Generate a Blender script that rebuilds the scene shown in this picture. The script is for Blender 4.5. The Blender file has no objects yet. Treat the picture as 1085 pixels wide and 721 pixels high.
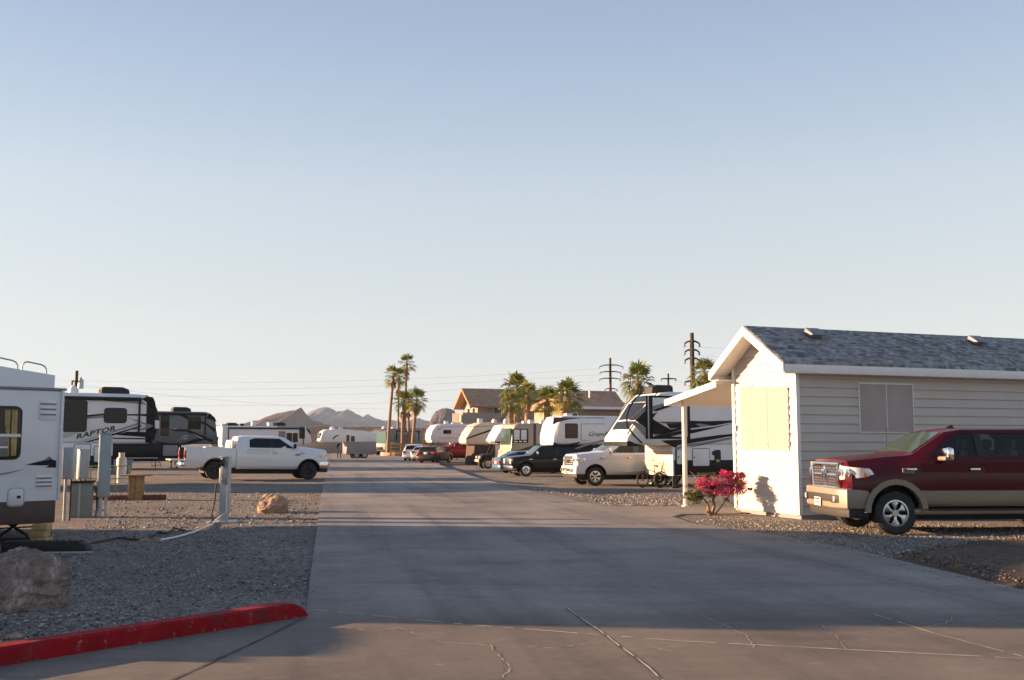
import bpy, bmesh, math, random
from mathutils import Vector, Matrix, Euler
from mathutils.geometry import tessellate_polygon
random.seed(7)
R = math.radians
SC = bpy.context.scene
COL = SC.collection
# ------------------------------------------------------------------ camera
F = 1055.0; CH = 1.7; PITCH = math.atan(109.5/F)
cp, sp = math.cos(PITCH), math.sin(PITCH)
cam = bpy.data.cameras.new('camera'); camo = bpy.data.objects.new('camera', cam); COL.objects.link(camo)
camo.location = (0, 0, CH); camo.rotation_euler = (math.pi/2+PITCH, 0, 0)
cam.sensor_width = 36.0; cam.lens = 36.0*F/1085.0
cam.clip_start = 0.1; cam.clip_end = 20000
SC.camera = camo
def ray(px, py):
    u = (px-542.5)/F; v = (360.5-py)/F
    return Vector((u, cp-v*sp, sp+v*cp))
def G(px, py, z=0.0):                       # a point of the ground seen at that place of the photograph
    d = ray(px, py); t = (z-CH)/d.z
    return Vector((d.x*t, d.y*t, z))
RE0 = (2.44, 26.4); RED = Vector((-2.35, 10.2)).normalized()
def gz(x, y):                               # the lot right of the road lies a little lower
    d = (x-RE0[0])*RED.y-(y-RE0[1])*RED.x
    s = lambda a, b, v: (lambda k: k*k*(3-2*k))(max(0, min(1, (v-a)/(b-a))))
    return -.17*s(27, 37, y)*s(.4, 3.2, d)
DIP = -.17
def D(px, py, Y):                           # a point at depth Y
    d = ray(px, py); t = Y/d.y
    return Vector((d.x*t, Y, CH+d.z*t))
def onplane(px, py, A, h):                  # (distance along h, height) on the upright plane through A
    n = Vector((-h[1], h[0], 0)); d = ray(px, py)
    t = (Vector((A[0], A[1], 0))-Vector((0, 0, CH))).dot(n)/d.dot(n)
    p = Vector((0, 0, CH))+d*t
    return ((p.x-A[0])*h[0]+(p.y-A[1])*h[1], p.z)
# ------------------------------------------------------------------ mesh builder
class MB:
    def __init__(s): s.v = []; s.f = []; s.m = []
    def add(s, vs, fs, m=0, M=None):
        o = len(s.v)
        s.v += [tuple(M @ Vector(p)) for p in vs] if M else [tuple(p) for p in vs]
        for f in fs: s.f.append(tuple(i+o for i in f)); s.m.append(m)
        return s
    def addbm(s, bm, m=0, M=None):
        bm.verts.index_update()
        s.add([v.co[:] for v in bm.verts], [[v.index for v in f.verts] for f in bm.faces], m, M); bm.free(); return s
    def box(s, c, d, rz=0, b=0, m=0, M=None, seg=2):
        bm = bmesh.new(); bmesh.ops.create_cube(bm, size=1)
        for v in bm.verts: v.co = Vector((v.co.x*d[0], v.co.y*d[1], v.co.z*d[2]))
        if b: bmesh.ops.bevel(bm, geom=bm.edges[:], offset=min(b, min(d)*.45), segments=seg, profile=.5, affect='EDGES')
        T = Matrix.Translation(c) @ Matrix.Rotation(rz, 4, 'Z')
        return s.addbm(bm, m, M @ T if M else T)
    def prism(s, pts, a, b, pl='xz', m=0, bev=0, seg=2, M=None):
        def P(p, q):
            return {'xz': (p[0], q, p[1]), 'xy': (p[0], p[1], q), 'yz': (q, p[0], p[1])}[pl]
        bm = bmesh.new(); n = len(pts)
        va = [bm.verts.new(P(p, a)) for p in pts]; vb = [bm.verts.new(P(p, b)) for p in pts]
        bm.faces.new(va); bm.faces.new(vb[::-1])
        for i in range(n): bm.faces.new((va[i], va[(i+1) % n], vb[(i+1) % n], vb[i]))
        bmesh.ops.recalc_face_normals(bm, faces=bm.faces[:])
        if bev:
            bm.edges.ensure_lookup_table(); sa = set(va); sb = set(vb)
            ed = [e for e in bm.edges if (e.verts[0] in sa and e.verts[1] in sa) or (e.verts[0] in sb and e.verts[1] in sb)]
            bmesh.ops.bevel(bm, geom=ed, offset=bev, segments=seg, profile=.5, affect='EDGES')
        return s.addbm(bm, m, M)
    def tube(s, pts, r, n=8, m=0, r1=None, caps=True):
        pts = [Vector(p) for p in pts]; k = len(pts); rings = []
        rr = [r]*k if not isinstance(r, (list, tuple)) else list(r)
        if r1 is not None: rr = [r+(r1-r)*i/(k-1) for i in range(k)]
        prev = None; vs = []
        for i, p in enumerate(pts):
            t = (pts[min(i+1, k-1)]-pts[max(i-1, 0)])
            t = t.normalized() if t.length > 1e-9 else Vector((0, 0, 1))
            if prev is None:
                a = Vector((0, 0, 1)) if abs(t.z) < .9 else Vector((1, 0, 0))
                u = t.cross(a).normalized()
            else:
                u = (prev-t*prev.dot(t)).normalized()
            prev = u; w = t.cross(u)
            for j in range(n):
                an = 2*math.pi*j/n
                vs.append(p+(u*math.cos(an)+w*math.sin(an))*rr[i])
        fs = []
        for i in range(k-1):
            for j in range(n):
                fs.append((i*n+j, i*n+(j+1) % n, (i+1)*n+(j+1) % n, (i+1)*n+j))
        if caps: fs.append(tuple(range(n))[::-1]); fs.append(tuple((k-1)*n+j for j in range(n)))
        return s.add(vs, fs, m)
    def cyl(s, p0, p1, r, n=16, m=0, r1=None): return s.tube([p0, p1], r, n, m, r1)
    def lathe(s, prof, n=24, axis='z', c=(0, 0, 0), m=0, closed=False):   # prof: (radius, height)
        vs = []; k = len(prof)
        for r, h in prof:
            for j in range(n):
                a = 2*math.pi*j/n; x, y = r*math.cos(a), r*math.sin(a)
                q = {'z': (x, y, h), 'y': (x, h, y), 'x': (h, x, y)}[axis]
                vs.append((q[0]+c[0], q[1]+c[1], q[2]+c[2]))
        fs = []
        for i in range(k if closed else k-1):
            i2 = (i+1) % k
            for j in range(n): fs.append((i*n+j, i*n+(j+1) % n, i2*n+(j+1) % n, i2*n+j))
        if not closed:
            if prof[0][0] > 1e-6: fs.append(tuple(range(n)))
            if prof[-1][0] > 1e-6: fs.append(tuple((k-1)*n+j for j in range(n)))
        return s.add(vs, fs, m)
    def poly(s, pts, m=0): return s.add(pts, [tuple(range(len(pts)))], m)
    def ring_loft(s, rings, m=0, caps=True):
        n = len(rings[0]); vs = [p for r in rings for p in r]; fs = []
        for i in range(len(rings)-1):
            for j in range(n): fs.append((i*n+j, i*n+(j+1) % n, (i+1)*n+(j+1) % n, (i+1)*n+j))
        if caps: fs.append(tuple(range(n))[::-1]); fs.append(tuple((len(rings)-1)*n+j for j in range(n)))
        return s.add(vs, fs, m)
    def text(s, body, M, size=1, shear=0, ext=.004, m=0, spacing=1.0, bold=0):
        cu = bpy.data.curves.new('t', 'FONT'); cu.body = body; cu.size = size; cu.shear = shear; cu.extrude = ext; cu.resolution_u = 3
        cu.space_character = spacing; cu.offset = bold; cu.align_x = 'CENTER'; cu.align_y = 'CENTER'
        o = bpy.data.objects.new('t', cu); COL.objects.link(o)
        dg = bpy.context.evaluated_depsgraph_get(); me = bpy.data.meshes.new_from_object(o.evaluated_get(dg))
        s.add([v.co[:] for v in me.vertices], [tuple(p.vertices) for p in me.polygons], m, M)
        bpy.data.objects.remove(o); bpy.data.meshes.remove(me); bpy.data.curves.remove(cu); return s
    def build(s, name, mats, parent=None, sharp=32, flat=False, fixn=True):
        me = bpy.data.meshes.new(name); me.from_pydata(s.v, [], s.f)
        mats = mats if isinstance(mats, (list, tuple)) else [mats]
        for q in mats: me.materials.append(q)
        me.polygons.foreach_set('material_index', [min(i, len(mats)-1) for i in s.m])
        if not flat:
            bm = bmesh.new(); bm.from_mesh(me)
            if fixn: bmesh.ops.recalc_face_normals(bm, faces=bm.faces[:])
            c = R(sharp)
            for f in bm.faces: f.smooth = True
            for e in bm.edges:
                e.smooth = len(e.link_faces) == 2 and e.calc_face_angle(0) < c
            bm.to_mesh(me); bm.free()
        me.update()
        o = bpy.data.objects.new(name, me); COL.objects.link(o)
        if parent: o.parent = parent
        return o
def tag(o, label=None, cat=None, group=None, kind=None):
    if label: o['label'] = label
    if cat: o['category'] = cat
    if group: o['group'] = group
    if kind: o['kind'] = kind
    return o
def thing(name, label, cat, loc=(0, 0, 0), rz=0, group=None):
    o = bpy.data.objects.new(name, None); COL.objects.link(o); o.empty_display_size = .3
    o.location = loc; o.rotation_euler = (0, 0, rz)
    return tag(o, label, cat, group)
def kids(o): return [c for c in bpy.data.objects if c.parent == o]
def copy_tree(o, parent=None):
    c = o.copy(); COL.objects.link(c); c.parent = parent
    for ch in kids(o): copy_tree(ch, c)
    return c
def carve(o, cut, solver='EXACT'):
    md = o.modifiers.new('b', 'BOOLEAN'); md.operation = 'DIFFERENCE'; md.object = cut; md.solver = solver
    try: md.material_mode = 'TRANSFER'
    except Exception: pass
    bpy.context.view_layer.update()
    dg = bpy.context.evaluated_depsgraph_get(); me = bpy.data.meshes.new_from_object(o.evaluated_get(dg))
    o.modifiers.clear(); old = o.data; me.name = old.name; o.data = me
    bpy.data.meshes.remove(old); cm = cut.data; bpy.data.objects.remove(cut); bpy.data.meshes.remove(cm)
    bm = bmesh.new(); bm.from_mesh(me)
    for f in bm.faces: f.smooth = True
    for e in bm.edges: e.smooth = len(e.link_faces) == 2 and e.calc_face_angle(0) < R(32)
    bm.to_mesh(me); bm.free()
def rr(x0, x1, z0, z1, r=.06, n=4):
    out = []
    for cx, cz, a in ((x1-r, z1-r, 0), (x0+r, z1-r, 90), (x0+r, z0+r, 180), (x1-r, z0+r, 270)):
        for i in range(n): 
            t = R(a+90*i/(n-1)); out.append((cx+r*math.cos(t), cz+r*math.sin(t)))
    return out
# ------------------------------------------------------------------ materials
class NT:
    def __init__(s, mat): s.t = mat.node_tree; s.n = s.t.nodes; s.l = s.t.links
    def new(s, ty, **kw):
        n = s.n.new(ty)
        for k, v in kw.items():
            if k in n.inputs: n.inputs[k].default_value = v
            else: setattr(n, k, v)
        return n
    def link(s, a, b): s.l.new(a, b)
    def coord(s, kind='Object', scale=(1, 1, 1)):
        c = s.new('ShaderNodeTexCoord'); m = s.new('ShaderNodeMapping'); m.inputs['Scale'].default_value = scale
        s.link(c.outputs[kind], m.inputs['Vector']); return m.outputs[0]
    def noise(s, vec, scale, detail=4, rough=.6):
        n = s.new('ShaderNodeTexNoise', Scale=scale, Detail=detail, Roughness=rough); s.link(vec, n.inputs['Vector']); return n.outputs['Fac']
    def ramp(s, fac, stops):
        r = s.new('ShaderNodeValToRGB'); e = r.color_ramp.elements
        while len(e) < len(stops): e.new(.5)
        for q, (p, c) in zip(e, stops): q.position = p; q.color = (*c, 1) if len(c) == 3 else c
        s.link(fac, r.inputs[0]); return r.outputs[0]
    def mix(s, a, b, fac, mode='MIX'):
        m = s.new('ShaderNodeMix', data_type='RGBA', blend_type=mode)
        for sock, v in ((m.inputs[6], a), (m.inputs[7], b), (m.inputs[0], fac)):
            if hasattr(v, 'is_output'): s.link(v, sock)
            elif isinstance(v, (int, float)): sock.default_value = v
            else: sock.default_value = (*v, 1)
        return m.outputs[2]
    def bump(s, h, strength=.3, dist=.02):
        b = s.new('ShaderNodeBump', Strength=strength, Distance=dist); s.link(h, b.inputs['Height']); return b.outputs[0]
def newmat(name):
    m = bpy.data.materials.new(name); m.use_nodes = True
    return m, NT(m), m.node_tree.nodes['Principled BSDF']
def pm(name, col, rough=.5, metal=0, var=.12, scale=3, bump=0, bscale=60, coat=0, spec=.5, bdist=.005):
    m, t, p = newmat(name)
    v = t.coord()
    n = t.noise(v, scale, 5, .65)
    lo = tuple(c*(1-var) for c in col); hi = tuple(min(1, c*(1+var)) for c in col)
    t.link(t.ramp(n, [(.3, lo), (.7, hi)]), p.inputs['Base Color'])
    p.inputs['Roughness'].default_value = rough; p.inputs['Metallic'].default_value = metal
    p.inputs['Coat Weight'].default_value = coat; p.inputs['Coat Roughness'].default_value = .06
    p.inputs['Specular IOR Level'].default_value = spec
    if bump: t.link(t.bump(t.noise(v, bscale, 4), bump, bdist), p.inputs['Normal'])
    return m
def dirtpaint(name, col, rough=.3, coat=.6, spec=.5, dust=(.35, .29, .23), amt=.35, zmax=.9, metal=0):
    # car paint with road dust rising from the sills
    m, t, p = newmat(name)
    v = t.coord()
    sep = t.new('ShaderNodeSeparateXYZ'); t.link(v, sep.inputs[0])
    mr = t.new('ShaderNodeMapRange'); mr.inputs[1].default_value = .3; mr.inputs[2].default_value = zmax; mr.inputs[3].default_value = amt; mr.inputs[4].default_value = .03
    t.link(sep.outputs[2], mr.inputs[0])
    n = t.noise(v, 5, 6, .7); mu = t.new('ShaderNodeMath', operation='MULTIPLY'); t.link(mr.outputs[0], mu.inputs[0])
    n2 = t.ramp(n, [(.3, (.3,)*3), (.75, (1.6,)*3)]); t.link(n2, mu.inputs[1])
    t.link(t.mix(col, dust, mu.outputs[0]), p.inputs['Base Color'])
    rm = t.new('ShaderNodeMath', operation='ADD'); rm.inputs[1].default_value = rough; t.link(mu.outputs[0], rm.inputs[0]); t.link(rm.outputs[0], p.inputs['Roughness'])
    p.inputs['Coat Weight'].default_value = coat; p.inputs['Coat Roughness'].default_value = .05; p.inputs['Metallic'].default_value = metal; p.inputs['Specular IOR Level'].default_value = spec
    return m
def glassm(name, col=(.012, .013, .014), rough=.03, alpha=1.0):
    m, t, p = newmat(name)
    p.inputs['Base Color'].default_value = (*col, 1); p.inputs['Roughness'].default_value = rough
    p.inputs['Specular IOR Level'].default_value = .3
    if alpha < 1: 
        tr = t.new('ShaderNodeBsdfTransparent'); tr.inputs[0].default_value = (.75, .85, .82, 1)
        gl = t.new('ShaderNodeBsdfGlossy'); gl.inputs['Roughness'].default_value = .02
        fr = t.new('ShaderNodeFresnel', IOR=1.5); mx = t.new('ShaderNodeMixShader')
        t.link(fr.outputs[0], mx.inputs[0]); t.link(tr.outputs[0], mx.inputs[1]); t.link(gl.outputs[0], mx.inputs[2])
        m2 = t.new('ShaderNodeMixShader'); m2.inputs[0].default_value = alpha
        t.link(mx.outputs[0], m2.inputs[1]); t.link(p.outputs[0], m2.inputs[2])
        t.link(m2.outputs[0], t.n['Material Output'].inputs[0])
    return m
M = {}
M['white'] = pm('rv_white', (.66, .66, .66), .35, var=.05, scale=1.2, coat=.3)
M['cream'] = pm('rv_cream', (.58, .49, .38), .4, var=.06, scale=1.2, coat=.2)
M['tan'] = pm('rv_tan', (.40, .30, .20), .4, var=.06, scale=1.2, coat=.3)
M['grey'] = pm('rv_grey', (.092, .103, .112), .4, var=.08, scale=1.5, coat=.3)
M['lgrey'] = pm('light_grey', (.40, .41, .42), .45, var=.08, scale=3)
M['mgrey'] = pm('mid_grey', (.20, .20, .205), .45, var=.08, scale=3)
M['black'] = pm('black_gloss', (.010, .010, .011), .5, var=.2, scale=3, spec=.25)
M['maroonstripe'] = pm('maroon_stripe', (.05, .012, .02), .4, var=.1)
M['mblack'] = pm('black_matte', (.018, .017, .016), .7, var=.3, scale=8)
M['rubber'] = pm('tyre_rubber', (.022, .021, .02), .8, var=.35, scale=9, bump=.3, bscale=90)
M['chrome'] = pm('chrome', (.75, .75, .76), .13, 1, var=.05)
M['steel'] = pm('wheel_steel', (.52, .52, .53), .3, 1, var=.1)
M['galv'] = pm('galvanised_steel', (.42, .43, .43), .45, .8, var=.2, scale=12)
M['dark_rim'] = pm('dark_rim', (.03, .03, .032), .4, .3)
M['glass'] = glassm('dark_glass')
M['shield'] = glassm('windscreen_glass', (.035, .06, .058), .03)
M['cglass'] = glassm('clear_glass', (.012, .014, .015), .02, .5)
M['lamp'] = pm('lamp_lens', (.7, .7, .7), .1, .2, var=.25, scale=14, coat=1)
M['amber'] = pm('amber_lens', (.75, .22, .02), .15, coat=1)
M['red_lens'] = pm('red_lens', (.45, .01, .015), .15, coat=1)
M['maroon'] = dirtpaint('maroon_paint', (.064, .0016, .005), .20, .15, amt=.03, dust=(.12, .04, .035), spec=.22)
M['pewter'] = dirtpaint('pewter_paint', (.215, .175, .13), .4, .2, amt=.12, metal=.1)
M['ram_white'] = dirtpaint('pickup_white', (.70, .70, .69), .3, .6, amt=.35)
M['gmc_white'] = dirtpaint('pearl_white', (.50, .54, .60), .3, .5, amt=.10)
M['blackpaint'] = dirtpaint('black_paint', (.007, .007, .008), .22, .15, amt=.05, spec=.25)
M['blue'] = dirtpaint('blue_paint', (.025, .10, .17), .25, .5, amt=.1)
M['redpaint'] = dirtpaint('red_paint', (.26, .008, .012), .3, .2, amt=.06, spec=.3)
M['silver'] = dirtpaint('silver_paint', (.42, .43, .45), .3, .7, amt=.2, metal=.4)
M['darkgrey'] = dirtpaint('graphite_paint', (.030, .026, .027), .35, .05, amt=.03, spec=.25)
M['seat'] = pm('tan_leather', (.36, .27, .19), .6)
M['trim_white'] = pm('trim_white', (.74, .73, .70), .5, var=.04)
M['pole_wood'] = pm('pole_brown', (.07, .04, .03), .8, var=.3, scale=6)
M['wire'] = pm('wire_dark', (.30, .30, .31), .6)
M['ceramic'] = pm('insulator_grey', (.35, .34, .33), .3)
M['wood'] = pm('sun_bleached_wood', (.28, .16, .07), .75, var=.35, scale=7, bump=.3, bscale=30)
m, t, p = newmat('red_kerb_paint'); v = t.coord()
c = t.ramp(t.noise(v, 5, 6, .7), [(.3, (.21, .006, .010)), (.55, (.30, .007, .012)), (.75, (.36, .02, .022))])
c = t.mix(c, (.30, .25, .22), t.ramp(t.noise(v, 13, 7, .8), [(.585, (0, 0, 0)), (.63, (.85, .85, .85))]))
c = t.mix(c, (.10, .03, .03), t.ramp(t.noise(v, 3.2, 7, .75), [(.50, (0, 0, 0)), (.66, (.75, .75, .75))]))
t.link(c, p.inputs['Base Color']); p.inputs['Roughness'].default_value = .75; p.inputs['Specular IOR Level'].default_value = .15
t.link(t.bump(t.noise(v, 38, 6, .75), .6, .012), p.inputs['Normal']); M['red_kerb'] = m
M['green_metal'] = pm('utility_green', (.19, .22, .20), .5, var=.15)
M['box_grey'] = pm('utility_grey', (.33, .36, .37), .45, var=.10, scale=4)
M['box_blue'] = pm('utility_blue_grey', (.27, .34, .365), .45, var=.12, scale=5)
M['yellow_metal'] = pm('yellow_green_metal', (.33, .31, .08), .5, var=.2, scale=9)
M['plastic_white'] = pm('plastic_white', (.68, .68, .66), .4, var=.06)
M['timber_red'] = pm('redwood_edging', (.15, .055, .04), .85, var=.3, scale=5, bump=.4, bscale=25)
M['brown_skirt'] = pm('brown_skirt', (.07, .042, .034), .6, var=.12, scale=2)
M['tarp'] = pm('brown_canvas', (.055, .03, .022), .8, var=.3, scale=3, bump=.4, bscale=7)
M['curtain'] = pm('curtain_gold', (.42, .30, .12), .9, var=.4, scale=9)
M['louvre'] = pm('window_louvre', (.05, .065, .08), .12, var=.1, coat=1)
# ------------------------------------------------------------------ vehicles (front axle at x = 0, nose towards +x)
def half_section(st):
    x, zb, zs, zt, w, wt = st
    return [(0, zb), (w-.10, zb), (w-.015, zb+.10), (w, zb+.20), (w+.008, (zb+zs)*.5+.1), (w-.012, zs-.05), (w-.045, zs), (wt+.012, zt-.07), (wt-.03, zt-.018), (wt-.12, zt), (0, zt+.02)]
def body_loft(mb, sts, m=0):
    rings = []
    for st in sts:
        h = half_section(st); full = h+[(-y, z) for y, z in h[-2:0:-1]]
        rings.append([(st[0], y, z) for y, z in full])
    mb.ring_loft(rings, m)
def section_at(sts, x):
    s = sorted(sts, key=lambda q: q[0])
    if x <= s[0][0]: return half_section(s[0])
    for a, b in zip(s, s[1:]):
        if a[0] <= x <= b[0]:
            k = (x-a[0])/max(1e-6, b[0]-a[0]); ha, hb = half_section(a), half_section(b)
            return [(p[0]+(q[0]-p[0])*k, p[1]+(q[1]-p[1])*k) for p, q in zip(ha, hb)]
    return half_section(s[-1])
def side_y(sts, x, z):
    h = section_at(sts, x)[1:]
    for a, b in zip(h, h[1:]):
        if min(a[1], b[1])-1e-6 <= z <= max(a[1], b[1])+1e-6 and abs(b[1]-a[1]) > 1e-6:
            k = (z-a[1])/(b[1]-a[1]); return a[0]+(b[0]-a[0])*k
    return h[-3][0]
def side_plate(mb, sts, pts, s, off=.004, th=.02, m=0):
    # a plate lying on the flank: polygon (x, z) follows the body's own curvature
    outer = [(x, s*(side_y(sts, x, z)+off), z) for x, z in pts]; inner = [(x, y-s*th, z) for x, y, z in outer]
    n = len(pts); c = (sum(p[0] for p in outer)/n, sum(p[1] for p in outer)/n, sum(p[2] for p in outer)/n)
    vs = outer+inner
    fs = [tuple(range(n))]+[(i, (i+1) % n, n+(i+1) % n, n+i) for i in range(n)]
    mb.add(vs, fs, m)
def side_band(mb, sts, x0, x1, z0, z1, s, off=.012, m=0, nz=6, nx=8):
    vs = []
    for j in range(nz+1):
        for i in range(nx+1):
            x = x0+(x1-x0)*i/nx; z = z0+(z1-z0)*j/nz; vs.append((x, s*(side_y(sts, x, z)+off), z))
    o = len(vs); vs += [(x, y-s*.03, z) for x, y, z in vs]; W_ = nx+1
    fs = [(j*W_+i, j*W_+i+1, (j+1)*W_+i+1, (j+1)*W_+i) for j in range(nz) for i in range(nx)]
    rim = list(range(W_))+[j*W_+nx for j in range(1, nz+1)]+[nz*W_+i for i in range(nx-1, -1, -1)]+[j*W_ for j in range(nz-1, 0, -1)]
    fs += [(rim[i], rim[(i+1) % len(rim)], o+rim[(i+1) % len(rim)], o+rim[i]) for i in range(len(rim))]
    mb.add(vs, fs, m)
def wheel(parent, x, y, r, wd, s, rim='steel', spokes=6, name='wheel'):
    w = bpy.data.objects.new(name, None); COL.objects.link(w); w.parent = parent; w.location = (x, y, r)
    t = MB(); h = wd/2; ri = r*.60
    t.lathe([(ri, -h*.8), (ri+.02, -h*.95), (r*.86, -h), (r*.965, -h*.8), (r, -h*.5), (r*.992, -h*.2), (r*.992, h*.2), (r, h*.5), (r*.965, h*.8), (r*.86, h), (ri+.02, h*.95), (ri, h*.8)], 32, 'y', closed=True)
    for k in range(32):                                        # tread blocks
        a = 2*math.pi*k/32; mt = Matrix.Rotation(a, 4, 'Y')
        t.box((0, 0, r-.012), (r*.11, wd*.82, .022), M=mt)
    t.build('tyre', M['rubber'], w)
    q = MB(); o = s*h*.62
    q.lathe([(ri+.004, -h*.8), (ri+.006, h*.85*1), (ri-.02, h*.88), (ri-.035, h*.5), (ri-.035, -h*.8)], 28, 'y', closed=True)
    q.lathe([(.001, s*h*.05), (ri-.03, s*h*.05)], 24, 'y', m=1)
    q.lathe([(.001, o+.012*s), (r*.15, o+.012*s), (r*.17, o-.02*s), (r*.17, s*h*.1)], 18, 'y')
    for k in range(spokes):
        a = 2*math.pi*k/spokes; mt = Matrix.Rotation(a, 4, 'Y')
        wi, wo = r*.34/spokes, r*1.28/spokes
        q.prism([(-wi, r*.12), (wi, r*.12), (wi*1.3, r*.3), (wo, ri-.035), (wo, ri-.02), (-wo, ri-.02), (-wo, ri-.035), (-wi*1.3, r*.3)], o-.035*s, o, 'xz', bev=.01, M=mt)
    q.build('rim', [M[rim], M['mblack']], w)
    return w
def arch_cut(xs, r, w, top_y):
    cb = MB()
    for x, z in xs:
        for s in (-1, 1): cb.cyl((x, s*(w-.32), z), (x, s*(w+.4), z), r, 28)
    return cb.build('arch_cut', M['mblack'])
def glass_top(mb, a, b, m=0, inset=.07, off=.008, lo=.06, hi=.06):
    # windscreen or rear window lying on the slope between two stations
    def P(k, f):
        x = a[0]+(b[0]-a[0])*k; z = a[3]+(b[3]-a[3])*k; wt = a[5]+(b[5]-a[5])*k
        hw = wt-.10
        return Vector((x, f*hw, z+(.02*(1-abs(f)))))
    n = (P(1, 0)-P(0, 0)).cross(Vector((0, 1, 0))).normalized()
    if n.z < 0: n = -n
    g = []
    cols = (-1, -.5, 0, .5, 1)
    for k in (lo, .5, 1-hi):
        for f in cols: g.append(P(k, f)+n*off)
    fs = [(r*5+c, r*5+c+1, (r+1)*5+c+1, (r+1)*5+c) for r in range(2) for c in range(4)]
    back = [p-n*.02 for p in g]; vs = g+back; o = 15
    rim = [0, 1, 2, 3, 4, 9, 14, 13, 12, 11, 10, 5]
    fs += [(rim[i], rim[(i+1) % 12], o+rim[(i+1) % 12], o+rim[i]) for i in range(12)]
    mb.add(vs, fs, m)
def vehicle(name, label, cat, pos, head, sts, paint, wb, wr, track, doors, wins, arches=None, ws=None, rw=None, rim='steel', spokes=6,
            group=None, cut=False, lower=None, flare=None, wd=.26, dual=False, mirror='black', handle='chrome', pitch=0, seats=False, sides=(-1, 1), roll=0):
    root = thing(name, label, cat, pos, head, group)
    if pitch: root.rotation_euler = (0, pitch, head)
    mb = MB(); body_loft(mb, sts); body = mb.build('body', [M[paint], M['mblack']], root)
    wmax = max(s[4] for s in sts)
    ar = arches or wr*1.2
    cutter = arch_cut([(0, wr+.03), (-wb, wr+.03)], ar, wmax, 0); cutter.parent = root
    carve(body, cutter)
    if cut:
        for poly in wins:
            cb = MB(); cb.prism(poly, -2, 2); c = cb.build('window_cut', M['mblack']); c.parent = root; carve(body, c)
    und = MB(); und.box((-wb/2, 0, wr*.95), (wb+.9, wmax*1.35, .26), b=.04); und.cyl((0, -track/2, wr), (0, track/2, wr), .07); und.cyl((-wb, -track/2, wr), (-wb, track/2, wr), .08)
    und.build('underbody', M['mblack'], root)
    for i, poly in enumerate(wins):
        for s in sides:
            g = MB(); side_plate(g, sts, poly, s, -.012 if cut else .005, .008 if cut else .02); g.build('side_window', M['cglass'] if cut else M['glass'], root)
    for pa, pb in zip(wins, wins[1:]):                            # dark pillars between the side windows
        xa = min(p[0] for p in pa); xb = max(p[0] for p in pb); z0 = max(min(p[1] for p in pa), min(p[1] for p in pb)); z1 = min(max(p[1] for p in pa), max(p[1] for p in pb))
        if .02 < xa-xb < .4:
            for s in sides:
                q = MB(); side_band(q, sts, xb, xa, z0, z1, s, .006, nz=3, nx=2); q.build('window_pillar', M['mblack'], root)
    if ws is not None:
        q = MB(); glass_top(q, sts[ws], sts[ws+1]); q.build('windscreen', M['shield'], root)
    if rw is not None:
        q = MB(); glass_top(q, sts[rw], sts[rw+1], lo=.1, hi=.15); q.build('rear_window', M['glass'], root)
    for (x0, x1, z0, z1) in doors:
        for s in sides:
            d = MB(); side_plate(d, sts, [(x0, z0), (x0-.0, z0+.12), (x0, z1-.06), (x0-.04, z1), (x1+.03, z1), (x1, z1-.06), (x1, z0+.12), (x1, z0)], s, .007, .012)
            gp_ = .010; side_plate(d, sts, [(x0-gp_, z0-gp_), (x0-gp_, z1+gp_), (x1+gp_, z1+gp_), (x1+gp_, z0-gp_)], s, .004, .01, m=1)
            do = d.build('door', [M[paint], M['mblack']], root)
            h = MB(); hx = x1+.2; yy = side_y(sts, hx, z1-.13); h.box((hx, s*(yy+.03), z1-.13), (.2, .03, .045), b=.012); h.box((hx, s*(yy+.012), z1-.13), (.22, .012, .06), b=.005, m=1)
            h.build('handle', [M[handle], M['mblack']], do)
    if lower:
        lm, z0, z1, x0, x1 = lower
        for s in sides:
            q = MB(); side_band(q, sts, x0, x1, z0, z1, s, .014); q.build('side_moulding', M[lm], root)
    if flare:
        fm, fr = flare
        for xx in (0, -wb):
            for s in sides:
                q = MB(); pts = []
                ri, ro = ar-.02, ar+fr
                for k in range(15):
                    a = math.pi*(-.10+1.2*k/14); pts.append((xx+math.cos(a)*ro, wr+.03+math.sin(a)*ro))
                for k in range(14, -1, -1):
                    a = math.pi*(-.10+1.2*k/14); pts.append((xx+math.cos(a)*ri, wr+.03+math.sin(a)*ri))
                pts = [(x, max(z, .42)) for x, z in pts]
                n = len(pts)
                out = [(x, s*(wmax+.045), z) for x, z in pts]; inn = [(x, s*(wmax-.08), z) for x, z in pts]
                k2 = n//2; fs = []
                for i in range(k2-1):
                    fs.append((i, i+1, n-2-i, n-1-i))
                fs += [(i, (i+1) % n, n+(i+1) % n, n+i) for i in range(n)]
                q.add(out+inn, fs); q.build('wheel_arch_flare', M[fm], root)
    for x in (0, -wb):
        for s in (-1, 1):
            wheel(root, x, s*track/2, wr, wd, s, rim, spokes)
    # mirrors
    if mirror:
        bx = sts[ws][0]-.28 if ws is not None else -.6; bz = sts[ws][2]+.14 if ws is not None else 1.2
        for s in sides:
            q = MB(); yy = side_y(sts, bx, bz)
            q.box((bx, s*(yy+.16), bz+.04), (.10, .24, .20), b=.04); q.box((bx-.01, s*(yy+.03), bz-.06), (.07, .22, .05), b=.02, m=1); q.box((bx-.053, s*(yy+.16), bz+.04), (.006, .19, .16), m=2)
            q.build('wing_mirror', [M[mirror], M['mblack'], M['glass']], root)
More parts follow.
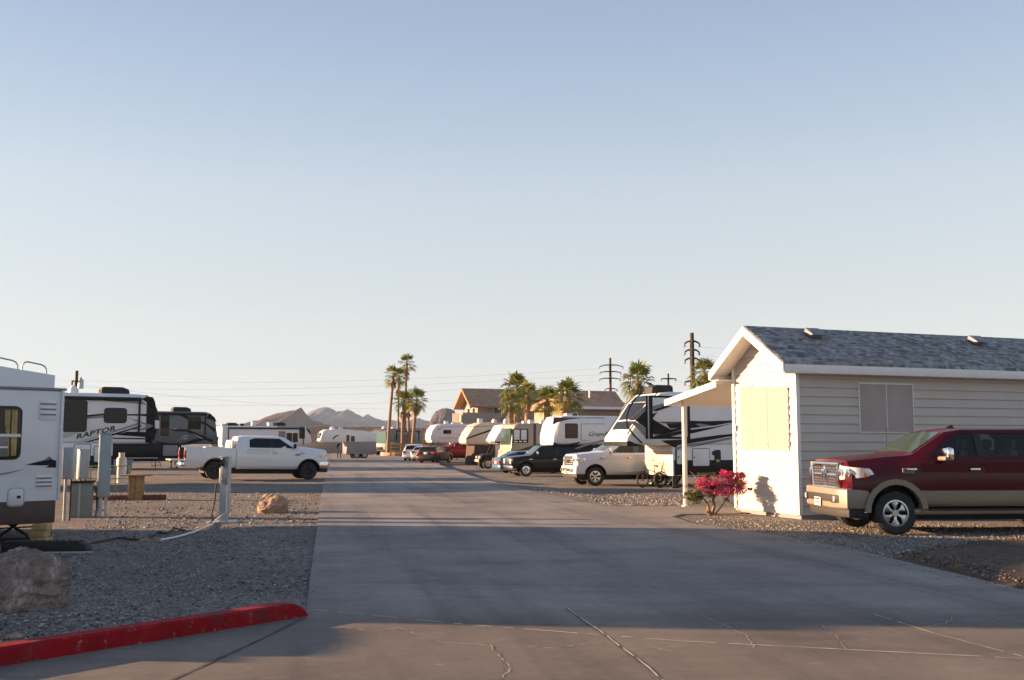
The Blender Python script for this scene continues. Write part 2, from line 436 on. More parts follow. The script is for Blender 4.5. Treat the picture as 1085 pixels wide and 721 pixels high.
    if seats:
        for sx in (-1.45, -2.45):
            for s in (-1, 1):
                q = MB(); mt = Matrix.Translation((sx, s*.42, 1.0)) @ Matrix.Rotation(R(-12), 4, 'Y')
                q.box((0, 0, .22), (.18, .5, .75), b=.06, M=mt); q.box((-.02, 0, .70), (.11, .28, .2), b=.05, M=mt)
                q.build('seat', M['seat'], root)
        q = MB(); q.lathe([(.19, 0), (.205, .012), (.19, .024), (.175, .012)], 24, 'x', c=(-.85, .42, 1.36), closed=True); q.cyl((-.6, .42, 1.3), (-.84, .42, 1.36), .03); q.build('steering_wheel', M['mblack'], root)
    return root
def bump_plan(x, w, d, r=.25):     # plan outline of a wrap-round bumper at x, depth d
    return [(x-d, w), (x-r*.5, w), (x-.06, w-r*.55), (x, w-r*1.3), (x, -w+r*1.3), (x-.06, -w+r*.55), (x-r*.5, -w), (x-d, -w)]
def pickup_front(root, xf, w, zb, zt, gz0, gz1, gw, bump_m, kind, hood_top):
    b = MB(); b.prism(bump_plan(xf, w, .55), zb+.06, zt, 'xy', bev=.04, seg=3)
    b.prism(bump_plan(xf-.05, w-.05, .5), zb-.10, zb+.07, 'xy', m=1, bev=.03)
    zc = (zb+zt)/2
    b.box((xf+.002, 0, zc+.03), (.03, gw*1.7, (zt-zb)*.32), b=.03, m=1)
    for s in (-1, 1): b.box((xf-.035, s*(w-.30), zc+.02), (.09, .22, .15), rz=s*.35, b=.02, m=1)
    bo = b.build('front_bumper', [M[bump_m], M['mblack']], root)
    for s in (-1, 1):
        q = MB(); q.lathe([(.001, .03), (.055, .028), (.06, 0), (.06, -.04)], 16, 'x', c=(xf-.01, s*(w-.30), zc+.02)); q.build('fog_lamp', M['lamp'], bo)
    p = MB(); p.box((xf+.03, -.05, zc-.06), (.012, .31, .16), b=.004); p.box((xf+.0375, -.05, zc-.01), (.004, .25, .03), m=1); p.box((xf+.0375, -.05, zc-.075), (.004, .22, .05), m=2)
    p.build('number_plate', [M['plastic_white'], M['redpaint'], M['mgrey']], root)
    gx = xf-.13
    g = MB(); h = gz1-gz0
    if kind == 'ram':
        g.prism([(-gw, gz1), (gw, gz1), (gw*.96, gz0+.05), (gw*.9, gz0), (-gw*.9, gz0), (-gw*.96, gz0+.05)], gx-.10, gx-.02, 'yz', m=1, bev=.02)
        for k in range(9): g.box((gx-.012, 0, gz0+h*(k+.7)/9.6), (.02, gw*1.8, .018), m=2)
        for k in range(14): g.box((gx-.014, -gw*.9+gw*1.8*k/13, gz0+h*.5), (.02, .014, h*.9), m=2)
        T = .06
        g.box((gx, 0, gz1-.02), (.09, gw*2.02, .09), b=.03); g.box((gx, 0, gz0+.02), (.08, gw*1.86, .06), b=.025)
        for s in (-1, 1): g.prism([(s*gw*1.02, gz1+.02), (s*gw*.90, gz1+.02), (s*gw*.82, gz0), (s*gw*.95, gz0)], gx-.04, gx+.04, 'yz', bev=.02)
        g.box((gx+.005, 0, gz0+h*.5), (.06, .09, h), b=.02); g.box((gx+.004, 0, gz0+h*.52), (.06, gw*1.8, .075), b=.02)
        g.prism([(-.09, .10), (.09, .10), (.075, -.03), (0, -.12), (-.075, -.03)], gx+.035, gx+.06, 'yz', bev=.01, M=Matrix.Translation((0, 0, gz0+h*.55)))
    else:
        g.prism(rr(-gw, gw, gz0, gz1, .06), gx-.09, gx-.02, 'yz', m=1, bev=.02)
        for k in range(5): g.box((gx-.004, 0, gz0+h*(k+.5)/5), (.03, gw*1.84, h*.07), b=.01, m=2)
        g.box((gx, 0, gz1-.02), (.07, gw*2.02, .06), b=.02); g.box((gx, 0, gz0+.015), (.07, gw*2.0, .05), b=.02)
        for s in (-1, 1): g.box((gx, s*(gw-.01), (gz0+gz1)/2), (.07, .06, h), b=.02)
        if kind == 'gmc':
            g.text('GMC', Matrix.Translation((gx+.016, 0, gz0+h*.5)) @ Matrix(((0, 0, 1, 0), (1, 0, 0, 0), (0, 1, 0, 0), (0, 0, 0, 1))), .24, m=1, ext=.012)
    g.build('grille', [M['chrome'], M['mblack'], M['galv' if kind == 'gmc' else 'steel'], M['chrome'], M['redpaint']], root)
    for s in (-1, 1):
        q = MB(); y0 = gw+.03
        plan = [(xf-.13, y0), (xf-.15, w-.22), (xf-.21, w-.09), (xf-.34, w+.004), (xf-.48, w+.016), (xf-.60, w+.018)]
        n_ = len(plan)
        tops = [gz1-h*(.06+.03*i) for i in range(n_-1)]+[gz0+h*.62]; bots = [gz0+h*(.36+.03*i) for i in range(n_-1)]+[gz0+h*.58]
        if kind == 'gmc': plan = plan[:-1]; tops = tops[:-1]; bots = bots[:-1]; n_ -= 1
        vs_ = [(x, s*y, z) for (x, y), z in zip(plan, tops)]+[(x, s*y, z) for (x, y), z in zip(plan, bots)]+[(x-.10, s*(y-.05), z) for (x, y), z in zip(plan, tops)]+[(x-.10, s*(y-.05), z) for (x, y), z in zip(plan, bots)]
        fs_ = []
        for i in range(n_-1): fs_ += [(i, i+1, n_+i+1, n_+i), (i, i+1, 2*n_+i+1, 2*n_+i), (n_+i, n_+i+1, 3*n_+i+1, 3*n_+i)]
        fs_ += [(0, n_, 3*n_, 2*n_), (n_-1, 2*n_-1, 4*n_-1, 3*n_-1)]
        q.add(vs_, fs_)
        for cx, cy, rr_ in ((xf-.20, w-.12, .075), (xf-.125, w-.29, .075)): q.lathe([(.001, .03), (rr_*.5, .028), (rr_, .016), (rr_*1.12, -.03)], 16, 'x', c=(cx, s*cy, gz0+h*.66), m=3); q.lathe([(rr_*1.12, .012), (rr_*1.2, .016), (rr_*1.2, -.03)], 16, 'x', c=(cx-.012, s*cy, gz0+h*.66), m=0)
        q.prism([(-.05, -.03), (.035, -.05), (.02, .045), (-.03, .03)], s*(w+.006), s*(w+.026), 'xz', m=1, M=Matrix.Translation((xf-.47, 0, gz0+h*.58)))
        q.build('headlight', [M['lamp'], M['amber'], M['mblack'], M['chrome']], root)
def pickup_bed(root, paint, x0, x1, w, zb, zt, wb, wr, ar, tail_open=False, lights=True):
    mb = MB()
    sec = [(0, zb+.12), (w-.06, zb), (w, zb+.12), (w+.006, (zb+zt)/2), (w-.02, zt-.06), (w-.04, zt), (0, zt)]
    full = sec+[(-y, z) for y, z in sec[-2:0:-1]]
    mb.ring_loft([[(x, y, z) for y, z in full] for x in (x0, x1)])
    o = mb.build('cargo_bed', [M[paint], M['mblack']], root)
    c = MB(); c.box(((x0+x1)/2-(.2 if tail_open else 0), 0, zt-.05), (x0-x1-(.16 if not tail_open else -.3), 2*(w-.16), 2*.48)); c = c.build('bed_cut', M['mblack']); c.parent = root; carve(o, c)
    c = arch_cut([(-wb, wr+.03)], ar, w, 0); c.parent = root; carve(o, c)
    for s in (-1, 1):
        q = MB(); q.box((x1+.02, s*(w-.06), zt-.30), (.10, .15, .34), b=.02); q.build('tail_light', M['red_lens'], root)
    t = MB()
    if tail_open: t.box((x1-.30, 0, zt-.56), (.58, 2*(w-.14), .07), b=.02)
    else: t.box((x1-.02, 0, zt-.28), (.06, 2*(w-.15), .52), b=.02)
    t.build('tailgate', M[paint], root)
    b = MB(); b.prism([(x1-.22, w-.12), (x1-.16, w-.02), (x1+.05, w-.02), (x1+.05, -w+.02), (x1-.16, -w+.02), (x1-.22, -w+.12)], zb+.02, zb+.22, 'xy', bev=.03); b.build('rear_bumper', M['chrome'], root)
    return o
# ------------------------------------------------------------------ caravans and motorhomes
def rect_ring(x, zb, zt, w, r=.10, n=4):
    return [(x, y, z) for y, z in rr(-w, w, zb, zt, min(r, (zt-zb)*.4, w*.4), n)]
class RV:
    # A: ground point under the visible flank where x = 0; h: heading; s: +1 when the left flank is the visible one
    def __init__(s, name, label, cat, A, h, side, w=1.25, group=None, z=0):
        s.z = z
        h = Vector((h[0], h[1])).normalized(); s.h = h; s.A = A; s.s = side; s.w = w
        left = Vector((-h.y, h.x)); p = Vector((A[0], A[1]))-left*side*w
        s.root = thing(name, label, cat, (p.x, p.y, z), math.atan2(h.y, h.x), group)
    def T(s, px, py):
        a, b = onplane(px, py, s.A, s.h); return (a, b-s.z)
    def TP(s, pts): return [s.T(*p) for p in pts]
    def hull(s, stations, mat, lower=None, lmat=None, r=.12):
        mb = MB(); mb.ring_loft([rect_ring(*st, r) for st in stations]); s.body = mb.build('body', M[mat], s.root)
        if lower:
            x0, x1, z0, z1 = lower; q = MB()
            q.box(((x0+x1)/2, 0, (z0+z1)/2), (x1-x0, 2*s.w-.012, z1-z0), b=.04); q.build('lower_body', M[lmat or mat], s.root)
    def flat(s, name, polys, mats, off=.006, parent=None, both=False):
        # flat trim on the flank: list of (polygon, material index, extra height)
        q = MB()
        for sd in ((s.s, -s.s) if both else (s.s,)):
            for i, (pts, mi, ex) in enumerate(polys):
                a = sd*(s.w-.01); b = sd*(s.w+off+ex); q.prism(pts, a, b, m=mi)
        return q.build(name, [M[k] for k in mats], parent or s.root)
    def window(s, x0, x1, z0, z1, r=.07, curtain=False, bar=False, mat='glass'):
        f = MB(); f.prism(rr(x0-.035, x1+.035, z0-.035, z1+.035, r+.03), s.s*(s.w-.01), s.s*(s.w+.016), bev=.006); fo = f.build('window', M['mblack'], s.root)
        g = MB(); g.prism(rr(x0, x1, z0, z1, r), s.s*(s.w+.01), s.s*(s.w+.020)); g.build('pane', M[mat], fo)
        if bar:
            g = MB(); g.box(((x0+x1)/2, s.s*(s.w+.022), z0+(z1-z0)*.35), (x1-x0, .012, .02)); g.build('glazing_bar', M['mblack'], fo)
        return fo
    def hatch(s, x0, x1, z0, z1, mat='white', r=.05, edge='mblack'):
        f = MB(); f.prism(rr(x0-.025, x1+.025, z0-.025, z1+.025, r+.02), s.s*(s.w-.01), s.s*(s.w+.009), bev=.003); fo = f.build('storage_hatch', M[edge], s.root)
        g = MB(); g.prism(rr(x0, x1, z0, z1, r), s.s*(s.w+.005), s.s*(s.w+.018), bev=.004); g.box(((x1-.07), s.s*(s.w+.022), (z0+z1)/2), (.06, .014, .05), b=.006, m=1); g.build('panel', [M[mat], M['mblack']], fo)
    def door(s, x0, x1, z0, z1, mat='white'):
        f = MB(); f.prism(rr(x0, x1, z0, z1, .08), s.s*(s.w-.01), s.s*(s.w+.018), bev=.006); fo = f.build('entry_door', M[mat], s.root)
        g = MB(); g.prism(rr(x0+.12, x1-.12, z0+(z1-z0)*.55, z1-.14, .05), s.s*(s.w+.01), s.s*(s.w+.024)); g.build('pane', M['glass'], fo)
        g = MB(); g.box((x1-.07, s.s*(s.w+.035), z0+(z1-z0)*.45), (.05, .04, .14), b=.01); g.build('handle', M['mblack'], fo)
    def ac(s, x, z, mat='mblack', L=1.1, hgt=.32, y=0):
        q = MB(); q.prism([(-L/2, 0), (-L/2+.02, hgt*.8), (-L/2+.12, hgt), (L*.25, hgt), (L/2-.04, hgt*.72), (L/2, hgt*.3), (L/2, 0)], -.36, .36, bev=.06, seg=3, M=Matrix.Translation((x, y, z-.02)))
        for k in range(5): q.box((x-L/2-.004, y-.22+.11*k, z+hgt*.42), (.012, .06, hgt*.4), m=1)
        q.build('air_conditioner', [M[mat], M['mblack']], s.root)
    def vent(s, x, z, y=.3, hgt=.2, mat='white'):
        q = MB(); q.box((x, y, z+hgt/2-.01), (.42, .42, hgt), b=.05); q.box((x-.02, y, z+hgt+.02), (.44, .44, .05), b=.015); q.build('roof_vent', M[mat], s.root)
    def dome(s, x, z, y=0, r=.24):
        q = MB(); q.lathe([(r, -.01), (r, .1), (r*.92, .2), (r*.65, .3), (r*.3, .345), (.001, .36)], 20, c=(x, y, z)); q.build('satellite_dome', M['white'], s.root)
    def wheels(s, xs, r=.38, wd=.24):
        for x in xs:
            for sd in (-1, 1): wheel(s.root, x, sd*(s.w-.16), r, wd, sd, 'steel', 6)
        q = MB(); q.box(((xs[0]+xs[-1])/2, 0, r+.16), (abs(xs[0]-xs[-1])+2.2, s.w*1.3, .16), b=.02)
        for x in xs: q.cyl((x, -s.w+.2, r), (x, s.w-.2, r), .06)
        q.build('chassis', M['mblack'], s.root)
    def legs(s, x, ztop, mat='mblack'):
        for sd in (-1, 1):
            q = MB(); q.box((x, sd*(s.w-.35), (ztop+.25)/2+.12), (.12, .12, ztop-.25), b=.01); q.box((x, sd*(s.w-.35), .2), (.09, .09, .4), b=.01); q.box((x, sd*(s.w-.35), .022), (.3, .3, .045), b=.01); q.build('landing_leg', M[mat], s.root)
    def awning(s, x0, x1, z, mat='mblack'):
        q = MB(); y = s.s*(s.w+.09); q.tube([(x0, y, z), (x1, y, z)], .075, 12); q.box(((x0+x1)/2, s.s*(s.w+.03), z+.05), (x1-x0, .06, .05), b=.01); q.build('awning_roll', M[mat], s.root)
        for x in (x0+.06, x1-.06):
            q = MB(); q.box((x, s.s*(s.w+.05), z-.72), (.07, .07, 1.5), b=.015); q.box((x, s.s*(s.w+.085), z-.6), (.04, .04, 1.1), b=.01); q.build('awning_arm', M[mat], s.root)
    def ladder(s, x, z0, z1, y0=.45):
        q = MB()
        for y in (y0, y0+.4): q.tube([(x-.12, y, z0), (x-.12, y, z1), (x+.0, y, z1+.16), (x+.3, y, z1+.16), (x+.35, y, z1)], .016, 8)
        n = int((z1-z0)/.28)
        for k in range(n): q.tube([(x-.12, y0, z0+.1+k*.28), (x-.12, y0+.4, z0+.1+k*.28)], .014, 8)
        q.build('ladder', M['galv'], s.root)
    def steps(s, x, n=3):
        q = MB()
        for k in range(n): q.box((x, s.s*(s.w+.15+.22*k), .62-.19*k), (.6, .24, .035), b=.008)
        for sx in (-.28, .28): q.tube([(x+sx, s.s*(s.w-.05), .72), (x+sx, s.s*(s.w+.65), .15)], .018)
        q.build('folding_steps', M['mblack'], s.root)
    def text(s, body, x, z, size, shear=0, rot=0, mat='mblack', ext=.004, sx=1, sp=1, bold=0):
        # upright lettering that reads from outside
        sd = s.s; ux = Vector((-sd, 0, 0)); 
        u = ux*math.cos(rot)+Vector((0, 0, 1))*math.sin(rot); v = Vector((0, 0, 1))*math.cos(rot)-ux*math.sin(rot); nrm = u.cross(v)
        Mx = Matrix(((u.x*sx, v.x, nrm.x, x), (u.y*sx, v.y, nrm.y, sd*(s.w+.012)), (u.z*sx, v.z, nrm.z, z), (0, 0, 0, 1)))
        q = MB(); q.text(body, Mx, size, shear, ext, spacing=sp, bold=bold); return q.build('lettering', M[mat], s.root)
HL = Vector((-.94, -.342))          # the sites on the right: noses to the left, towards the road
HR = Vector((.86, .51))             # the sites on the left
def Z1(a, b, s, x0, y0): return (x0+a/s, y0+b/s)

# ---- white and black fifth wheel, left
v = RV('fifth_wheel_trailer', 'white fifth wheel trailer with black swooshes and RAPTOR lettering, behind the grey pedestals', 'camper trailer', (-14.83, 42.0), HR, -1, group='camper trailers on the sites')
zz = lambda a, b: v.T(60+a/9.042, 410+b/9.042)
zp = lambda pts: [zz(*p) for p in pts]
zt = zz(850, 72)[1]; xo = zz(540, 545)[0]; zu = zz(540, 545)[1]; xr = -11.5
v.hull([(xr, zu, zt, 1.25), (-1.0, zu, zt, 1.25), (-.55, zu, zt-.03, 1.24), (-.28, zu+.05, zt-.25, 1.2), (-.08, zu+.38, zt-.62, 1.13), (0, zu+.62, zt-.95, 1.08), (-.02, zu+.72, zt-1.2, 1.06)], 'white', lower=(xr, xo, .62, zu+.02))
sw = [(zp([(675, 262), (800, 262), (900, 258), (950, 254), (962, 290), (900, 286), (800, 278), (675, 276)]), 0, 0),
      (zp([(285, 272), (455, 256), (455, 274), (285, 290)]), 0, 0), (zp([(285, 290), (455, 278), (455, 296), (285, 310)]), 1, 0),
      (zp([(815, 118), (870, 92), (925, 102), (945, 150), (952, 205), (900, 172)]), 0, 0),
      (zp([(330, 120), (800, 145), (800, 165), (560, 145)]), 1, 0), (zp([(800, 135), (880, 175), (800, 162)]), 1, .002),
      (zp([(560, 458), (680, 430), (900, 436), (945, 412), (940, 470), (900, 484), (640, 468)]), 0, 0),
      (zp([(530, 488), (890, 492), (870, 505), (540, 500)]), 0, 0),
      (zp([(880, 545), (905, 492), (940, 470), (945, 490), (905, 545)]), 0, 0),
      (zp([(230, 518), (470, 440), (780, 345), (790, 355), (480, 452), (270, 520)]), 2, 0),
      (zp([(265, 530), (500, 462), (815, 368), (815, 380), (520, 474), (310, 530)]), 0, 0),
      (zp([(515, 433), (780, 350), (800, 358), (540, 440)]), 1, .001),
      (zp([(675, 290), (780, 325), (930, 375), (840, 415), (690, 412), (720, 402), (820, 398), (872, 374), (780, 338)]), 1, 0),
      (zp([(40, 440), (220, 430), (130, 480), (40, 495)]), 2, 0)]
v.flat('graphic_stripe', sw, ['black', 'mgrey', 'lgrey'])
q = MB()                                                     # black front cap that wraps the nose
q.ring_loft([rect_ring(x, zb, z1, w, .1) for x, zb, z1, w in ((-.53, zu+.02, zt-.02, 1.246), (-.27, zu+.06, zt-.23, 1.208), (-.07, zu+.39, zt-.60, 1.138), (.012, zu+.62, zt-.93, 1.088), (-.008, zu+.73, zt-1.18, 1.066))])
q.build('front_cap', M['black'], v.root)
q = MB(); q.prism(zp([(945, 320), (985, 325), (985, 400), (945, 400)]), v.s*1.05, v.s*1.215); q.build('cap_light', M['trim_white'], v.root)
a, b = zz(62, 425), zz(290, 140); v.window(a[0], b[0], a[1], b[1], .08, bar=True)
a, b = zz(458, 340), zz(668, 212); v.window(a[0], b[0], a[1], b[1], .1)
a, b = zz(165, 720), zz(325, 552); v.hatch(a[0], b[0], a[1], b[1])
a, b = zz(358, 720), zz(430, 572); v.hatch(a[0], b[0], a[1], b[1])
a = zz(370, 440); v.text('RAPTOR', a[0], a[1], .27, .3, R(14), sx=1.42, sp=1.06, bold=.006)
a = zz(800, 110); v.awning(-9, a[0]+.05, a[1]-.05)
a = zz(600, 40); v.ac(a[0], zt, L=1.15, hgt=.34); v.dome(zz(200, 60)[0], zt, r=.2)
v.wheels((-6.6, -7.6)); v.legs(xo-.15, .9); v.steps(-9.5)
q = MB(); q.box((xo-.6, -v.w-.002, .95), (1.3, .012, .5)); q.build('skirt_panel', M['black'], v.root)
# ---- dark grey fifth wheel behind it
A = D(232.5, 492, 70)
v = RV('fifth_wheel_trailer', 'dark grey fifth wheel trailer with black and silver swooshes, behind the white pickup bed', 'camper trailer', (A.x, A.y), HR, -1, group='camper trailers on the sites')
zz = lambda a, b: v.T(160+a/9.613, 425+b/9.613); zp = lambda pts: [zz(*p) for p in pts]
zt = zz(560, 112)[1]; zu = zz(600, 440)[1]; xo = zz(310, 460)[0]; zlow = .7
v.hull([(-12, zu, zt, 1.25), (zz(560, 0)[0], zu, zt, 1.25), (zz(620, 0)[0], zu, zt-.12, 1.24), (zz(665, 0)[0], zu, zt-.6, 1.2), (zz(690, 0)[0], zu+.05, zt-1.5, 1.12), (zz(700, 0)[0], zu+.35, zt-2.2, 1.06), (zz(700, 0)[0]+.02, zu+.5, zt-2.5, 1.05)], 'grey', lower=(-12, xo, zlow, zu+.02), lmat='black')
v.flat('graphic_stripe', [(zp([(250, 122), (290, 125), (560, 225), (650, 280), (650, 320), (560, 245), (370, 190)]), 0, 0),
  (zp([(190, 285), (380, 292), (520, 350), (640, 400), (620, 420), (480, 375), (360, 312), (250, 312)]), 0, 0),
  (zp([(40, 405), (170, 432), (330, 440), (430, 440), (330, 452), (150, 445), (40, 418)]), 0, .001),
  (zp([(320, 435), (420, 395), (500, 378), (560, 395), (430, 432)]), 0, .001),
  (zp([(400, 325), (500, 365), (540, 388), (500, 378)]), 1, .002), (zp([(190, 270), (270, 285), (250, 292)]), 1, .002), (zp([(290, 365), (360, 352), (380, 362)]), 1, .002), (zp([(270, 390), (360, 378), (380, 388)]), 1, .002),
  (zp([(560, 175), (600, 128), (650, 170), (668, 215), (620, 195)]), 0, 0)], ['black', 'lgrey'])
for (a0, b0, a1, b1) in ((100, 350, 185, 150), (380, 285, 505, 165)):
    a, b = zz(a0, b0), zz(a1, b1); v.window(a[0], b[0], a[1], b[1], .06)
a, b = zz(120, 560), zz(272, 452); v.hatch(a[0], b[0], a[1], b[1], mat='mgrey')
a = zz(565, 130); v.awning(-9.5, a[0], a[1]-.05)
q = MB(); a, b = zz(60, 585), zz(330, 580); q.box(((-11+xo)/2, 0, zlow-.06), (xo+11, 2.48, .3), b=.03); q.build('skirt_panel', M['black'], v.root)
v.ac(zz(350, 0)[0], zt, L=1.25, hgt=.36); v.wheels((-6.8, -7.8)); v.legs(xo-.2, .9); v.steps(zz(60, 0)[0])
# ---- white motorhome and white fifth wheel behind the white pickup
A = D(296, 488, 102)
v = RV('motorhome', 'long white motorhome with a tan swoosh, roof just above the white pickup bed', 'motorhome', (A.x, A.y), HR, -1, group='camper trailers on the sites')
zz = lambda a, b: v.T(220+a/8.346, 420+b/8.346)
zt = zz(300, 262)[1]
v.hull([(-11, .6, zt, 1.25), (-.5, .6, zt, 1.25), (-.15, .62, zt-.2, 1.22), (0, .7, zt-1.4, 1.18), (.05, .7, 1.3, 1.15)], 'white')
for a0, a1 in ((385, 500), (525, 612), (215, 275)):
    a, b = zz(a0, 372), zz(a1, 312); v.window(a[0], b[0], a[1], b[1], .05)
v.flat('graphic_stripe', [([zz(*p) for p in ((110, 330), (230, 372), (290, 400), (270, 425), (180, 380), (110, 350))], 0, 0), ([zz(*p) for p in ((110, 300), (620, 292), (620, 297), (110, 306))], 1, 0), ([zz(*p) for p in ((310, 290), (370, 290), (400, 400), (330, 400))], 2, 0)], ['tan', 'mgrey', 'lgrey'])
v.ac(zz(250, 0)[0], zt, 'mblack', 1.1, .34); v.vent(zz(345, 0)[0], zt, mat='mblack'); v.vent(zz(450, 0)[0], zt, hgt=.45); v.vent(zz(180, 0)[0], zt, hgt=.14); v.wheels((-2, -8)); v.awning(-10, -2.2, zt-.3, 'white')
q = MB(); q.prism(rr(-1.1, 1.1, 1.75, zt-.5, .1), .02, .06, 'yz', M=Matrix.Rotation(-.07, 4, 'Y')); q.build('windscreen', M['shield'], v.root)
A = D(331.5, 486, 94)
v = RV('fifth_wheel_trailer', 'white fifth wheel trailer with a tall dark nose window, above the white pickup hood', 'camper trailer', (A.x, A.y), HR, -1, group='camper trailers on the sites')
zz = lambda a, b: v.T(220+a/8.346, 420+b/8.346)
zt = zz(760, 262)[1]; zu = 1.55
v.hull([(-8.5, zu, zt-.1, 1.25), (zz(870, 0)[0], zu, zt, 1.25), (zz(905, 0)[0], zu+.05, zt-.5, 1.2), (zz(925, 0)[0], zu+.2, zt-1.1, 1.1), (0, zu+.4, zt-1.5, 1.02)], 'white', lower=(-8.5, -2.4, .6, zu+.02))
for a0, b0, a1, b1 in ((812, 372, 858, 280), (700, 405, 745, 328), (755, 405, 795, 328)):
    a, b = zz(a0, b0), zz(a1, b1); v.window(a[0], b[0], a[1], b[1], .04)
v.flat('graphic_stripe', [([zz(*p) for p in ((628, 310), (690, 310), (690, 410), (628, 410))], 0, 0), ([zz(*p) for p in ((620, 268), (860, 268), (860, 275), (620, 275))], 1, .001), ([zz(*p) for p in ((868, 285), (900, 300), (915, 340), (895, 322))], 1, 0)], ['mgrey', 'black'])
v.ac(zz(680, 0)[0], zt, 'mblack', 1.0, .34); v.vent(zz(600, 0)[0], zt, hgt=.3); v.wheels((-5.2, -6.1), .36); v.legs(-2.6, .9); v.awning(-8, zz(860, 0)[0], zt-.25, 'mblack')
# ---- white fifth wheel at the far end of the road, nose to the left
A = D(352, 480, 112)
v = RV('fifth_wheel_trailer', 'small white fifth wheel trailer with a brown nose window and black curl, below the hills', 'camper trailer', (A.x, A.y), HL, 1, group='camper trailers on the sites')
zz = lambda a, b: v.T(330+a/7.233, 420+b/7.233)
zt = zz(200, 255)[1]; zu = zz(100, 352)[1]
v.hull([(-5, zu, zt-.35, 1.25), (-3.5, zu, zt-.1, 1.25), (-1.5, zu, zt, 1.25), (.7, zu, zt, 1.25), (1.1, zu, zt-.25, 1.22), (1.3, zu+.1, zt-.9, 1.18), (1.35, zu+.25, zt-1.3, 1.15)], 'white', lower=(-5, -1.6, .5, zu+.02), lmat='mgrey')
q = MB(); q.prism(rr(-.85, .85, zu+.45, zt-.35, .1), 1.24, 1.345, 'yz'); q.build('front_window', M['glass'], v.root)
a = [zz(270, 345), zz(290, 300)]; v.window(min(a[0][0], a[1][0]), max(a[0][0], a[1][0]), a[0][1], a[1][1], .04)
a = [zz(305, 345), zz(330, 308)]; v.window(min(a[0][0], a[1][0]), max(a[0][0], a[1][0]), a[0][1], a[1][1], .04)
v.flat('graphic_stripe', [([zz(*p) for p in ((160, 330), (175, 308), (205, 296), (212, 300), (185, 315), (166, 334))], 0, 0), ([zz(*p) for p in ((195, 372), (215, 360), (225, 362), (205, 390), (195, 410))], 0, 0)], ['black'])
v.dome(zz(180, 0)[0], zt, r=.3); v.vent(zz(240, 0)[0], zt); v.wheels((-2.8, -3.7), .36); v.legs(-1.0, .8)
# ---- teal motorhome by the far palms
A = D(410, 481, 142)
v = RV('motorhome', 'teal and grey motorhome facing the road, behind the far palm island', 'motorhome', (A.x, A.y), (-.42, -.91), 1, group='camper trailers on the sites')
zz = lambda a, b: v.T(330+a/7.233, 420+b/7.233)
zt = D(403, 454.3, 142).z
v.hull([(-10, .5, zt, 1.25), (-.5, .5, zt, 1.25), (-.1, .55, zt-.25, 1.23), (.1, .6, zt-1.8, 1.22), (.15, .7, 1.2, 1.2)], 'grey')
q = MB(); q.prism(rr(-1.12, 1.12, zt-2.0, zt-.45, .12), .0, .125, 'yz'); q.build('windscreen', pm('teal_shade', (.12, .24, .22), .25, coat=1), v.root)
q = MB(); q.box((.15, 0, 1.25), (.12, 2.3, .9), b=.04); q.box((.22, 0, 1.0), (.04, 1.4, .35), b=.03, m=1); q.build('front_panel', [M['white'], M['mblack']], v.root)
for s in (-1, 1):
    q = MB(); q.box((.24, s*.95, 1.15), (.05, .3, .18), b=.02); q.build('headlight', M['lamp'], v.root)
    q = MB(); q.box((.25, s*1.42, 2.0), (.1, .22, .4), b=.05); q.build('wing_mirror', M['mblack'], v.root)
v.window(-3.4, -1.9, 1.9, 2.9, .06); v.window(-6.5, -4.5, 1.9, 2.9, .06)
v.flat('graphic_stripe', [([(-9.5, 1.2), (-.4, 1.5), (-.4, 1.9), (-9.5, 1.4)], 0, 0)], ['lgrey'])
v.dome(-1.2, zt, r=.36); v.ac(-3.5, zt, 'white', 1.0, .3); v.wheels((-1.3, -7.2), .45); v.awning(-9, -2.5, zt-.3)
# ---- white fifth wheel behind the red pickup
A = D(451, 484, 104)
v = RV('fifth_wheel_trailer', 'rounded white fifth wheel trailer with one small window, above the red pickup', 'camper trailer', (A.x+2.7, A.y+.8), HL, 1, group='camper trailers on the sites')
zz = lambda a, b: v.T(420+a/5.15, 380+b/5.15)
zt = zz(320, 357)[1]; zu = 1.75
v.hull([(-8.5, zu, zt, 1.25), (1.1, zu, zt, 1.25), (1.75, zu, zt-.15, 1.22), (2.15, zu+.05, zt-.6, 1.16), (2.3, zu+.3, zt-1.1, 1.1)], 'white', lower=(-8.5, -.4, .6, zu+.02), r=.2)
a, b = zz(298, 410), zz(258, 392); v.window(a[0], b[0], a[1], b[1], .04)
a, b = zz(368, 470), zz(338, 405); v.door(a[0], b[0], .85, b[1])
v.flat('graphic_stripe', [([zz(*p) for p in ((230, 432), (370, 432), (370, 437), (230, 437))], 0, 0), ([zz(*p) for p in ((222, 385), (252, 372), (380, 368), (380, 372), (252, 377), (228, 395))], 1, 0)], ['lgrey', 'lgrey'])
v.vent(zz(292, 0)[0], zt, y=0, hgt=.28); v.ac(zz(345, 0)[0], zt, 'white', .9, .22); v.wheels((-4.5, -5.4)); v.legs(-.6, .9)
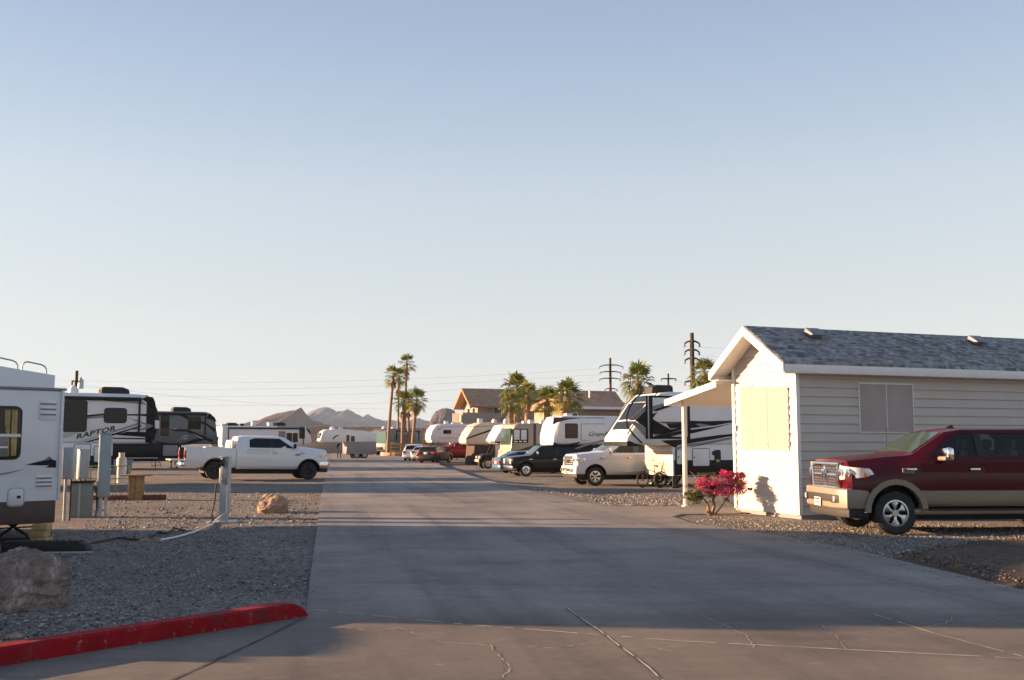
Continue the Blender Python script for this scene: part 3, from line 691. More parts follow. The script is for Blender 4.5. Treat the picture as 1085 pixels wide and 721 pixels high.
# ---- tan fifth wheel with a brown skirt
A = D(518, 490, 88)
v = RV('fifth_wheel_trailer', 'beige fifth wheel trailer with a thin dark diagonal stripe, above the brown skirt', 'camper trailer', (A.x, A.y), HL, 1, z=DIP, group='camper trailers on the sites')
zz = lambda a, b: v.T(420+a/5.15, 380+b/5.15)
zt = zz(500, 349)[1]; zu = 1.75
v.hull([(-8.5, zu, zt, 1.25), (.6, zu, zt, 1.25), (1.3, zu, zt-.25, 1.22), (1.8, zu, zt-.9, 1.15), (2.05, zu+.15, zt-1.35, 1.08)], 'cream', lower=(-8.5, -.6, .55, zu+.02), r=.16)
v.flat('graphic_stripe', [([zz(*p) for p in ((375, 436), (500, 392), (560, 375), (560, 383), (500, 402), (385, 440))], 0, 0), ([zz(*p) for p in ((380, 372), (560, 366), (560, 369), (380, 376))], 1, 0)], ['black', 'mgrey'])
v.window(-4.2, -3.2, 2.2, 2.9, .05); v.vent(zz(475, 0)[0], zt, hgt=.3); v.dome(zz(560, 0)[0], zt, r=.25); v.wheels((-4.5, -5.4)); v.legs(-.8, .9)
q = MB(); q.prism([(-.5, .02), (1.45, .02), (1.3, 1.74), (-.5, 1.74)], -1.2, 1.2, bev=.05)
for k in range(9): q.box((-.3+k*.19, 1.2, .9), (.02, .03, 1.6), b=.006)
q.build('canvas_skirt', M['tarp'], v.root)
# ---- white fifth wheel nose between
A = D(548, 490, 80)
v = RV('fifth_wheel_trailer', 'white fifth wheel nose squeezed between the beige trailer and the tan motorhome', 'camper trailer', (A.x, A.y), HL, 1, z=DIP, group='camper trailers on the sites')
zz = lambda a, b: v.T(420+a/5.15, 380+b/5.15)
zt = zz(540, 356)[1]; zu = 1.85
v.hull([(-8, zu, zt, 1.25), (.6, zu, zt, 1.25), (1.15, zu, zt-.12, 1.22), (1.6, zu, zt-.8, 1.15), (1.85, zu+.2, zt-1.3, 1.08)], 'white', lower=(-8, -.8, .55, zu+.02), r=.16)
v.flat('graphic_stripe', [([(-6, 2.2), (1.0, 2.4), (1.0, 2.5), (-6, 2.4)], 0, 0)], ['mgrey'])
v.window(-3.0, -2.0, 2.3, 2.9); v.vent(-1, zt); v.dome(-2.6, zt, r=.22); v.wheels((-4.5, -5.4)); v.legs(-.9, .9)
# ---- tan motorhome
A = D(546, 494, 72)
v = RV('motorhome', 'tan motorhome with a bright windscreen and curtained side window, beside the blue car', 'motorhome', (A.x, A.y), HL, 1, z=DIP, group='camper trailers on the sites')
zz = lambda a, b: v.T(520+a/9.017, 440+b/9.017)
zt = zz(300, 78)[1]
v.hull([(-9, .45, zt, 1.25), (-.35, .45, zt, 1.25), (0, .5, zt-.12, 1.23), (.16, .5, zt-.45, 1.2), (.3, .55, 1.75, 1.2), (.42, .6, 1.1, 1.17)], 'tan', r=.16)
q = MB(); q.prism([(-1.08, 1.75), (1.08, 1.75), (1.05, zt-.5), (.9, zt-.36), (-.9, zt-.36), (-1.05, zt-.5)], .22, .30, 'yz', bev=.02, M=Matrix.Translation((.0, 0, 0)) @ Matrix.Rotation(0, 4, 'Y')); q.build('windscreen', M['shield'], v.root)
a, b = zz(355, 262), zz(208, 135); v.window(a[0], b[0], a[1], b[1], .07, bar=True)
q = MB()
for k in (0, 1): q.box((a[0]+(b[0]-a[0])*(.27+.46*k), 1.2735, (a[1]+b[1])/2+.08), ((b[0]-a[0])*.36, .006, (b[1]-a[1])*.74))
for k in (0, 1, 2): q.box((a[0]+(b[0]-a[0])*(.2+.3*k), 1.2735, a[1]+(b[1]-a[1])*.07), ((b[0]-a[0])*.2, .006, (b[1]-a[1])*.1))
q.build('curtain', M['trim_white'], v.root)
v.flat('graphic_stripe', [([zz(*p) for p in ((150, 352), (300, 325), (420, 285), (500, 270), (640, 262), (640, 300), (500, 300), (420, 320), (300, 345), (150, 366))], 0, 0), ([zz(*p) for p in ((408, 85), (432, 85), (432, 380), (408, 380))], 0, .001), ([zz(*p) for p in ((440, 90), (640, 90), (640, 98), (440, 98))], 1, 0)], ['brown_skirt', 'lgrey'])
q = MB(); q.box((.45, 0, .8), (.12, 2.36, .5), b=.05); q.build('front_bumper', M['cream'], v.root)
for s in (-1, 1):
    q = MB(); q.box((.42, s*.9, 1.28), (.10, .36, .2), b=.03); q.build('headlight', M['lamp'], v.root)
v.dome(zz(200, 0)[0], zt, r=.2); v.vent(zz(430, 0)[0], zt, hgt=.22); v.wheels((-1.4, -6.2), .42)
# ---- white fifth wheel behind the black suburban
A = D(586, 500, 57)
v = RV('fifth_wheel_trailer', 'white fifth wheel trailer with Grand in script on its flank, behind the black wagon', 'camper trailer', (A.x+.5, A.y), HL, 1, z=DIP, group='camper trailers on the sites')
zz = lambda a, b: v.T(520+a/9.017, 440+b/9.017); zp = lambda pts: [zz(*p) for p in pts]
zt = zz(700, 5)[1]; zu = zz(600, 282)[1]; xn = zz(690, 0)[0]
v.hull([(-9.5, zu, zt, 1.25), (xn-.15, zu, zt, 1.25), (xn+.05, zu, zt-.05, 1.24), (xn+.32, zu, zt-.45, 1.16), (xn+.5, zu, zt-1.0, 1.06), (xn+.5, zu+.15, zt-1.4, 1.02)], 'white', lower=(-9.5, -2.6, .55, zu+.02), r=.16)
v.flat('graphic_stripe', [(zp([(600, 20), (900, 25), (740, 42), (640, 70), (592, 95)]), 0, 0), (zp([(900, 25), (1083, 24), (1083, 30), (900, 31)]), 0, 0), (zp([(592, 258), (640, 276), (720, 283), (850, 255), (850, 270), (740, 292), (600, 285)]), 1, 0), (zp([(800, 320), (900, 275), (1083, 232), (1083, 250), (900, 300), (820, 328)]), 2, .001), (zp([(870, 245), (960, 240), (870, 252)]), 2, .001), (zp([(860, 85), (866, 85), (866, 250), (860, 250)]), 2, .001), (zp([(866, 82), (1083, 82), (1083, 87), (866, 87)]), 2, .001)], ['maroonstripe', 'black', 'mgrey'])
a, b = zz(828, 218), zz(714, 85); v.window(a[0], b[0], a[1], b[1], .06, bar=True)
a = zz(1010, 182); v.text('Grand', a[0], a[1], .36, .45, 0, sx=1.25)
v.vent(zz(800, 0)[0], zt, hgt=.1); v.wheels((-6.2, -7.2)); v.legs(-2.8, .9); v.door(-5.2, -4.4, .9, 2.7)
# ---- big white and black toy hauler by the house
A = G(714, 518, DIP)
v = RV('fifth_wheel_trailer', 'big white fifth wheel toy hauler with black arrow graphics, behind the awning post', 'camper trailer', (A.x, A.y), HL, 1, z=DIP, group='camper trailers on the sites')
zz = lambda a, b: v.T(630+a/5.544, 400+b/5.544); zp = lambda pts: [zz(*p) for p in pts]
zt = zz(400, 84)[1]; zu = 1.80; xe = -9.6
S_ = [(xe, zu, zt, 1.25), (.1, zu, zt, 1.25), (.55, zu, zt-.05, 1.25), (.98, zu, zt-.42, 1.23), (1.55, zu, zt-1.2, 1.17), (1.98, zu, zt-1.78, 1.10), (2.04, zu+.08, zt-1.9, 1.08)]
v.hull(S_, 'white', lower=(xe, .03, .52, zu+.02))
q = MB()
for i in (2, 3, 4): 
    a, b = S_[i], S_[i+1] if i < 5 else S_[5]
    glass_top(q, (a[0], 0, 0, a[3 if False else 2], 0, .92), (b[0], 0, 0, b[2], 0, .86), off=.012, lo=.25 if i == 2 else .03 if i == 3 else .06, hi=.03 if i == 2 else .05 if i == 3 else .35)
q.build('front_window', M['glass'], v.root)
q = MB()
for s in (-1, 1):
    q.prism([(.5, zt-.03), (.56, zt-.02), (1.0, zt-.39), (1.57, zt-1.17), (2.0, zt-1.76), (1.95, zt-1.86)], s*1.0-.015, s*1.0+.015)
q.prism([(1.35, zu-.05), (2.07, zu-.03), (2.085, zu+.13), (1.96, zu+.17), (1.5, zu+.02)], -1.13, 1.13, m=0, bev=.015)
q.build('front_cap_trim', M['black'], v.root)
q = MB(); pts = zp([(275, 92), (240, 120), (205, 170), (184, 230), (188, 285), (225, 340), (275, 388), (282, 384), (232, 334), (196, 284), (192, 232), (212, 174), (246, 124), (280, 98)])
v.flat('graphic_stripe', [(pts, 0, 0),
  (zp([(200, 255), (300, 165), (300, 195), (262, 232), (240, 252)]), 1, 0), (zp([(205, 258), (240, 258), (300, 300), (300, 345)]), 1, 0), (zp([(243, 252), (300, 195), (300, 295), (246, 258)]), 0, .001),
  (zp([(338, 196), (400, 166), (480, 150), (520, 142), (520, 150), (480, 160), (360, 200)]), 0, .046), (zp([(338, 170), (470, 135), (470, 150), (338, 195)]), 1, .046),
  (zp([(338, 215), (365, 205), (338, 240)]), 0, .046), (zp([(338, 240), (345, 250), (450, 310), (420, 318), (338, 275)]), 0, .046),
  (zp([(338, 262), (450, 318), (350, 336), (338, 330)]), 0, .046), (zp([(370, 262), (520, 262), (520, 270), (400, 270)]), 2, .046),
  (zp([(420, 272), (520, 270), (520, 290), (500, 296), (440, 300)]), 0, .046), (zp([(450, 305), (520, 292), (520, 306), (400, 335), (350, 340)]), 0, .046), (zp([(345, 345), (400, 335), (520, 310), (520, 330), (430, 352), (360, 354)]), 0, .046),
  (zp([(560, 255), (660, 258), (845, 252), (845, 262), (700, 300), (570, 330), (560, 330)]), 0, 0), (zp([(590, 275), (620, 272), (700, 285), (640, 300)]), 1, .001), (zp([(565, 300), (700, 285), (845, 258), (845, 263), (700, 291), (565, 308)]), 3, .002),
  (zp([(390, 372), (560, 362), (740, 338), (845, 330), (845, 338), (700, 365), (560, 388), (500, 395), (470, 412)]), 0, 0), (zp([(470, 415), (520, 398), (700, 370), (845, 342), (845, 350), (700, 380), (560, 405), (475, 425)]), 1, .001), (zp([(560, 408), (845, 352), (845, 355), (560, 412)]), 2, .002),
  (zp([(474, 405), (482, 405), (482, 640), (474, 640)]), 0, 0)], ['black', 'mgrey', 'maroonstripe', 'white'])
# slide-out room with a black frame
a, b = zz(562, 362), zz(298, 106)
q = MB(); q.box(((a[0]+b[0])/2, 1.256, (a[1]+b[1])/2), (b[0]-a[0], .03, b[1]-a[1]), b=.008)
q.box(((a[0]+b[0])/2-.09, 1.262, (a[1]+b[1])/2), (b[0]-a[0]-.46, .03, b[1]-a[1]-.18), b=.004, m=1)
q.box((b[0]-.12, 1.268, (a[1]+b[1])/2), (.06, .03, b[1]-a[1]), b=.004, m=2); q.build('slide_out', [M['black'], M['white'], M['lgrey']], v.root)
q = MB(); q.box(((xe-.02)/2, 0, .86), (-xe-.05, 2.502, .62), b=.01); q.build('skirt_panel', M['black'], v.root)
a, b = zz(674, 520), zz(576, 420); v.hatch(a[0], b[0], a[1], b[1])
a, b = zz(515, 510), zz(482, 425); v.hatch(a[0], b[0], a[1], b[1])
a, b = zz(740, 530), zz(706, 430); v.hatch(a[0], b[0], a[1], b[1], mat='mblack')
q = MB(); a = zz(722, 490); q.box((a[0], 1.275, a[1]), (.16, .012, .11), b=.004); q.build('warning_sticker', M['yellow_metal'], v.root)
q = MB(); q.lathe([(.001, .05), (.09, .04), (.10, 0)], 18, 'y', c=(zz(692, 0)[0], 1.25, zz(0, 448)[1])); q.build('porch_light', M['mblack'], v.root)
v.ac(zz(460, 0)[0], zt, L=1.05, hgt=.36); v.wheels((-5.0, -6.0)); v.legs(.0-.18, .85)
q = MB(); q.box((.035, 0, 1.1), (.02, 2.3, .9), b=.01); q.build('front_wall', M['cream'], v.root)
# ---- the near trailer on the left
hN = Vector((.74, .673)); A = G(62, 564); A = (A.x, A.y)
A = (D(64, 500, 17.5).x, 17.5)
v = RV('travel_trailer', 'white trailer with a brown skirt and gold curtained window, behind the big boulder', 'camper trailer', A, hN, -1, w=1.7, group='camper trailers on the sites')
L = 11.0
zz = lambda a, b: v.T(a/4.805, 370+b/4.805)
zl = lambda a, b: v.T(a/5.55, 470+b/5.55)
zs = 2.62
def yb(k): return -1.7+k
q = MB(); q.prism([(.2, .41), (.2, 2.96), (-.5, 3.05), (-1.6, 3.2), (-3.0, 3.34), (-10.8, 3.34), (-10.8, .41)], -.6, 1.7, bev=.05, seg=3); q.build('body', M['white'], v.root)
q = MB(); q.box((-4.6, -1.17, (zs+.78)/2), (9.2, 1.06, zs-.78), b=.03); q.box((-4.6, -1.17, zs+.02), (9.28, 1.12, .045), b=.012, m=1); so = q.build('slide_out', [M['white'], M['mgrey']], v.root)
zk = zl(0, 335)[1]; zb = zl(300, 468)[1]
q = MB(); q.box((-4.7, -1.1, (zk+zb)/2), (9.3, 1.19, zk-zb), b=.02); q.build('skirt_panel', M['brown_skirt'], v.root)
q = MB(); q.box((-4.6, -1.6975, .92+.0), (9.19, .02, .4)); q.build('lower_body', M['white'], v.root)
q = MB(); q.box((-.02, -1.18, (zs+.75)/2), (.05, 1.1, zs-.72), b=.01); q.build('corner_trim', M['plastic_white'], v.root)
a, b = zz(-140, 555), zz(105, 302)
v.window(a[0], b[0], a[1], b[1], .08)
q = MB()
pts_ = [(b[0]-.04-.0125*k, -1.7225-.006*math.sin(k*1.35)-.003*math.sin(k*.6)) for k in range(17)]
for k in range(16):
    (xa, ya), (xb, yb1) = pts_[k], pts_[k+1]; za_ = a[1]+(.03 if k < 11 else .03+.10*(k-10)); zb_ = b[1]-.03
    q.poly([(xa, ya, za_), (xb, yb1, za_), (xb-.01, yb1, zb_), (xa-.01, ya, zb_)])
q.build('curtain', M['curtain'], v.root)
q = MB(); zm = zz(0, 440)[1]; q.box(((a[0]+b[0])/2, -1.728, zm), (b[0]-a[0]+.03, .02, .05)); 
z2 = zz(0, 500)[1]; x2 = zz(62, 0)[0]
q.box(((a[0]+x2)/2, -1.75, (zm+z2)/2), (x2-a[0], .02, (zm-z2)*.8), m=1); q.box(((a[0]+x2)/2, -1.75, (z2+a[1])/2), (x2-a[0], .02, (z2-a[1])*.8), m=1)
q.box(((a[0]+x2)/2, -1.748, z2), (x2-a[0], .02, .03)); q.build('window_louvre', [M['trim_white'], M['louvre']], v.root)
for (p0, p1, nm) in (((197, 362), (292, 262), 'upper'), ((176, 720), (270, 640), 'lower')):
    a, b = zz(*p0), zz(*p1)
    q = MB(); q.prism(rr(a[0], b[0], a[1], b[1], .03), -1.69, -1.712, bev=.004)
    for k in range(3):
        z = b[1]-(b[1]-a[1])*(.14+.26*k); q.box(((a[0]+b[0])/2, -1.716, z), ((b[0]-a[0])*.9, .022, .02), b=.005); q.box(((a[0]+b[0])/2, -1.7145, z-.022), ((b[0]-a[0])*.9, .008, .022), m=1)
    q.build('fridge_vent', [M['plastic_white'], M['mgrey']], v.root)
a, b = zl(45, 365), zl(137, 268); v.hatch(a[0], b[0], a[1], b[1], edge='lgrey')
v.flat('graphic_stripe', [([zl(*p) for p in ((150, 126), (215, 110), (262, 98), (290, 78), (312, 98), (330, 100), (330, 142), (268, 142), (290, 128), (240, 130))], 0, 0), ([zl(*p) for p in ((-80, 190), (60, 168), (150, 150), (60, 176), (-80, 205))], 1, 0), ([zl(*p) for p in ((285, 84), (300, 94), (286, 96), (262, 102))], 1, .002)], ['black', 'mgrey'])
q = MB()
zr = 3.1
for x in (.08, -.42, -1.0):
    za_ = 2.98-.10*x; q.tube([(x, -.45, za_-.05), (x-.01, -.45, za_+.10), (x-.04, -.45, za_+.15), (x-.10, -.45, za_+.18), (x-.34, -.45, za_+.22), (x-.40, -.45, za_+.20), (x-.43, -.45, za_+.14), (x-.43, -.45, za_-.02)], .014, 8)
q.tube([(-1.2, -.48, 3.36), (-3.6, -.48, 3.52)], .014, 8); 
for x in (-1.25, -2.0, -3.1): q.tube([(x, -.48, 3.29-.067*x), (x, -.48, 3.0-.1*x)], .012, 6)
q.build('roof_rail', M['galv'], v.root)
q = MB(); q.box((-2.2, -.615, 2.86), (2.4, .02, .05), b=.008); q.build('rain_gutter', M['lgrey'], v.root)
v.w = 1.25
v.ac(-4.5, 3.33, 'white', 1.0, .3, y=.4); v.ac(-8.0, 3.33, 'white', 1.0, .3, y=.4)
for s in (-1.1, .9):
    q = MB(); x = -.55
    q.tube([(x-.28, s, .06), (x+.2, s, .40)], .025); q.tube([(x+.28, s, .06), (x-.2, s, .40)], .025); q.box((x, s, .035), (.6, .16, .05), b=.01); q.box((x, s, .42), (.5, .14, .06), b=.01)
    q.tube([(-1.0, s, .24), (-.2, s, .24)], .014); q.build('scissor_jack', M['mblack'], v.root)
for x in (-4.6, -5.5):
    for s, y in ((-1, -.6), (1, 1.5)): wheel(v.root, x, y, .36, .22, s, 'steel', 6)
q = MB(); q.box((-5, .45, .5), (8.5, 1.6, .16), b=.02); q.build('chassis', M['mblack'], v.root)
nearRV = v

# ---- unseen tall trailer copy, added left of the view to throw the long road shadow
o = copy_tree([x for x in bpy.data.objects if 'RAPTOR' in str(x.get('label', ''))][0]); o.location = (-14.3, 21.1, 0); o.rotation_euler = (0, 0, math.atan2(.673, .74)); o['label'] = 'white fifth wheel trailer with RAPTOR lettering on the site behind the nearest trailer'
for ch in kids(o):
    if ch.name.startswith('lettering'): bpy.data.objects.remove(ch)
o['label'] = 'unseen unlettered fifth wheel trailer, added behind the nearest trailer to shade the road'

# ---- unseen cargo trailer, added left of the view: its shadow makes the shade's near edge
t = thing('added_shade_trailer', 'unseen white cargo trailer added left of the big boulder to shade the road', 'cargo trailer', (-10.2, 12.15, 0), 0)
q = MB(); q.box((0, 0, 1.78), (4.2, 2.4, 2.5), b=.05); q.build('body', M['white'], t)
q = MB(); q.box((0, 0, .5), (4.1, 2.2, .12), b=.02); q.tube([(2.0, -.6, .5), (3.1, 0, .5), (2.0, .6, .5)], .05); q.tube([(2.9, 0, .02), (2.9, 0, .7)], .035); q.build('chassis', M['mblack'], t)
for x in (-.45, .45):
    for s in (-1, 1): wheel(t, x, s*1.02, .35, .22, s, 'steel', 6)
for s in (-1, 1):
    q = MB(); q.box((2.11, s*.5, 1.7), (.04, .9, 2.0), b=.01); q.build('rear_door', M['white'], t)
# ------------------------------------------------------------------ the cars
def heading(dx, dy): return math.atan2(dy, dx)
def truck_st(w=1.0, hz=0, cab=2.35, fx=.92, belt=1.40, roof=1.97):
    c = -1.02-cab
    return [(fx-.03, .62, 1.06+hz, 1.32+hz, w*.93, w*.76), (fx-.10, .50, 1.16+hz, 1.40+hz, w*.985, w*.81), (fx-.5, .48, 1.22+hz, 1.45+hz, w, w*.83), (.1, .48, 1.25+hz, 1.48+hz, w, w*.85), (-.30, .48, 1.30+hz, 1.51+hz, w, w*.86),
            (-.42, .48, belt-.04, 1.53+hz, w, w*.86), (-1.12, .48, belt, roof-.05, w, w*.745), (-1.45, .48, belt, roof, w, w*.745), (c+.35, .48, belt, roof, w, w*.745), (c+.08, .48, belt, roof-.05, w, w*.73), (c, .48, belt, belt+.12, w, w*.86)]
# maroon crew cab pickup by the house
pos = (G(944, 567).x, G(944, 567).y+.86+.02, 0)
hd = heading(-1, -.075)
st = truck_st(1.0, cab=2.65, hz=-.02, belt=1.41, roof=1.98)
wins = [[(-.72, 1.455), (-1.36, 1.875), (-1.66, 1.89), (-1.66, 1.455)], [(-1.80, 1.455), (-1.80, 1.89), (-2.85, 1.89), (-3.02, 1.75), (-3.02, 1.455)]]
doors = [(-.52, -1.72, .56, 1.345), (-1.75, -3.12, .56, 1.345)]
doors = [(x1, x0, a, b) for x0, x1, a, b in doors]
t = vehicle('pickup_truck', 'maroon crew cab pickup with tan lower body, parked beside the cream park home', 'pickup truck', pos, hd, st, 'maroon', 3.78, .405, 1.74, doors, wins,
            arches=.52, ws=5, rim='steel', spokes=6, cut=True, lower=('pewter', .47, .82, -.47, -3.2), flare=('pewter', .085), mirror=None, seats=True)
pickup_bed(t, 'maroon', -3.69, -5.35, .985, .5, 1.42, 3.78, .405, .50)
pickup_front(t, 1.06, 1.0, .42, .86, .84, 1.32, .69, 'pewter', 'ram', 1.3)
for s in (-1, 1):
    q = MB(); q.box((-.92, s*1.20, 1.50), (.14, .32, .25), b=.05); q.box((-.86, s*1.2, 1.42), (.12, .3, .08), b=.03, m=1); q.box((-.92, s*1.0, 1.42), (.08, .28, .07), b=.02, m=2); q.box((-.994, s*1.20, 1.5), (.008, .27, .2), m=3)
    q.build('wing_mirror', [M['chrome'], M['pewter'], M['mblack'], M['glass']], t)
    q = MB(); q.box((-.26, s*1.014, 1.19), (.24, .02, .10), b=.03); q.text('RAM', Matrix.Translation((-.26, s*1.025, 1.19)) @ Matrix(((-s, 0, 0, 0), (0, 0, s, 0), (0, 1, 0, 0), (0, 0, 0, 1))), .085, m=1, ext=.004); q.build('badge', [M['pewter'], M['mblack']], t)
    q = MB(); q.tube([(-.35, s*.96, .43), (-3.2, s*.96, .43)], .055, 10); q.box((-1.75, s*.99, .47), (2.5, .12, .03), b=.01, m=1); q.build('side_step', [M['pewter'], M['mblack']], t)
q = MB(); q.tube([(.05, .78, 1.44), (.03, .78, 2.0)], .006, 6); q.build('aerial', M['mblack'], t)
q = MB(); q.prism([(-.10, 0), (.10, 0), (-.04, .07), (-.08, .07)], -.02, .02, M=Matrix.Translation((-1.6, 0, 1.99))); q.box((-1.62, 0, 1.995), (.18, .12, .03), b=.01); q.build('roof_aerial', M['mblack'], t)
# white dual-wheel pickup on the left
pos = G(326, 508.3)
hw = (.90, .436); side = Vector((-hw[1], hw[0]))
st = truck_st(1.0, cab=2.35, hz=.0, belt=1.42, roof=2.0)
wins = [[(-.74, 1.46), (-1.38, 1.89), (-1.72, 1.90), (-1.72, 1.46)], [(-1.84, 1.46), (-1.84, 1.90), (-2.55, 1.90), (-2.78, 1.82), (-2.78, 1.46)]]
doors = [(-1.78, -.52, .56, 1.36), (-2.9, -1.81, .56, 1.36)]
t = vehicle('pickup_truck', 'white long-bed pickup with black wheels and its tailgate down, beyond the hookup post', 'pickup truck', (pos.x+side.x*.86, pos.y+side.y*.86, 0), heading(*hw), st, 'ram_white', 4.30, .41, 1.74, doors, wins, arches=.51, ws=5, rim='dark_rim', spokes=8, cut=False, mirror='black', pitch=R(.9), handle='ram_white', flare=('black', .03))
pickup_bed(t, 'ram_white', -3.39, -5.65, 1.0, .55, 1.43, 4.30, .41, .51, tail_open=True)
pickup_front(t, 1.05, 1.0, .45, .86, .88, 1.27, .60, 'chrome', 'ram', 1.3)
q = MB(); q.box((-4.2, .2, 1.30), (.9, .7, .36), b=.03); q.build('tool_box', M['plastic_white'], t)
q = MB(); q.box((-3.52, 0, 1.55), (.10, 1.5, .5), b=.04); q.box((-3.6, 0, 1.5), (.02, 1.3, .3), m=1); q.build('headboard', [M['trim_white'], M['lgrey']], t)
q = MB(); q.box((.0+-.55, -1.016, 1.16), (.22, .012, .07), b=.004); q.build('badge', M['mgrey'], t)
# white pickup on the right
pos = G(630, 515.2, DIP)
hw = (-.965, -.26); side = Vector((-hw[1], hw[0]))
st = truck_st(1.0, cab=2.35, hz=-.02, belt=1.41, roof=1.93, fx=.90)
wins = [[(-.72, 1.45), (-1.36, 1.83), (-1.72, 1.85), (-1.72, 1.45)], [(-1.84, 1.45), (-1.84, 1.85), (-2.55, 1.85), (-2.78, 1.78), (-2.78, 1.45)]]
doors = [(-1.78, -.52, .56, 1.35), (-2.9, -1.81, .56, 1.35)]
t = vehicle('pickup_truck', 'pearl white pickup with a big chrome grille, nose out beneath the white toy hauler', 'pickup truck', (pos.x-side.x*.86, pos.y-side.y*.86, DIP), heading(*hw), st, 'gmc_white', 3.7, .41, 1.74, doors, wins, arches=.53, ws=5, rim='chrome', spokes=6, cut=True, mirror='chrome', handle='chrome')
pickup_bed(t, 'gmc_white', -3.39, -5.2, .99, .52, 1.40, 3.7, .41, .53)
pickup_front(t, 1.03, 1.0, .46, .88, .84, 1.30, .58, 'gmc_white', 'gmc', 1.3)
# black van-like wagon
def wagon_st(w, hood, belt, roof, L, fx, cowl=-.35, rf=-.95, zb=.38, rear_in=.12):
    return [(fx, zb+.12, hood-.22, hood-.06, w*.93, w*.78), (fx-.12, zb, hood-.12, hood, w*.985, w*.84), (cowl*.4, zb, belt-.06, belt+.04, w, w*.88), (cowl, zb, belt-.02, belt+.06, w, w*.88), (rf, zb, belt, roof-.05, w, w*.80), (rf-.35, zb, belt, roof, w, w*.80), (L+.5, zb, belt, roof, w, w*.80), (L+rear_in, zb, belt, roof-.07, w, w*.79), (L+.02, zb, belt, belt+.1, w*.98, w*.86), (L, zb+.1, belt-.1, belt-.04, w*.95, w*.84)]
def car_front(root, x, w, z0, z1, grille='chrome', bump='chrome', bz=(.38, .62)):
    q = MB(); q.box((x-.01, 0, (z0+z1)/2), (.08, w*1.05, z1-z0), b=.02, m=0)
    for k in range(3): q.box((x+.035, 0, z0+(z1-z0)*(k+.5)/3), (.02, w*1.0, .03), m=1)
    q.build('grille', [M[grille], M['mblack']], root)
    for s in (-1, 1):
        q = MB(); q.box((x-.03, s*w*.74, (z0+z1)/2), (.12, w*.38, (z1-z0)*.9), b=.02); q.box((x-.12, s*w*.955, (z0+z1)/2), (.2, .05, (z1-z0)*.8), b=.015, m=1); q.build('headlight', [M['lamp'], M['amber']], root)
    q = MB(); q.prism(bump_plan(x+.10, w, .4, .2), bz[0], bz[1], 'xy', bev=.03); q.build('front_bumper', M[bump], root)
def car_rear(root, L, w, z, bump='black', bz=(.36, .62), plate=True, lz=.22):
    for s in (-1, 1):
        q = MB(); q.box((L-.0, s*w*.78, z), (.12, w*.34, lz), b=.03); q.build('tail_light', M['red_lens'], root)
    q = MB(); q.prism([(-p[0], p[1]) for p in bump_plan(-L+.10, w*.98, .35, .2)], bz[0], bz[1], 'xy', bev=.03); q.build('rear_bumper', M[bump], root)
    if plate: q = MB(); q.box((L-.03, 0, z-.02), (.03, .34, .16), b=.005); q.build('number_plate', M['plastic_white'], root)
def four_doors(root_x0, xm, x1, z0, z1): return [(xm+.015, root_x0, z0, z1), (x1, xm-.015, z0, z1)]
pos = G(557, 505.3, DIP); hw = (-.965, -.26); side = Vector((-hw[1], hw[0]))
st = wagon_st(.96, 1.10, 1.16, 1.78, -4.45, .86, zb=.36)
t = vehicle('wagon', 'black boxy wagon with chrome bumper and hubcaps, nose out beside the blue car', 'car', (pos.x-side.x*.8, pos.y-side.y*.8, DIP), heading(*hw), st, 'blackpaint', 3.3, .37, 1.6, [(-1.85, -.45, .42, 1.10), (-2.9, -1.88, .42, 1.10)], [[(-.62, 1.20), (-1.06, 1.64), (-1.78, 1.66), (-1.78, 1.20)], [(-1.92, 1.20), (-1.92, 1.66), (-2.8, 1.66), (-2.8, 1.20)], [(-2.95, 1.20), (-2.95, 1.66), (-4.1, 1.66), (-4.2, 1.20)]], arches=.47, ws=3, rw=7, rim='chrome', spokes=12, mirror='chrome', cut=False)
car_front(t, .86, .92, .70, 1.02); car_rear(t, -4.45, .93, 1.0)
# blue car (tail towards the road)
A = D(527.5, 498, 62)
hw = (.95, .31)
st = [(.78, .34, .60, .68, .80, .66), (.62, .24, .66, .78, .88, .74), (0, .22, .80, .90, .90, .78), (-.45, .22, .84, .96, .90, .78), (-1.25, .22, .88, 1.36, .90, .62), (-1.6, .22, .90, 1.40, .90, .62), (-2.3, .22, .90, 1.38, .90, .62), (-2.75, .22, .90, 1.25, .90, .62), (-3.15, .22, .90, 1.03, .90, .72), (-3.45, .26, .86, .98, .86, .70), (-3.55, .34, .76, .84, .80, .66)]
t = vehicle('sedan', 'small blue car, tail light to the road, between the tan motorhome and black wagon', 'car', (A.x+3.4*.95, A.y+3.4*.31+.8, DIP), heading(*hw), st, 'blue', 2.65, .32, 1.5, [(-1.75, -.5, .32, .80), (-2.6, -1.78, .32, .80)], [[(-.75, .94), (-1.32, 1.28), (-1.75, 1.31), (-1.75, .94)], [(-1.85, .94), (-1.85, 1.31), (-2.3, 1.29), (-2.75, .98)]], arches=.40, ws=3, rw=7, mirror='blue', handle='blue', spokes=7, wd=.2)
car_rear(t, -3.53, .86, .72, 'blue', (.30, .52)); car_front(t, .76, .8, .5, .64, 'black', 'blue', (.26, .46))
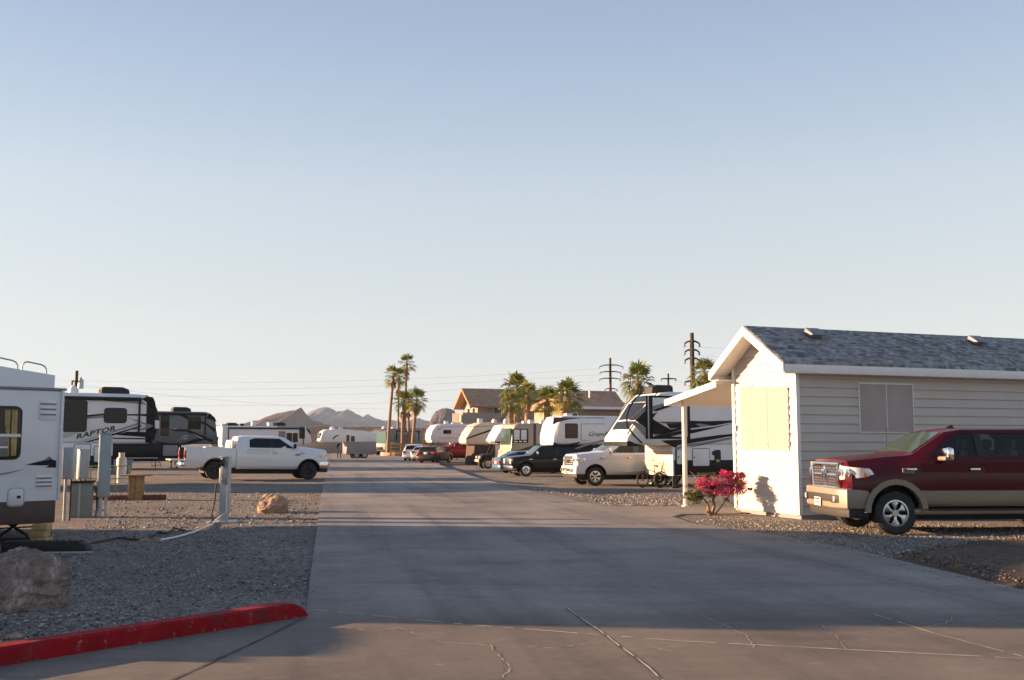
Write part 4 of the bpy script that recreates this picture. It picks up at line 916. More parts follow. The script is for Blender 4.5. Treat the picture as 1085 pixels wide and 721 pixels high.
# red extended-cab pickup
A = G(462, 488.3)
hw = (-.93, -.36)
st = truck_st(.95, cab=2.0, hz=-.08, belt=1.33, roof=1.86)
t = vehicle('pickup_truck', 'bright red pickup in front of the rounded white trailer, behind the grey hatchback', 'pickup truck', (A.x+.8, A.y+.9, 0), heading(*hw), st, 'redpaint', 3.6, .38, 1.65, [(-1.9, -.5, .5, 1.28)], [[(-.70, 1.37), (-1.34, 1.76), (-1.85, 1.78), (-1.85, 1.37)], [(-1.98, 1.37), (-1.98, 1.78), (-2.7, 1.74), (-2.7, 1.37)]], arches=.48, ws=5, mirror='redpaint', handle='redpaint')
pickup_bed(t, 'redpaint', -3.04, -4.9, .93, .5, 1.32, 3.6, .38, .48)
pickup_front(t, 1.02, .95, .42, .8, .8, 1.16, .56, 'chrome', 'plain', 1.2)
q = MB(); q.box((-2.9, 0, 1.62), (.16, 1.3, .5), b=.04); q.build('headboard', M['plastic_white'], t)
# three cars in a bunch at the end of the row, tails to the camera
def hatch_st(w, h, L): return [(.80, .34, .66, .76, w*.90, w*.74), (.62, .24, .74, .86, w*.98, w*.80), (0, .22, .88, .97, w, w*.82), (-.42, .22, .92, 1.02, w, w*.82), (-1.15, .22, .95, h-.06, w, w*.70), (-1.5, .22, .96, h, w, w*.70), (L+.75, .22, .97, h-.02, w, w*.69), (L+.35, .24, .97, h-.10, w, w*.67), (L+.04, .26, .95, 1.02, w*.97, w*.78), (L, .34, .84, .92, w*.93, w*.78)]
def far_car(label, px, py, head, h, L, w, paint, wb, group, rot='darkgrey'):
    A = G(px, py)
    hv = Vector(head).normalized(); p = Vector((A.x, A.y))-hv*L
    t = vehicle('hatchback', label, 'car', (p.x, p.y, 0), heading(*head), hatch_st(w, h, L), paint, wb, .33, 1.5, [(-1.8, -.5, .34, .90), (-2.75, -1.83, .34, .90)], [[(-.7, 1.0), (-1.22, h-.14), (-1.78, h-.12), (-1.78, 1.0)], [(-1.9, 1.0), (-1.9, h-.12), (-2.7, h-.12), (-2.7, 1.0)], [(-2.82, 1.0), (-2.82, h-.13), (L+.75, h-.15), (L+.4, 1.0)]], arches=.40, ws=3, rw=7, mirror=paint, handle=paint, wd=.2, spokes=6, group=group)
    car_rear(t, L, w*.95, .88, rot, lz=.2); car_front(t, .78, w*.9, .55, .70, 'black', paint, (.28, .5))
    return t
gp = 'cars parked tail out at the end of the row'
far_car('graphite hatchback with red tail lights, in front of the silver and white cars', 451, 491.2, (.30, .95), 1.48, -3.55, .92, 'darkgrey', 2.65, gp)
far_car('silver hatchback mostly hidden between the white wagon and the graphite hatchback', 444, 489, (.20, .98), 1.45, -3.4, .88, 'silver', 2.6, gp, 'silver')
far_car('white wagon with roof bars, leftmost of the bunch before the red pickup', 436, 488.8, (.05, 1.0), 1.62, -3.7, .93, 'gmc_white', 2.75, gp, 'gmc_white')
# dark pickup and dark car far left of the road
A = G(356, 478.2)
st = truck_st(.95, cab=2.2, hz=-.05, belt=1.36, roof=1.85)
t = vehicle('pickup_truck', 'dark pickup at the far end, in front of the small white fifth wheel trailer', 'pickup truck', (A.x, A.y, 0), heading(-.3, -.95), st, 'darkgrey', 3.6, .39, 1.65, [(-1.8, -.5, .5, 1.3)], [[(-.7, 1.4), (-1.34, 1.75), (-1.85, 1.76), (-1.85, 1.4)], [(-1.98, 1.4), (-1.98, 1.76), (-2.8, 1.74), (-2.8, 1.4)]], arches=.48, ws=5, mirror='black')
pickup_bed(t, 'darkgrey', -3.24, -5.0, .93, .5, 1.34, 3.6, .39, .48); pickup_front(t, 1.02, .95, .42, .8, .8, 1.18, .56, 'chrome', 'plain', 1.2)
A = G(372, 478.4)
t = far_car('black hatchback at the far end, right of the dark pickup', 372, 477.6, (.6, .8), 1.42, -3.5, .9, 'blackpaint', 2.6, None)
# utility buggy
A = G(514, 497, DIP); rt = thing('utility_buggy', 'black open utility buggy with roll cage, in front of the brown canvas skirt', 'buggy', (A.x, A.y+.7, DIP), heading(-.95, -.30))
for x in (0, -2.0):
    for s in (-1, 1): wheel(rt, x, s*.62, .36, .28, s, 'steel', 8)
q = MB(); q.prism([(.55, .42), (.62, .62), (.55, .95), (.2, 1.08), (-.35, 1.12), (-.42, .55), (-1.35, .5), (-1.4, 1.0), (-2.65, 1.0), (-2.65, .5), (-2.4, .42)], -.44, .44, bev=.05); q.box((0, 0, .93), (.95, 1.5, .06), b=.02); q.box((-2.0, 0, .95), (1.1, 1.5, .1), b=.02); q.box((-1.05, 0, .5), (1.0, 1.4, .14), b=.03)
b = q.build('body', M['mblack'], rt)
q = MB()
for s in (-.56, .56):
    q.tube([(-.3, s, 1.1), (-.62, s, 1.92), (-1.95, s, 1.92), (-2.1, s, 1.0)], .03); q.tube([(-1.35, s, 1.0), (-1.35, s, 1.92)], .03)
for x in (-.62, -1.35, -1.95): q.tube([(x, -.56, 1.92), (x, .56, 1.92)], .028)
q.build('roll_cage', M['mblack'], rt)
q = MB(); q.box((-1.3, 0, 1.98), (1.5, 1.3, .06), b=.02); q.build('canopy', M['mblack'], rt)
for s in (-.32, .32):
    q = MB(); q.box((-.95, s, .72), (.5, .48, .16), b=.05); q.box((-1.22, s, 1.05), (.14, .48, .6), b=.05); q.build('seat', M['mgrey'], rt)
    q = MB(); q.box((.56, s*1.3, .84), (.12, .26, .2), b=.03); q.build('headlight', M['lamp'], rt)
q = MB(); q.box((.66, 0, .6), (.06, 1.1, .16), b=.03); q.build('front_bumper', M['lgrey'], rt)
# the two small bicycles
def bicycle(label, px, py):
    A = G(px, py, DIP); hv = Vector((-.86, -.5))
    rt = thing('bicycle', label, 'bicycle', (A.x, A.y, DIP), heading(hv.x, hv.y), 'bicycles parked in front of the toy hauler')
    for x in (0, -1.0):
        w = bpy.data.objects.new('wheel', None); COL.objects.link(w); w.parent = rt; w.location = (x, 0, .32)
        q = MB(); q.lathe([(.27, -.025), (.295, -.035), (.318, -.02), (.322, 0), (.318, .02), (.295, .035), (.27, .025)], 28, 'y', closed=True); q.build('tyre', M['rubber'], w)
        q = MB(); q.lathe([(.268, -.014), (.272, .014), (.255, .012), (.255, -.012)], 28, 'y', closed=True); q.cyl((0, -.05, 0), (0, .05, 0), .03, 10)
        for k in range(14):
            a = 2*math.pi*k/14; q.tube([(0, .02*(-1)**k, 0), (.26*math.cos(a), 0, .26*math.sin(a))], .0035, 4)
        q.build('rim', M['mblack'], w)
    q = MB(); q.tube([(-.02, 0, .55), (-.12, 0, .82), (-.16, 0, .98)], .022); q.tube([(-.08, 0, .72), (-.58, 0, .34)], .024); q.tube([(-.12, 0, .8), (-.62, 0, .66)], .018); q.tube([(-.55, 0, .3), (-.68, 0, .86)], .02)
    for s in (-.05, .05): q.tube([(0, s, .32), (-.02, s, .56)], .014); q.tube([(-1.0, s*1.3, .32), (-.56, s*.6, .32)], .013); q.tube([(-1.0, s*1.3, .32), (-.64, s*.5, .68)], .011)
    q.build('frame', M['mblack'], rt)
    q = MB(); q.tube([(-.16, 0, .96), (-.19, 0, 1.12)], .014); q.tube([(-.30, -.30, 1.14), (-.20, -.14, 1.13), (-.19, 0, 1.12), (-.20, .14, 1.13), (-.30, .30, 1.14)], .013); 
    for s in (-1, 1): q.tube([(-.30, s*.30, 1.14), (-.35, s*.40, 1.13)], .018, 8, 1)
    q.build('handlebar', [M['galv'], M['mblack']], rt)
    q = MB(); q.prism([(-.02, .0), (-.15, .13), (-.27, .10), (-.27, -.10), (-.15, -.13)], .88, .94, 'xy', bev=.02, M=Matrix.Translation((-.56, 0, 0))); q.build('saddle', M['mblack'], rt)
    q = MB(); q.lathe([(.09, -.06), (.095, -.055), (.09, -.05)], 18, 'y', c=(-.55, 0, .3)); q.box((-.52, -.08, .17), (.09, .07, .02)); q.box((-.58, .08, .43), (.09, .07, .02)); q.tube([(-.55, -.06, .3), (-.52, -.07, .17)], .01); q.tube([(-.55, .06, .3), (-.58, .07, .43)], .01); q.build('crank', M['galv'], rt)
    for x in (0, -1.0):
        pts = [(x+.36*math.cos(a), 0, .32+.36*math.sin(a)) for a in [R(30+12*i) for i in range(11)]]; q = MB(); q.tube(pts, .018, 6); q.build('mudguard', M['mblack'], rt)
bicycle('dark bicycle nearer to the pearl white pickup', 681, 517)
bicycle('dark bicycle nearer to the landing leg of the toy hauler', 699.5, 517.3)

t = [x for x in bpy.data.objects if str(x.get('label', '')).startswith('silver hatchback')][0]
o = copy_tree(t); o.location = (-8.3, 9.55, 0); o.rotation_euler = (0, 0, R(2)); o['label'] = 'unseen silver hatchback copy added left of the red kerb to cast shade'; del o['group']  # out-of-view copy, added so its shadow widens the shade at lower left
# ------------------------------------------------------------------ park home on the right
C0 = G(848, 551); e1 = Vector((.94, .342)).normalized(); e2 = Vector((-e1.y, e1.x))
hs = thing('park_home', 'cream clapboard park home with a grey shingle roof, behind the maroon pickup', 'house', (C0.x, C0.y, 0), math.atan2(e1.y, e1.x))
GW = 2.52; EZ = 3.62; PZ = 4.42; LH = 13.0; OV = .55; OS = .30
m, t, p = newmat('clapboard')
vec = t.coord(); n1 = t.noise(vec, 1.1, 5, .6); n2 = t.noise(t.coord('Object', (.5, .5, 14)), 3, 4)
colr = t.mix(t.ramp(n1, [(.3, (.455, .425, .38)), (.7, (.515, .48, .43))]), (.385, .355, .315), t.ramp(n2, [(.55, (0, 0, 0)), (.8, (.35, .35, .35))]))
t.link(colr, p.inputs['Base Color']); p.inputs['Roughness'].default_value = .6
t.link(t.bump(t.noise(t.coord('Object', (1, 1, 20)), 9, 4), .12, .004), p.inputs['Normal'])
M['clap'] = m
m, t, p = newmat('shingles')
vec = t.coord('Object', (1, 1.19, 1))
br = t.new('ShaderNodeTexBrick', Scale=1.0); br.offset = .5
br.inputs['Brick Width'].default_value = .17; br.inputs['Row Height'].default_value = .10; br.inputs['Mortar Size'].default_value = .006; br.inputs['Bias'].default_value = -.1
br.inputs['Color1'].default_value = (.062, .066, .068, 1); br.inputs['Color2'].default_value = (.47, .455, .435, 1); br.inputs['Mortar'].default_value = (.028, .028, .030, 1)
t.link(vec, br.inputs['Vector'])
br2 = t.new('ShaderNodeTexBrick', Scale=1.0); br2.offset = .37
br2.inputs['Brick Width'].default_value = .11; br2.inputs['Row Height'].default_value = .10; br2.inputs['Mortar Size'].default_value = .0
br2.inputs['Color1'].default_value = (.095, .102, .105, 1); br2.inputs['Color2'].default_value = (.40, .38, .355, 1); t.link(vec, br2.inputs['Vector'])
col = t.mix(br.outputs[0], br2.outputs[0], .5); col = t.mix(col, (.5, .5, .5), t.ramp(t.noise(t.coord(), 2.2, 5), [(.35, (0, 0, 0)), (.75, (.12, .12, .12))]))
g = t.noise(t.coord(), 160, 2); col = t.mix(col, t.ramp(g, [(.3, (.5, .5, .5)), (.7, (1.4, 1.4, 1.4))]), .5, 'MULTIPLY')
t.link(col, p.inputs['Base Color']); p.inputs['Roughness'].default_value = .95
t.link(t.bump(br.outputs['Fac'], -.5, .02), p.inputs['Normal'])
M['shingle'] = m
# clapboards: every course a wedge that overlaps the one below
CH_ = .205
def course(mb, P, z, up, dr):
    pass
w = MB(); z = .10; 
while z < EZ-.02:
    z1 = min(z+CH_, EZ)
    w.prism([(-.038, z), (.05, z), (.05, z1), (-.006, z1), (-.034, z+.012)], .012, LH, 'yz')                       # long wall, faces -y
    z += CH_
w.build('side_wall', M['clap'], hs)
w = MB(); z = .10
def gabw(zz): return (.0, GW) if zz <= EZ else (GW/2*(zz-EZ)/(PZ-EZ), GW-GW/2*(zz-EZ)/(PZ-EZ))
while z < PZ-.06:
    z1 = min(z+CH_, PZ-.02); a, b = gabw(z), gabw(z1)
    lo, hi = -.036, -.008
    vs = [(lo, a[0]+.012, z), (lo, a[1]-.012, z), (hi, b[1]-.012, z1), (hi, b[0]+.012, z1), (.05, a[0]+.012, z), (.05, a[1]-.012, z), (.05, b[1]-.012, z1), (.05, b[0]+.012, z1)]
    w.add(vs, [(0, 1, 2, 3), (7, 6, 5, 4), (0, 4, 5, 1), (1, 5, 6, 2), (2, 6, 7, 3), (3, 7, 4, 0)]); z = z1
w.build('gable_wall', M['clap'], hs)
for yc in (-.012, GW+.012): w = MB(); w.box((-.012, yc, EZ/2+.06), (.10, .10, EZ-.1), b=.008); w.build('corner_board', M['trim_white'], hs)
w = MB(); w.box((LH/2+.06, GW/2+.06, EZ/2+.05), (LH, GW, EZ-.12)); w.build('shell', M['clap'], hs)
w = MB(); w.box((LH/2+.02, GW/2, .05), (LH, GW+.02, .1)); w.build('footing', M['mgrey'], hs)
sl = (PZ-EZ)/(GW/2); TH = .07
def rz_(y): return PZ+.07-abs(y-GW/2)*sl
rf = bpy.data.objects.new('roof', None); COL.objects.link(rf); rf.parent = hs
for sd in (0, 1):
    w = MB(); y0, y1 = (GW/2, -OS) if sd == 0 else (GW/2, GW+OS)
    w.prism([(y0, rz_(y0)), (y1, rz_(y1)), (y1, rz_(y1)-TH*.6), (y0, rz_(y0)-TH*.6)], -OV+.03, LH+OV, 'yz')
    if sd == 0:                                                # ragged tabs give the courses their broken edges
        for k in range(12):
            yy = -OS+.02+k*.13
            for i in range(int((LH+OV*2)/.3)):
                if random.random() < .62:
                    x = -OV+.05+i*.3+random.uniform(-.05, .05); ww = random.choice((.14, .2, .28)); y2 = yy+.125; h = .014
                    if y2 > GW/2-.03: continue
                    w.add([(x, yy, rz_(yy)+h), (x+ww, yy, rz_(yy)+h), (x+ww, y2, rz_(y2)+.002), (x, y2, rz_(y2)+.002), (x, yy, rz_(yy)-.002), (x+ww, yy, rz_(yy)-.002)], [(0, 1, 2, 3), (4, 5, 1, 0), (0, 3, 4), (1, 5, 2)])
    w.build('shingle_slope', M['shingle'], rf, flat=True, fixn=False)
w = MB()
for x in (-OV+.02, ):
    for sd in (0, 1):
        ye = -OS-.01 if sd == 0 else GW+OS+.01
        w.prism([(GW/2, rz_(GW/2)-.02), (ye, rz_(ye)-.02), (ye, rz_(ye)-.22), (GW/2, rz_(GW/2)-.24)], x-.035, x, 'yz')
w.build('rake_board', M['trim_white'], rf)
w = MB(); w.box((LH/2, -OS-.005, rz_(-OS)-.135), (LH+OV*2-.06, .03, .19), b=.004); w.box((LH/2, -OS/2, rz_(-OS)-.225), (LH+OV*2-.1, OS-.02, .02)); w.build('fascia', M['trim_white'], rf)
w = MB()
for sd in (0, 1):
    y1 = 0 if sd == 0 else GW
    w.prism([(GW/2, rz_(GW/2)-.10), (y1+(-OS if sd == 0 else OS)*.9, rz_(-OS*.9)-.10), (y1+(-OS if sd == 0 else OS)*.9, rz_(-OS*.9)-.125), (GW/2, rz_(GW/2)-.125)], -OV+.02, -.03, 'yz')
w.build('soffit', M['trim_white'], rf)
w = MB(); w.box((LH/2, GW+OS/2-.01, rz_(-OS)-.235), (LH+OV*2-.1, OS+.04, .02)); w.box((LH/2, GW+OS+.012, rz_(-OS)-.135), (LH+OV*2-.06, .03, .19), b=.004); w.build('fascia', M['trim_white'], rf)
for px in (860, 1032):
    x = onplane(px, 352, (C0.x-e2.x*-.9, C0.y+e2.y*.9), e1)[0]
    w = MB(); yv = GW/2-.40; Mx = Matrix.Translation((x, yv, rz_(yv)+.05)) @ Matrix.Rotation(math.atan(sl), 4, 'X')
    w.box((0, 0, .05), (.34, .30, .10), b=.02, M=Mx); w.box((-.0, -.05, .115), (.40, .36, .03), b=.012, M=Mx); w.build('roof_vent', [M['mgrey']], rf)
# flank window with screens
a = onplane(910, 459, C0, e1); b = onplane(966, 407, C0, e1)
w = MB(); w.prism([(a[0], a[1]), (b[0], a[1]), (b[0], b[1]), (a[0], b[1])], -.045, -.02, 'xz', bev=.004); wo = w.build('window', M['trim_white'], hs)
M['screen'] = pm('sun_screen', (.36, .325, .30), .75, var=.08, scale=2, bump=.2, bscale=400, bdist=.002)
for k in (0, 1):
    x0 = a[0]+.03+(b[0]-a[0]-.03)/2*k; x1 = x0+(b[0]-a[0]-.09)/2
    w = MB(); w.box(((x0+x1)/2, -.047, (a[1]+b[1])/2), (x1-x0, .012, b[1]-a[1]-.06)); w.build('screen', M['screen'], wo)
# gable screens: three cream panels
M['panel'] = pm('cream_screen', (.27, .25, .24), .7, var=.04, bump=.1, bscale=300, bdist=.002)
eg = e2
for p0, p1 in ((786, 796.5), (797.8, 813), (815, 834)):
    a = onplane(p0, 478, C0-Vector((e1.x, e1.y, 0))*.05, eg); b = onplane(p1, 409, C0-Vector((e1.x, e1.y, 0))*.05, eg)
    y0, y1 = sorted((a[0], b[0])); z0, z1 = sorted((a[1]+.03, b[1]))
    w = MB(); w.box((-.05, (y0+y1)/2, (z0+z1)/2), (.03, y1-y0+.03, z1-z0+.04), b=.004); wo = w.build('window', M['trim_white'], hs)
    w = MB(); w.box((-.067, (y0+y1)/2, (z0+z1)/2), (.012, y1-y0-.02, z1-z0)); w.build('screen', M['panel'], wo)
    w = MB()
    for k in range(10): w.box((-.07, y0+.005, z0+(z1-z0)*(k+.5)/10), (.02, .025, .05))
    w.build('clip', M['lgrey'], wo)
a = onplane(784.5, 454, C0, eg)
w = MB(); w.text('8', Matrix.Translation((-.070, GW-.05, a[1])) @ Matrix(((0, 0, -1, 0), (-1, 0, 0, 0), (0, 1, 0, 0), (0, 0, 0, 1))), .13, ext=.006); w.box((-.066, GW-.05, a[1]-.0), (.006, .09, .15), b=.002, m=1); w.build('house_number', [M['mblack'], M['trim_white']], hs)
# porch: awning, post, deck and railing
pw = onplane(726, 537, C0, e2)[0]
aw = bpy.data.objects.new('porch_awning', None); COL.objects.link(aw); aw.parent = hs
za, zo = 3.24, 2.86; y0, y1 = GW+OS-.03, pw+.35
w = MB(); n = 12
for k in range(n):
    ya = y0+(y1-y0)*k/n; yb_ = y0+(y1-y0)*(k+1)/n; zA = za+(zo-za)*k/n; zB = za+(zo-za)*(k+1)/n
    w.prism([(ya, zA), (yb_-.03, zB), (yb_-.03, zB-.05), (yb_, zB-.05), (yb_, zB+.012), (ya, zA+.012)], -.35, 9, 'yz')
w.build('roof_pan', M['trim_white'], aw)
w = MB(); w.prism([(y0, za+.03), (y1+.02, zo+.03), (y1+.02, zo-.13), (y0, za-.13)], -.39, -.352, 'yz'); w.box((4.3, y1+.02, zo-.05), (9.3, .035, .16), b=.005); w.build('fascia', M['trim_white'], aw)
for x in (.02, 4.0, 8.0):
    w = MB(); w.box((x, pw, (zo-.02)/2), (.09, .09, zo-.02), b=.008); w.box((x-.055, pw, (zo-.02)/2), (.02, .04, zo-.03)); w.box((x, pw, .01), (.18, .18, .02), b=.004); w.build('post', M['trim_white'], aw)
w = MB(); w.box((4.6, GW+.30, .25), (8.6, .5, .5), b=.01); w.build('deck', M['clap'], hs)
w = MB(); 
for z in (.62, 1.40): w.box((.45, GW+.45, z), (.05, .05, .05)); w.box((.34, GW+.29, z), (.05, .44, .05), b=.005); w.box((2.3, GW+.5, z), (4.0, .045, .05), b=.005)
for k in range(6): w.box((.34, GW+.10+.078*k, 1.0), (.03, .03, .8))
for k in range(34): w.box((.4+.115*k, GW+.5, 1.0), (.03, .03, .8))
w.build('railing', M['trim_white'], hs)
# ------------------------------------------------------------------ houses beyond the trailers
M['stucco'] = pm('stucco', (.30, .245, .20), .9, var=.06, scale=1, bump=.2, bscale=30)
m, t, p = newmat('tile_roof'); br = t.new('ShaderNodeTexBrick', Scale=1); br.inputs['Brick Width'].default_value = .5; br.inputs['Row Height'].default_value = .35; br.inputs['Mortar Size'].default_value = .03
br.inputs['Color1'].default_value = (.38, .215, .13, 1); br.inputs['Color2'].default_value = (.50, .30, .19, 1); br.inputs['Mortar'].default_value = (.22, .13, .08, 1)
t.link(t.coord(), br.inputs['Vector']); t.link(br.outputs[0], p.inputs['Base Color']); p.inputs['Roughness'].default_value = .9; t.link(t.bump(br.outputs['Fac'], -.5, .05), p.inputs['Normal']); M['tile'] = m
Y = 128
P = D(506, 447, Y); hh = (HL*-1).normalized()
b2 = thing('house', 'two-storey tan stucco house with a brown gable roof, behind the fan palms', 'house', (P.x, Y, 0), math.atan2(hh.y, hh.x))
wz = D(506, 427, Y).z; pz = D(499, 410.5, Y).z; W2 = 6.0; L2 = 20
q = MB(); q.box((L2/2, W2/2, wz/2), (L2, W2, wz)); q.prism([(0.02, wz), (W2-.02, wz), (W2/2, pz-.3)], 0.02, L2-.02, 'yz'); q.build('wall', M['stucco'], b2)
q = MB(); s2 = (pz-wz)/(W2/2)
for sd in (0, 1):
    ya, yb2 = W2/2, (-.7 if sd == 0 else W2+.7); zb2 = pz-s2*(W2/2+.7)
    q.prism([(ya, pz), (yb2, zb2), (yb2, zb2-.22), (ya, pz-.22)], -1.2, L2+1, 'yz')
q.build('roof', M['tile'], b2)
q = MB()
for sd in (0, 1):
    yb2 = (-.72 if sd == 0 else W2+.72); zb2 = pz-s2*(W2/2+.72)
    q.prism([(W2/2, pz-.02), (yb2, zb2-.02), (yb2, zb2-.36), (W2/2, pz-.36)], -1.26, -1.2, 'yz')
q.build('barge_board', M['wood'], b2)
for x0, x1, z0, z1 in ((2.2, 3.2, wz-1.7, wz-.3), (12.5, 14, wz-1.7, wz-.4)):
    q = MB(); q.box(((x0+x1)/2, -.02, (z0+z1)/2), (x1-x0+.16, .08, z1-z0+.16)); f = q.build('window', M['trim_white'], b2)
    q = MB(); q.box(((x0+x1)/2, -.05, (z0+z1)/2), (x1-x0, .06, z1-z0)); q.build('pane', M['glass'], f)
for y in (1.4, 3.6):
    q = MB(); q.box((-.02, y, wz-1.2), (.1, 1.4, 1.4)); f = q.build('window', M['trim_white'], b2); q = MB(); q.box((-.06, y, wz-1.2), (.06, 1.1, 1.1)); q.build('pane', M['glass'], f)
zl_ = D(500, 438, Y).z
q = MB(); q.box((-.2, -1.2, zl_/2), (5.0, 2.2, zl_)); q.build('lower_wing', M['stucco'], b2)
q = MB()
q.box((-2.9, -1.0, zl_-.75), (.2, 3, .9), b=.02)
for k in range(6): q.box((-3.2, -2.2+.5*k, zl_-.6), (.1, .1, 1.1))
q.build('balcony', M['cream'], b2)
# single-storey hip roof house
Y = 96
P = D(598, 436, Y)
b3 = thing('house', 'low house with a brown hip roof, behind the nose of the white toy hauler', 'house', (P.x, Y, 0), math.atan2(hh.y, hh.x))
ez = D(613, 431, Y).z; pz = D(610, 412, Y).z; W3 = 8; L3 = 6.9
q = MB(); q.box((L3/2, W3/2, (ez+.1)/2), (L3, W3, ez+.1)); q.build('wall', M['stucco'], b3)
q = MB(); o = .8; base = [(-o, -o, ez), (L3+o, -o, ez), (L3+o, W3+o, ez), (-o, W3+o, ez)]; rdg = [(1.2, W3/2, pz), (L3-2.6, W3/2, pz)]
q.add(base+rdg+[(x, y, z-.22) for x, y, z in base], [(0, 1, 5, 4), (1, 2, 5), (2, 3, 4, 5), (3, 0, 4), (0, 6, 7, 1), (1, 7, 8, 2), (2, 8, 9, 3), (3, 9, 6, 0), (9, 8, 7, 6)]); q.build('roof', M['tile'], b3)
q = MB(); q.box((L3/2, -o-.03, ez-.12), (L3+2*o, .05, .26)); q.build('fascia', M['trim_white'], b3)
for x in (1.0, 3.6):
    q = MB(); q.cyl((x, 2.0, ez+.6), (x, 2.0, ez+1.7), .12, 10); q.build('flue', M['galv'], b3)
q = MB(); q.box((.9, -.03, ez-1.1), (1.0, .08, 1.1)); f = q.build('window', M['trim_white'], b3); q = MB(); q.box((.9, -.06, ez-1.1), (.8, .06, .9)); q.build('pane', M['glass'], f)
# ------------------------------------------------------------------ ground
def sheet(name, pts, z, mat, kind='structure', sub=None):
    q = MB(); q.poly([(p[0], p[1], z) for p in pts]); o = q.build(name, mat, fixn=False, flat=True); o['kind'] = kind
    if o.data.polygons[0].normal.z < 0: o.data.flip_normals()
    return o
def gravel_mat(name, cols, scale, bump=.8, dist=.02):
    m, t, p = newmat(name); v = t.coord()
    vo = t.new('ShaderNodeTexVoronoi', Scale=scale); t.link(v, vo.inputs['Vector'])
    vo2 = t.new('ShaderNodeTexVoronoi', Scale=scale*2.3); t.link(v, vo2.inputs['Vector'])
    sep = t.new('ShaderNodeSeparateColor'); t.link(vo.outputs['Color'], sep.inputs[0])
    sep2 = t.new('ShaderNodeSeparateColor'); t.link(vo2.outputs['Color'], sep2.inputs[0])
    st = [(i/(len(cols)-1), c) for i, c in enumerate(cols)]
    c = t.mix(t.ramp(sep.outputs[0], st), t.ramp(sep2.outputs[1], st), .4)
    big = t.noise(v, .35, 6, .65); c = t.mix(c, t.ramp(big, [(.3, (.72, .70, .68)), (.7, (1.22, 1.16, 1.1))]), 1, 'MULTIPLY')
    mid = t.noise(v, 3.5, 5, .7); c = t.mix(c, t.ramp(mid, [(.3, (.75, .75, .75)), (.7, (1.2, 1.2, 1.2))]), .8, 'MULTIPLY')
    t.link(c, p.inputs['Base Color']); p.inputs['Roughness'].default_value = .95; p.inputs['Specular IOR Level'].default_value = .2
    h = t.new('ShaderNodeMath', operation='ADD'); t.link(vo.outputs['Distance'], h.inputs[0]); t.link(vo2.outputs['Distance'], h.inputs[1])
    h2 = t.new('ShaderNodeMath', operation='MULTIPLY_ADD'); t.link(mid, h2.inputs[0]); h2.inputs[1].default_value = 2.2; t.link(h.outputs[0], h2.inputs[2])
    t.link(t.bump(h2.outputs[0], bump, dist), p.inputs['Normal'])
    return m
GRAVC = [(.055, .054, .054), (.13, .122, .115), (.20, .183, .168), (.265, .238, .212), (.40, .37, .345)]
M['gravel'] = gravel_mat('gravel', GRAVC, 34)
M['dirt'] = gravel_mat('brown_dirt', [(.05, .038, .03), (.11, .083, .062), (.155, .118, .09), (.21, .17, .135)], 30, 1.0)
m, t, p = newmat('desert'); v = t.coord(); n = t.noise(v, .02, 8, .65)
t.link(t.ramp(n, [(.3, (.16, .115, .085)), (.7, (.25, .18, .13))]), p.inputs['Base Color']); p.inputs['Roughness'].default_value = 1; M['desert'] = m
# concrete: broad mottling, tyre polish, fine grain, oil spots
m, t, p = newmat('concrete'); v = t.coord()
rot = t.new('ShaderNodeMapping'); rot.inputs['Rotation'].default_value = (0, 0, R(-11)); t.link(t.new('ShaderNodeTexCoord').outputs['Object'], rot.inputs[0])
st = t.new('ShaderNodeMapping'); st.inputs['Scale'].default_value = (1.1, .07, 1); t.link(rot.outputs[0], st.inputs[0])
c = t.ramp(t.noise(v, .30, 7, .62), [(.28, (.185, .163, .146)), (.5, (.25, .222, .20)), (.75, (.32, .288, .26))])
c = t.mix(c, t.ramp(t.noise(st.outputs[0], 1.0, 5, .6), [(.32, (.60, .60, .62)), (.48, (.95, .95, .95)), (.68, (1.16, 1.15, 1.14))]), .85, 'MULTIPLY')
sw_ = t.new('ShaderNodeTexCoord'); mp = t.new('ShaderNodeMapping'); mp.inputs['Scale'].default_value = (.35, 1.1, 1); mp.inputs['Rotation'].default_value = (0, 0, R(38)); t.link(sw_.outputs['Object'], mp.inputs[0])
c = t.mix(c, t.ramp(t.noise(mp.outputs[0], .9, 6, .7), [(.36, (.68, .68, .69)), (.5, (1, 1, 1)), (.72, (1.14, 1.13, 1.11))]), .7, 'MULTIPLY')
c = t.mix(c, t.ramp(t.noise(v, 9, 6, .75), [(.3, (.82, .82, .82)), (.7, (1.12, 1.12, 1.12))]), .8, 'MULTIPLY')
c = t.mix(c, t.ramp(t.noise(v, 120, 3, .7), [(.3, (.72, .72, .72)), (.7, (1.2, 1.2, 1.2))]), .8, 'MULTIPLY')
c = t.mix(c, t.ramp(t.noise(v, .17, 5, .55), [(.36, (.66, .66, .68)), (.52, (.98, .98, .98)), (.7, (1.2, 1.19, 1.17))]), .8, 'MULTIPLY')
sp_ = t.new('ShaderNodeSeparateXYZ'); t.link(v, sp_.inputs[0]); nn__ = t.new('ShaderNodeMath', operation='MULTIPLY_ADD'); t.link(t.noise(v, .8, 6, .7), nn__.inputs[0]); nn__.inputs[1].default_value = 1.2; t.link(sp_.outputs[1], nn__.inputs[2])
mr_ = t.new('ShaderNodeMapRange'); mr_.inputs[1].default_value = 10.2; mr_.inputs[2].default_value = 11.2; t.link(nn__.outputs[0], mr_.inputs[0])   # the older, browner slab at the entrance
c = t.mix(c, (.72, .66, .61), t.ramp(mr_.outputs[0], [(0, (1, 1, 1)), (1, (0, 0, 0))]), 'MULTIPLY')
pa_ = t.noise(v, 2.4, 8, .8); c = t.mix(c, (.36, .33, .30), t.ramp(pa_, [(.60, (0, 0, 0)), (.70, (.45, .45, .45))]))
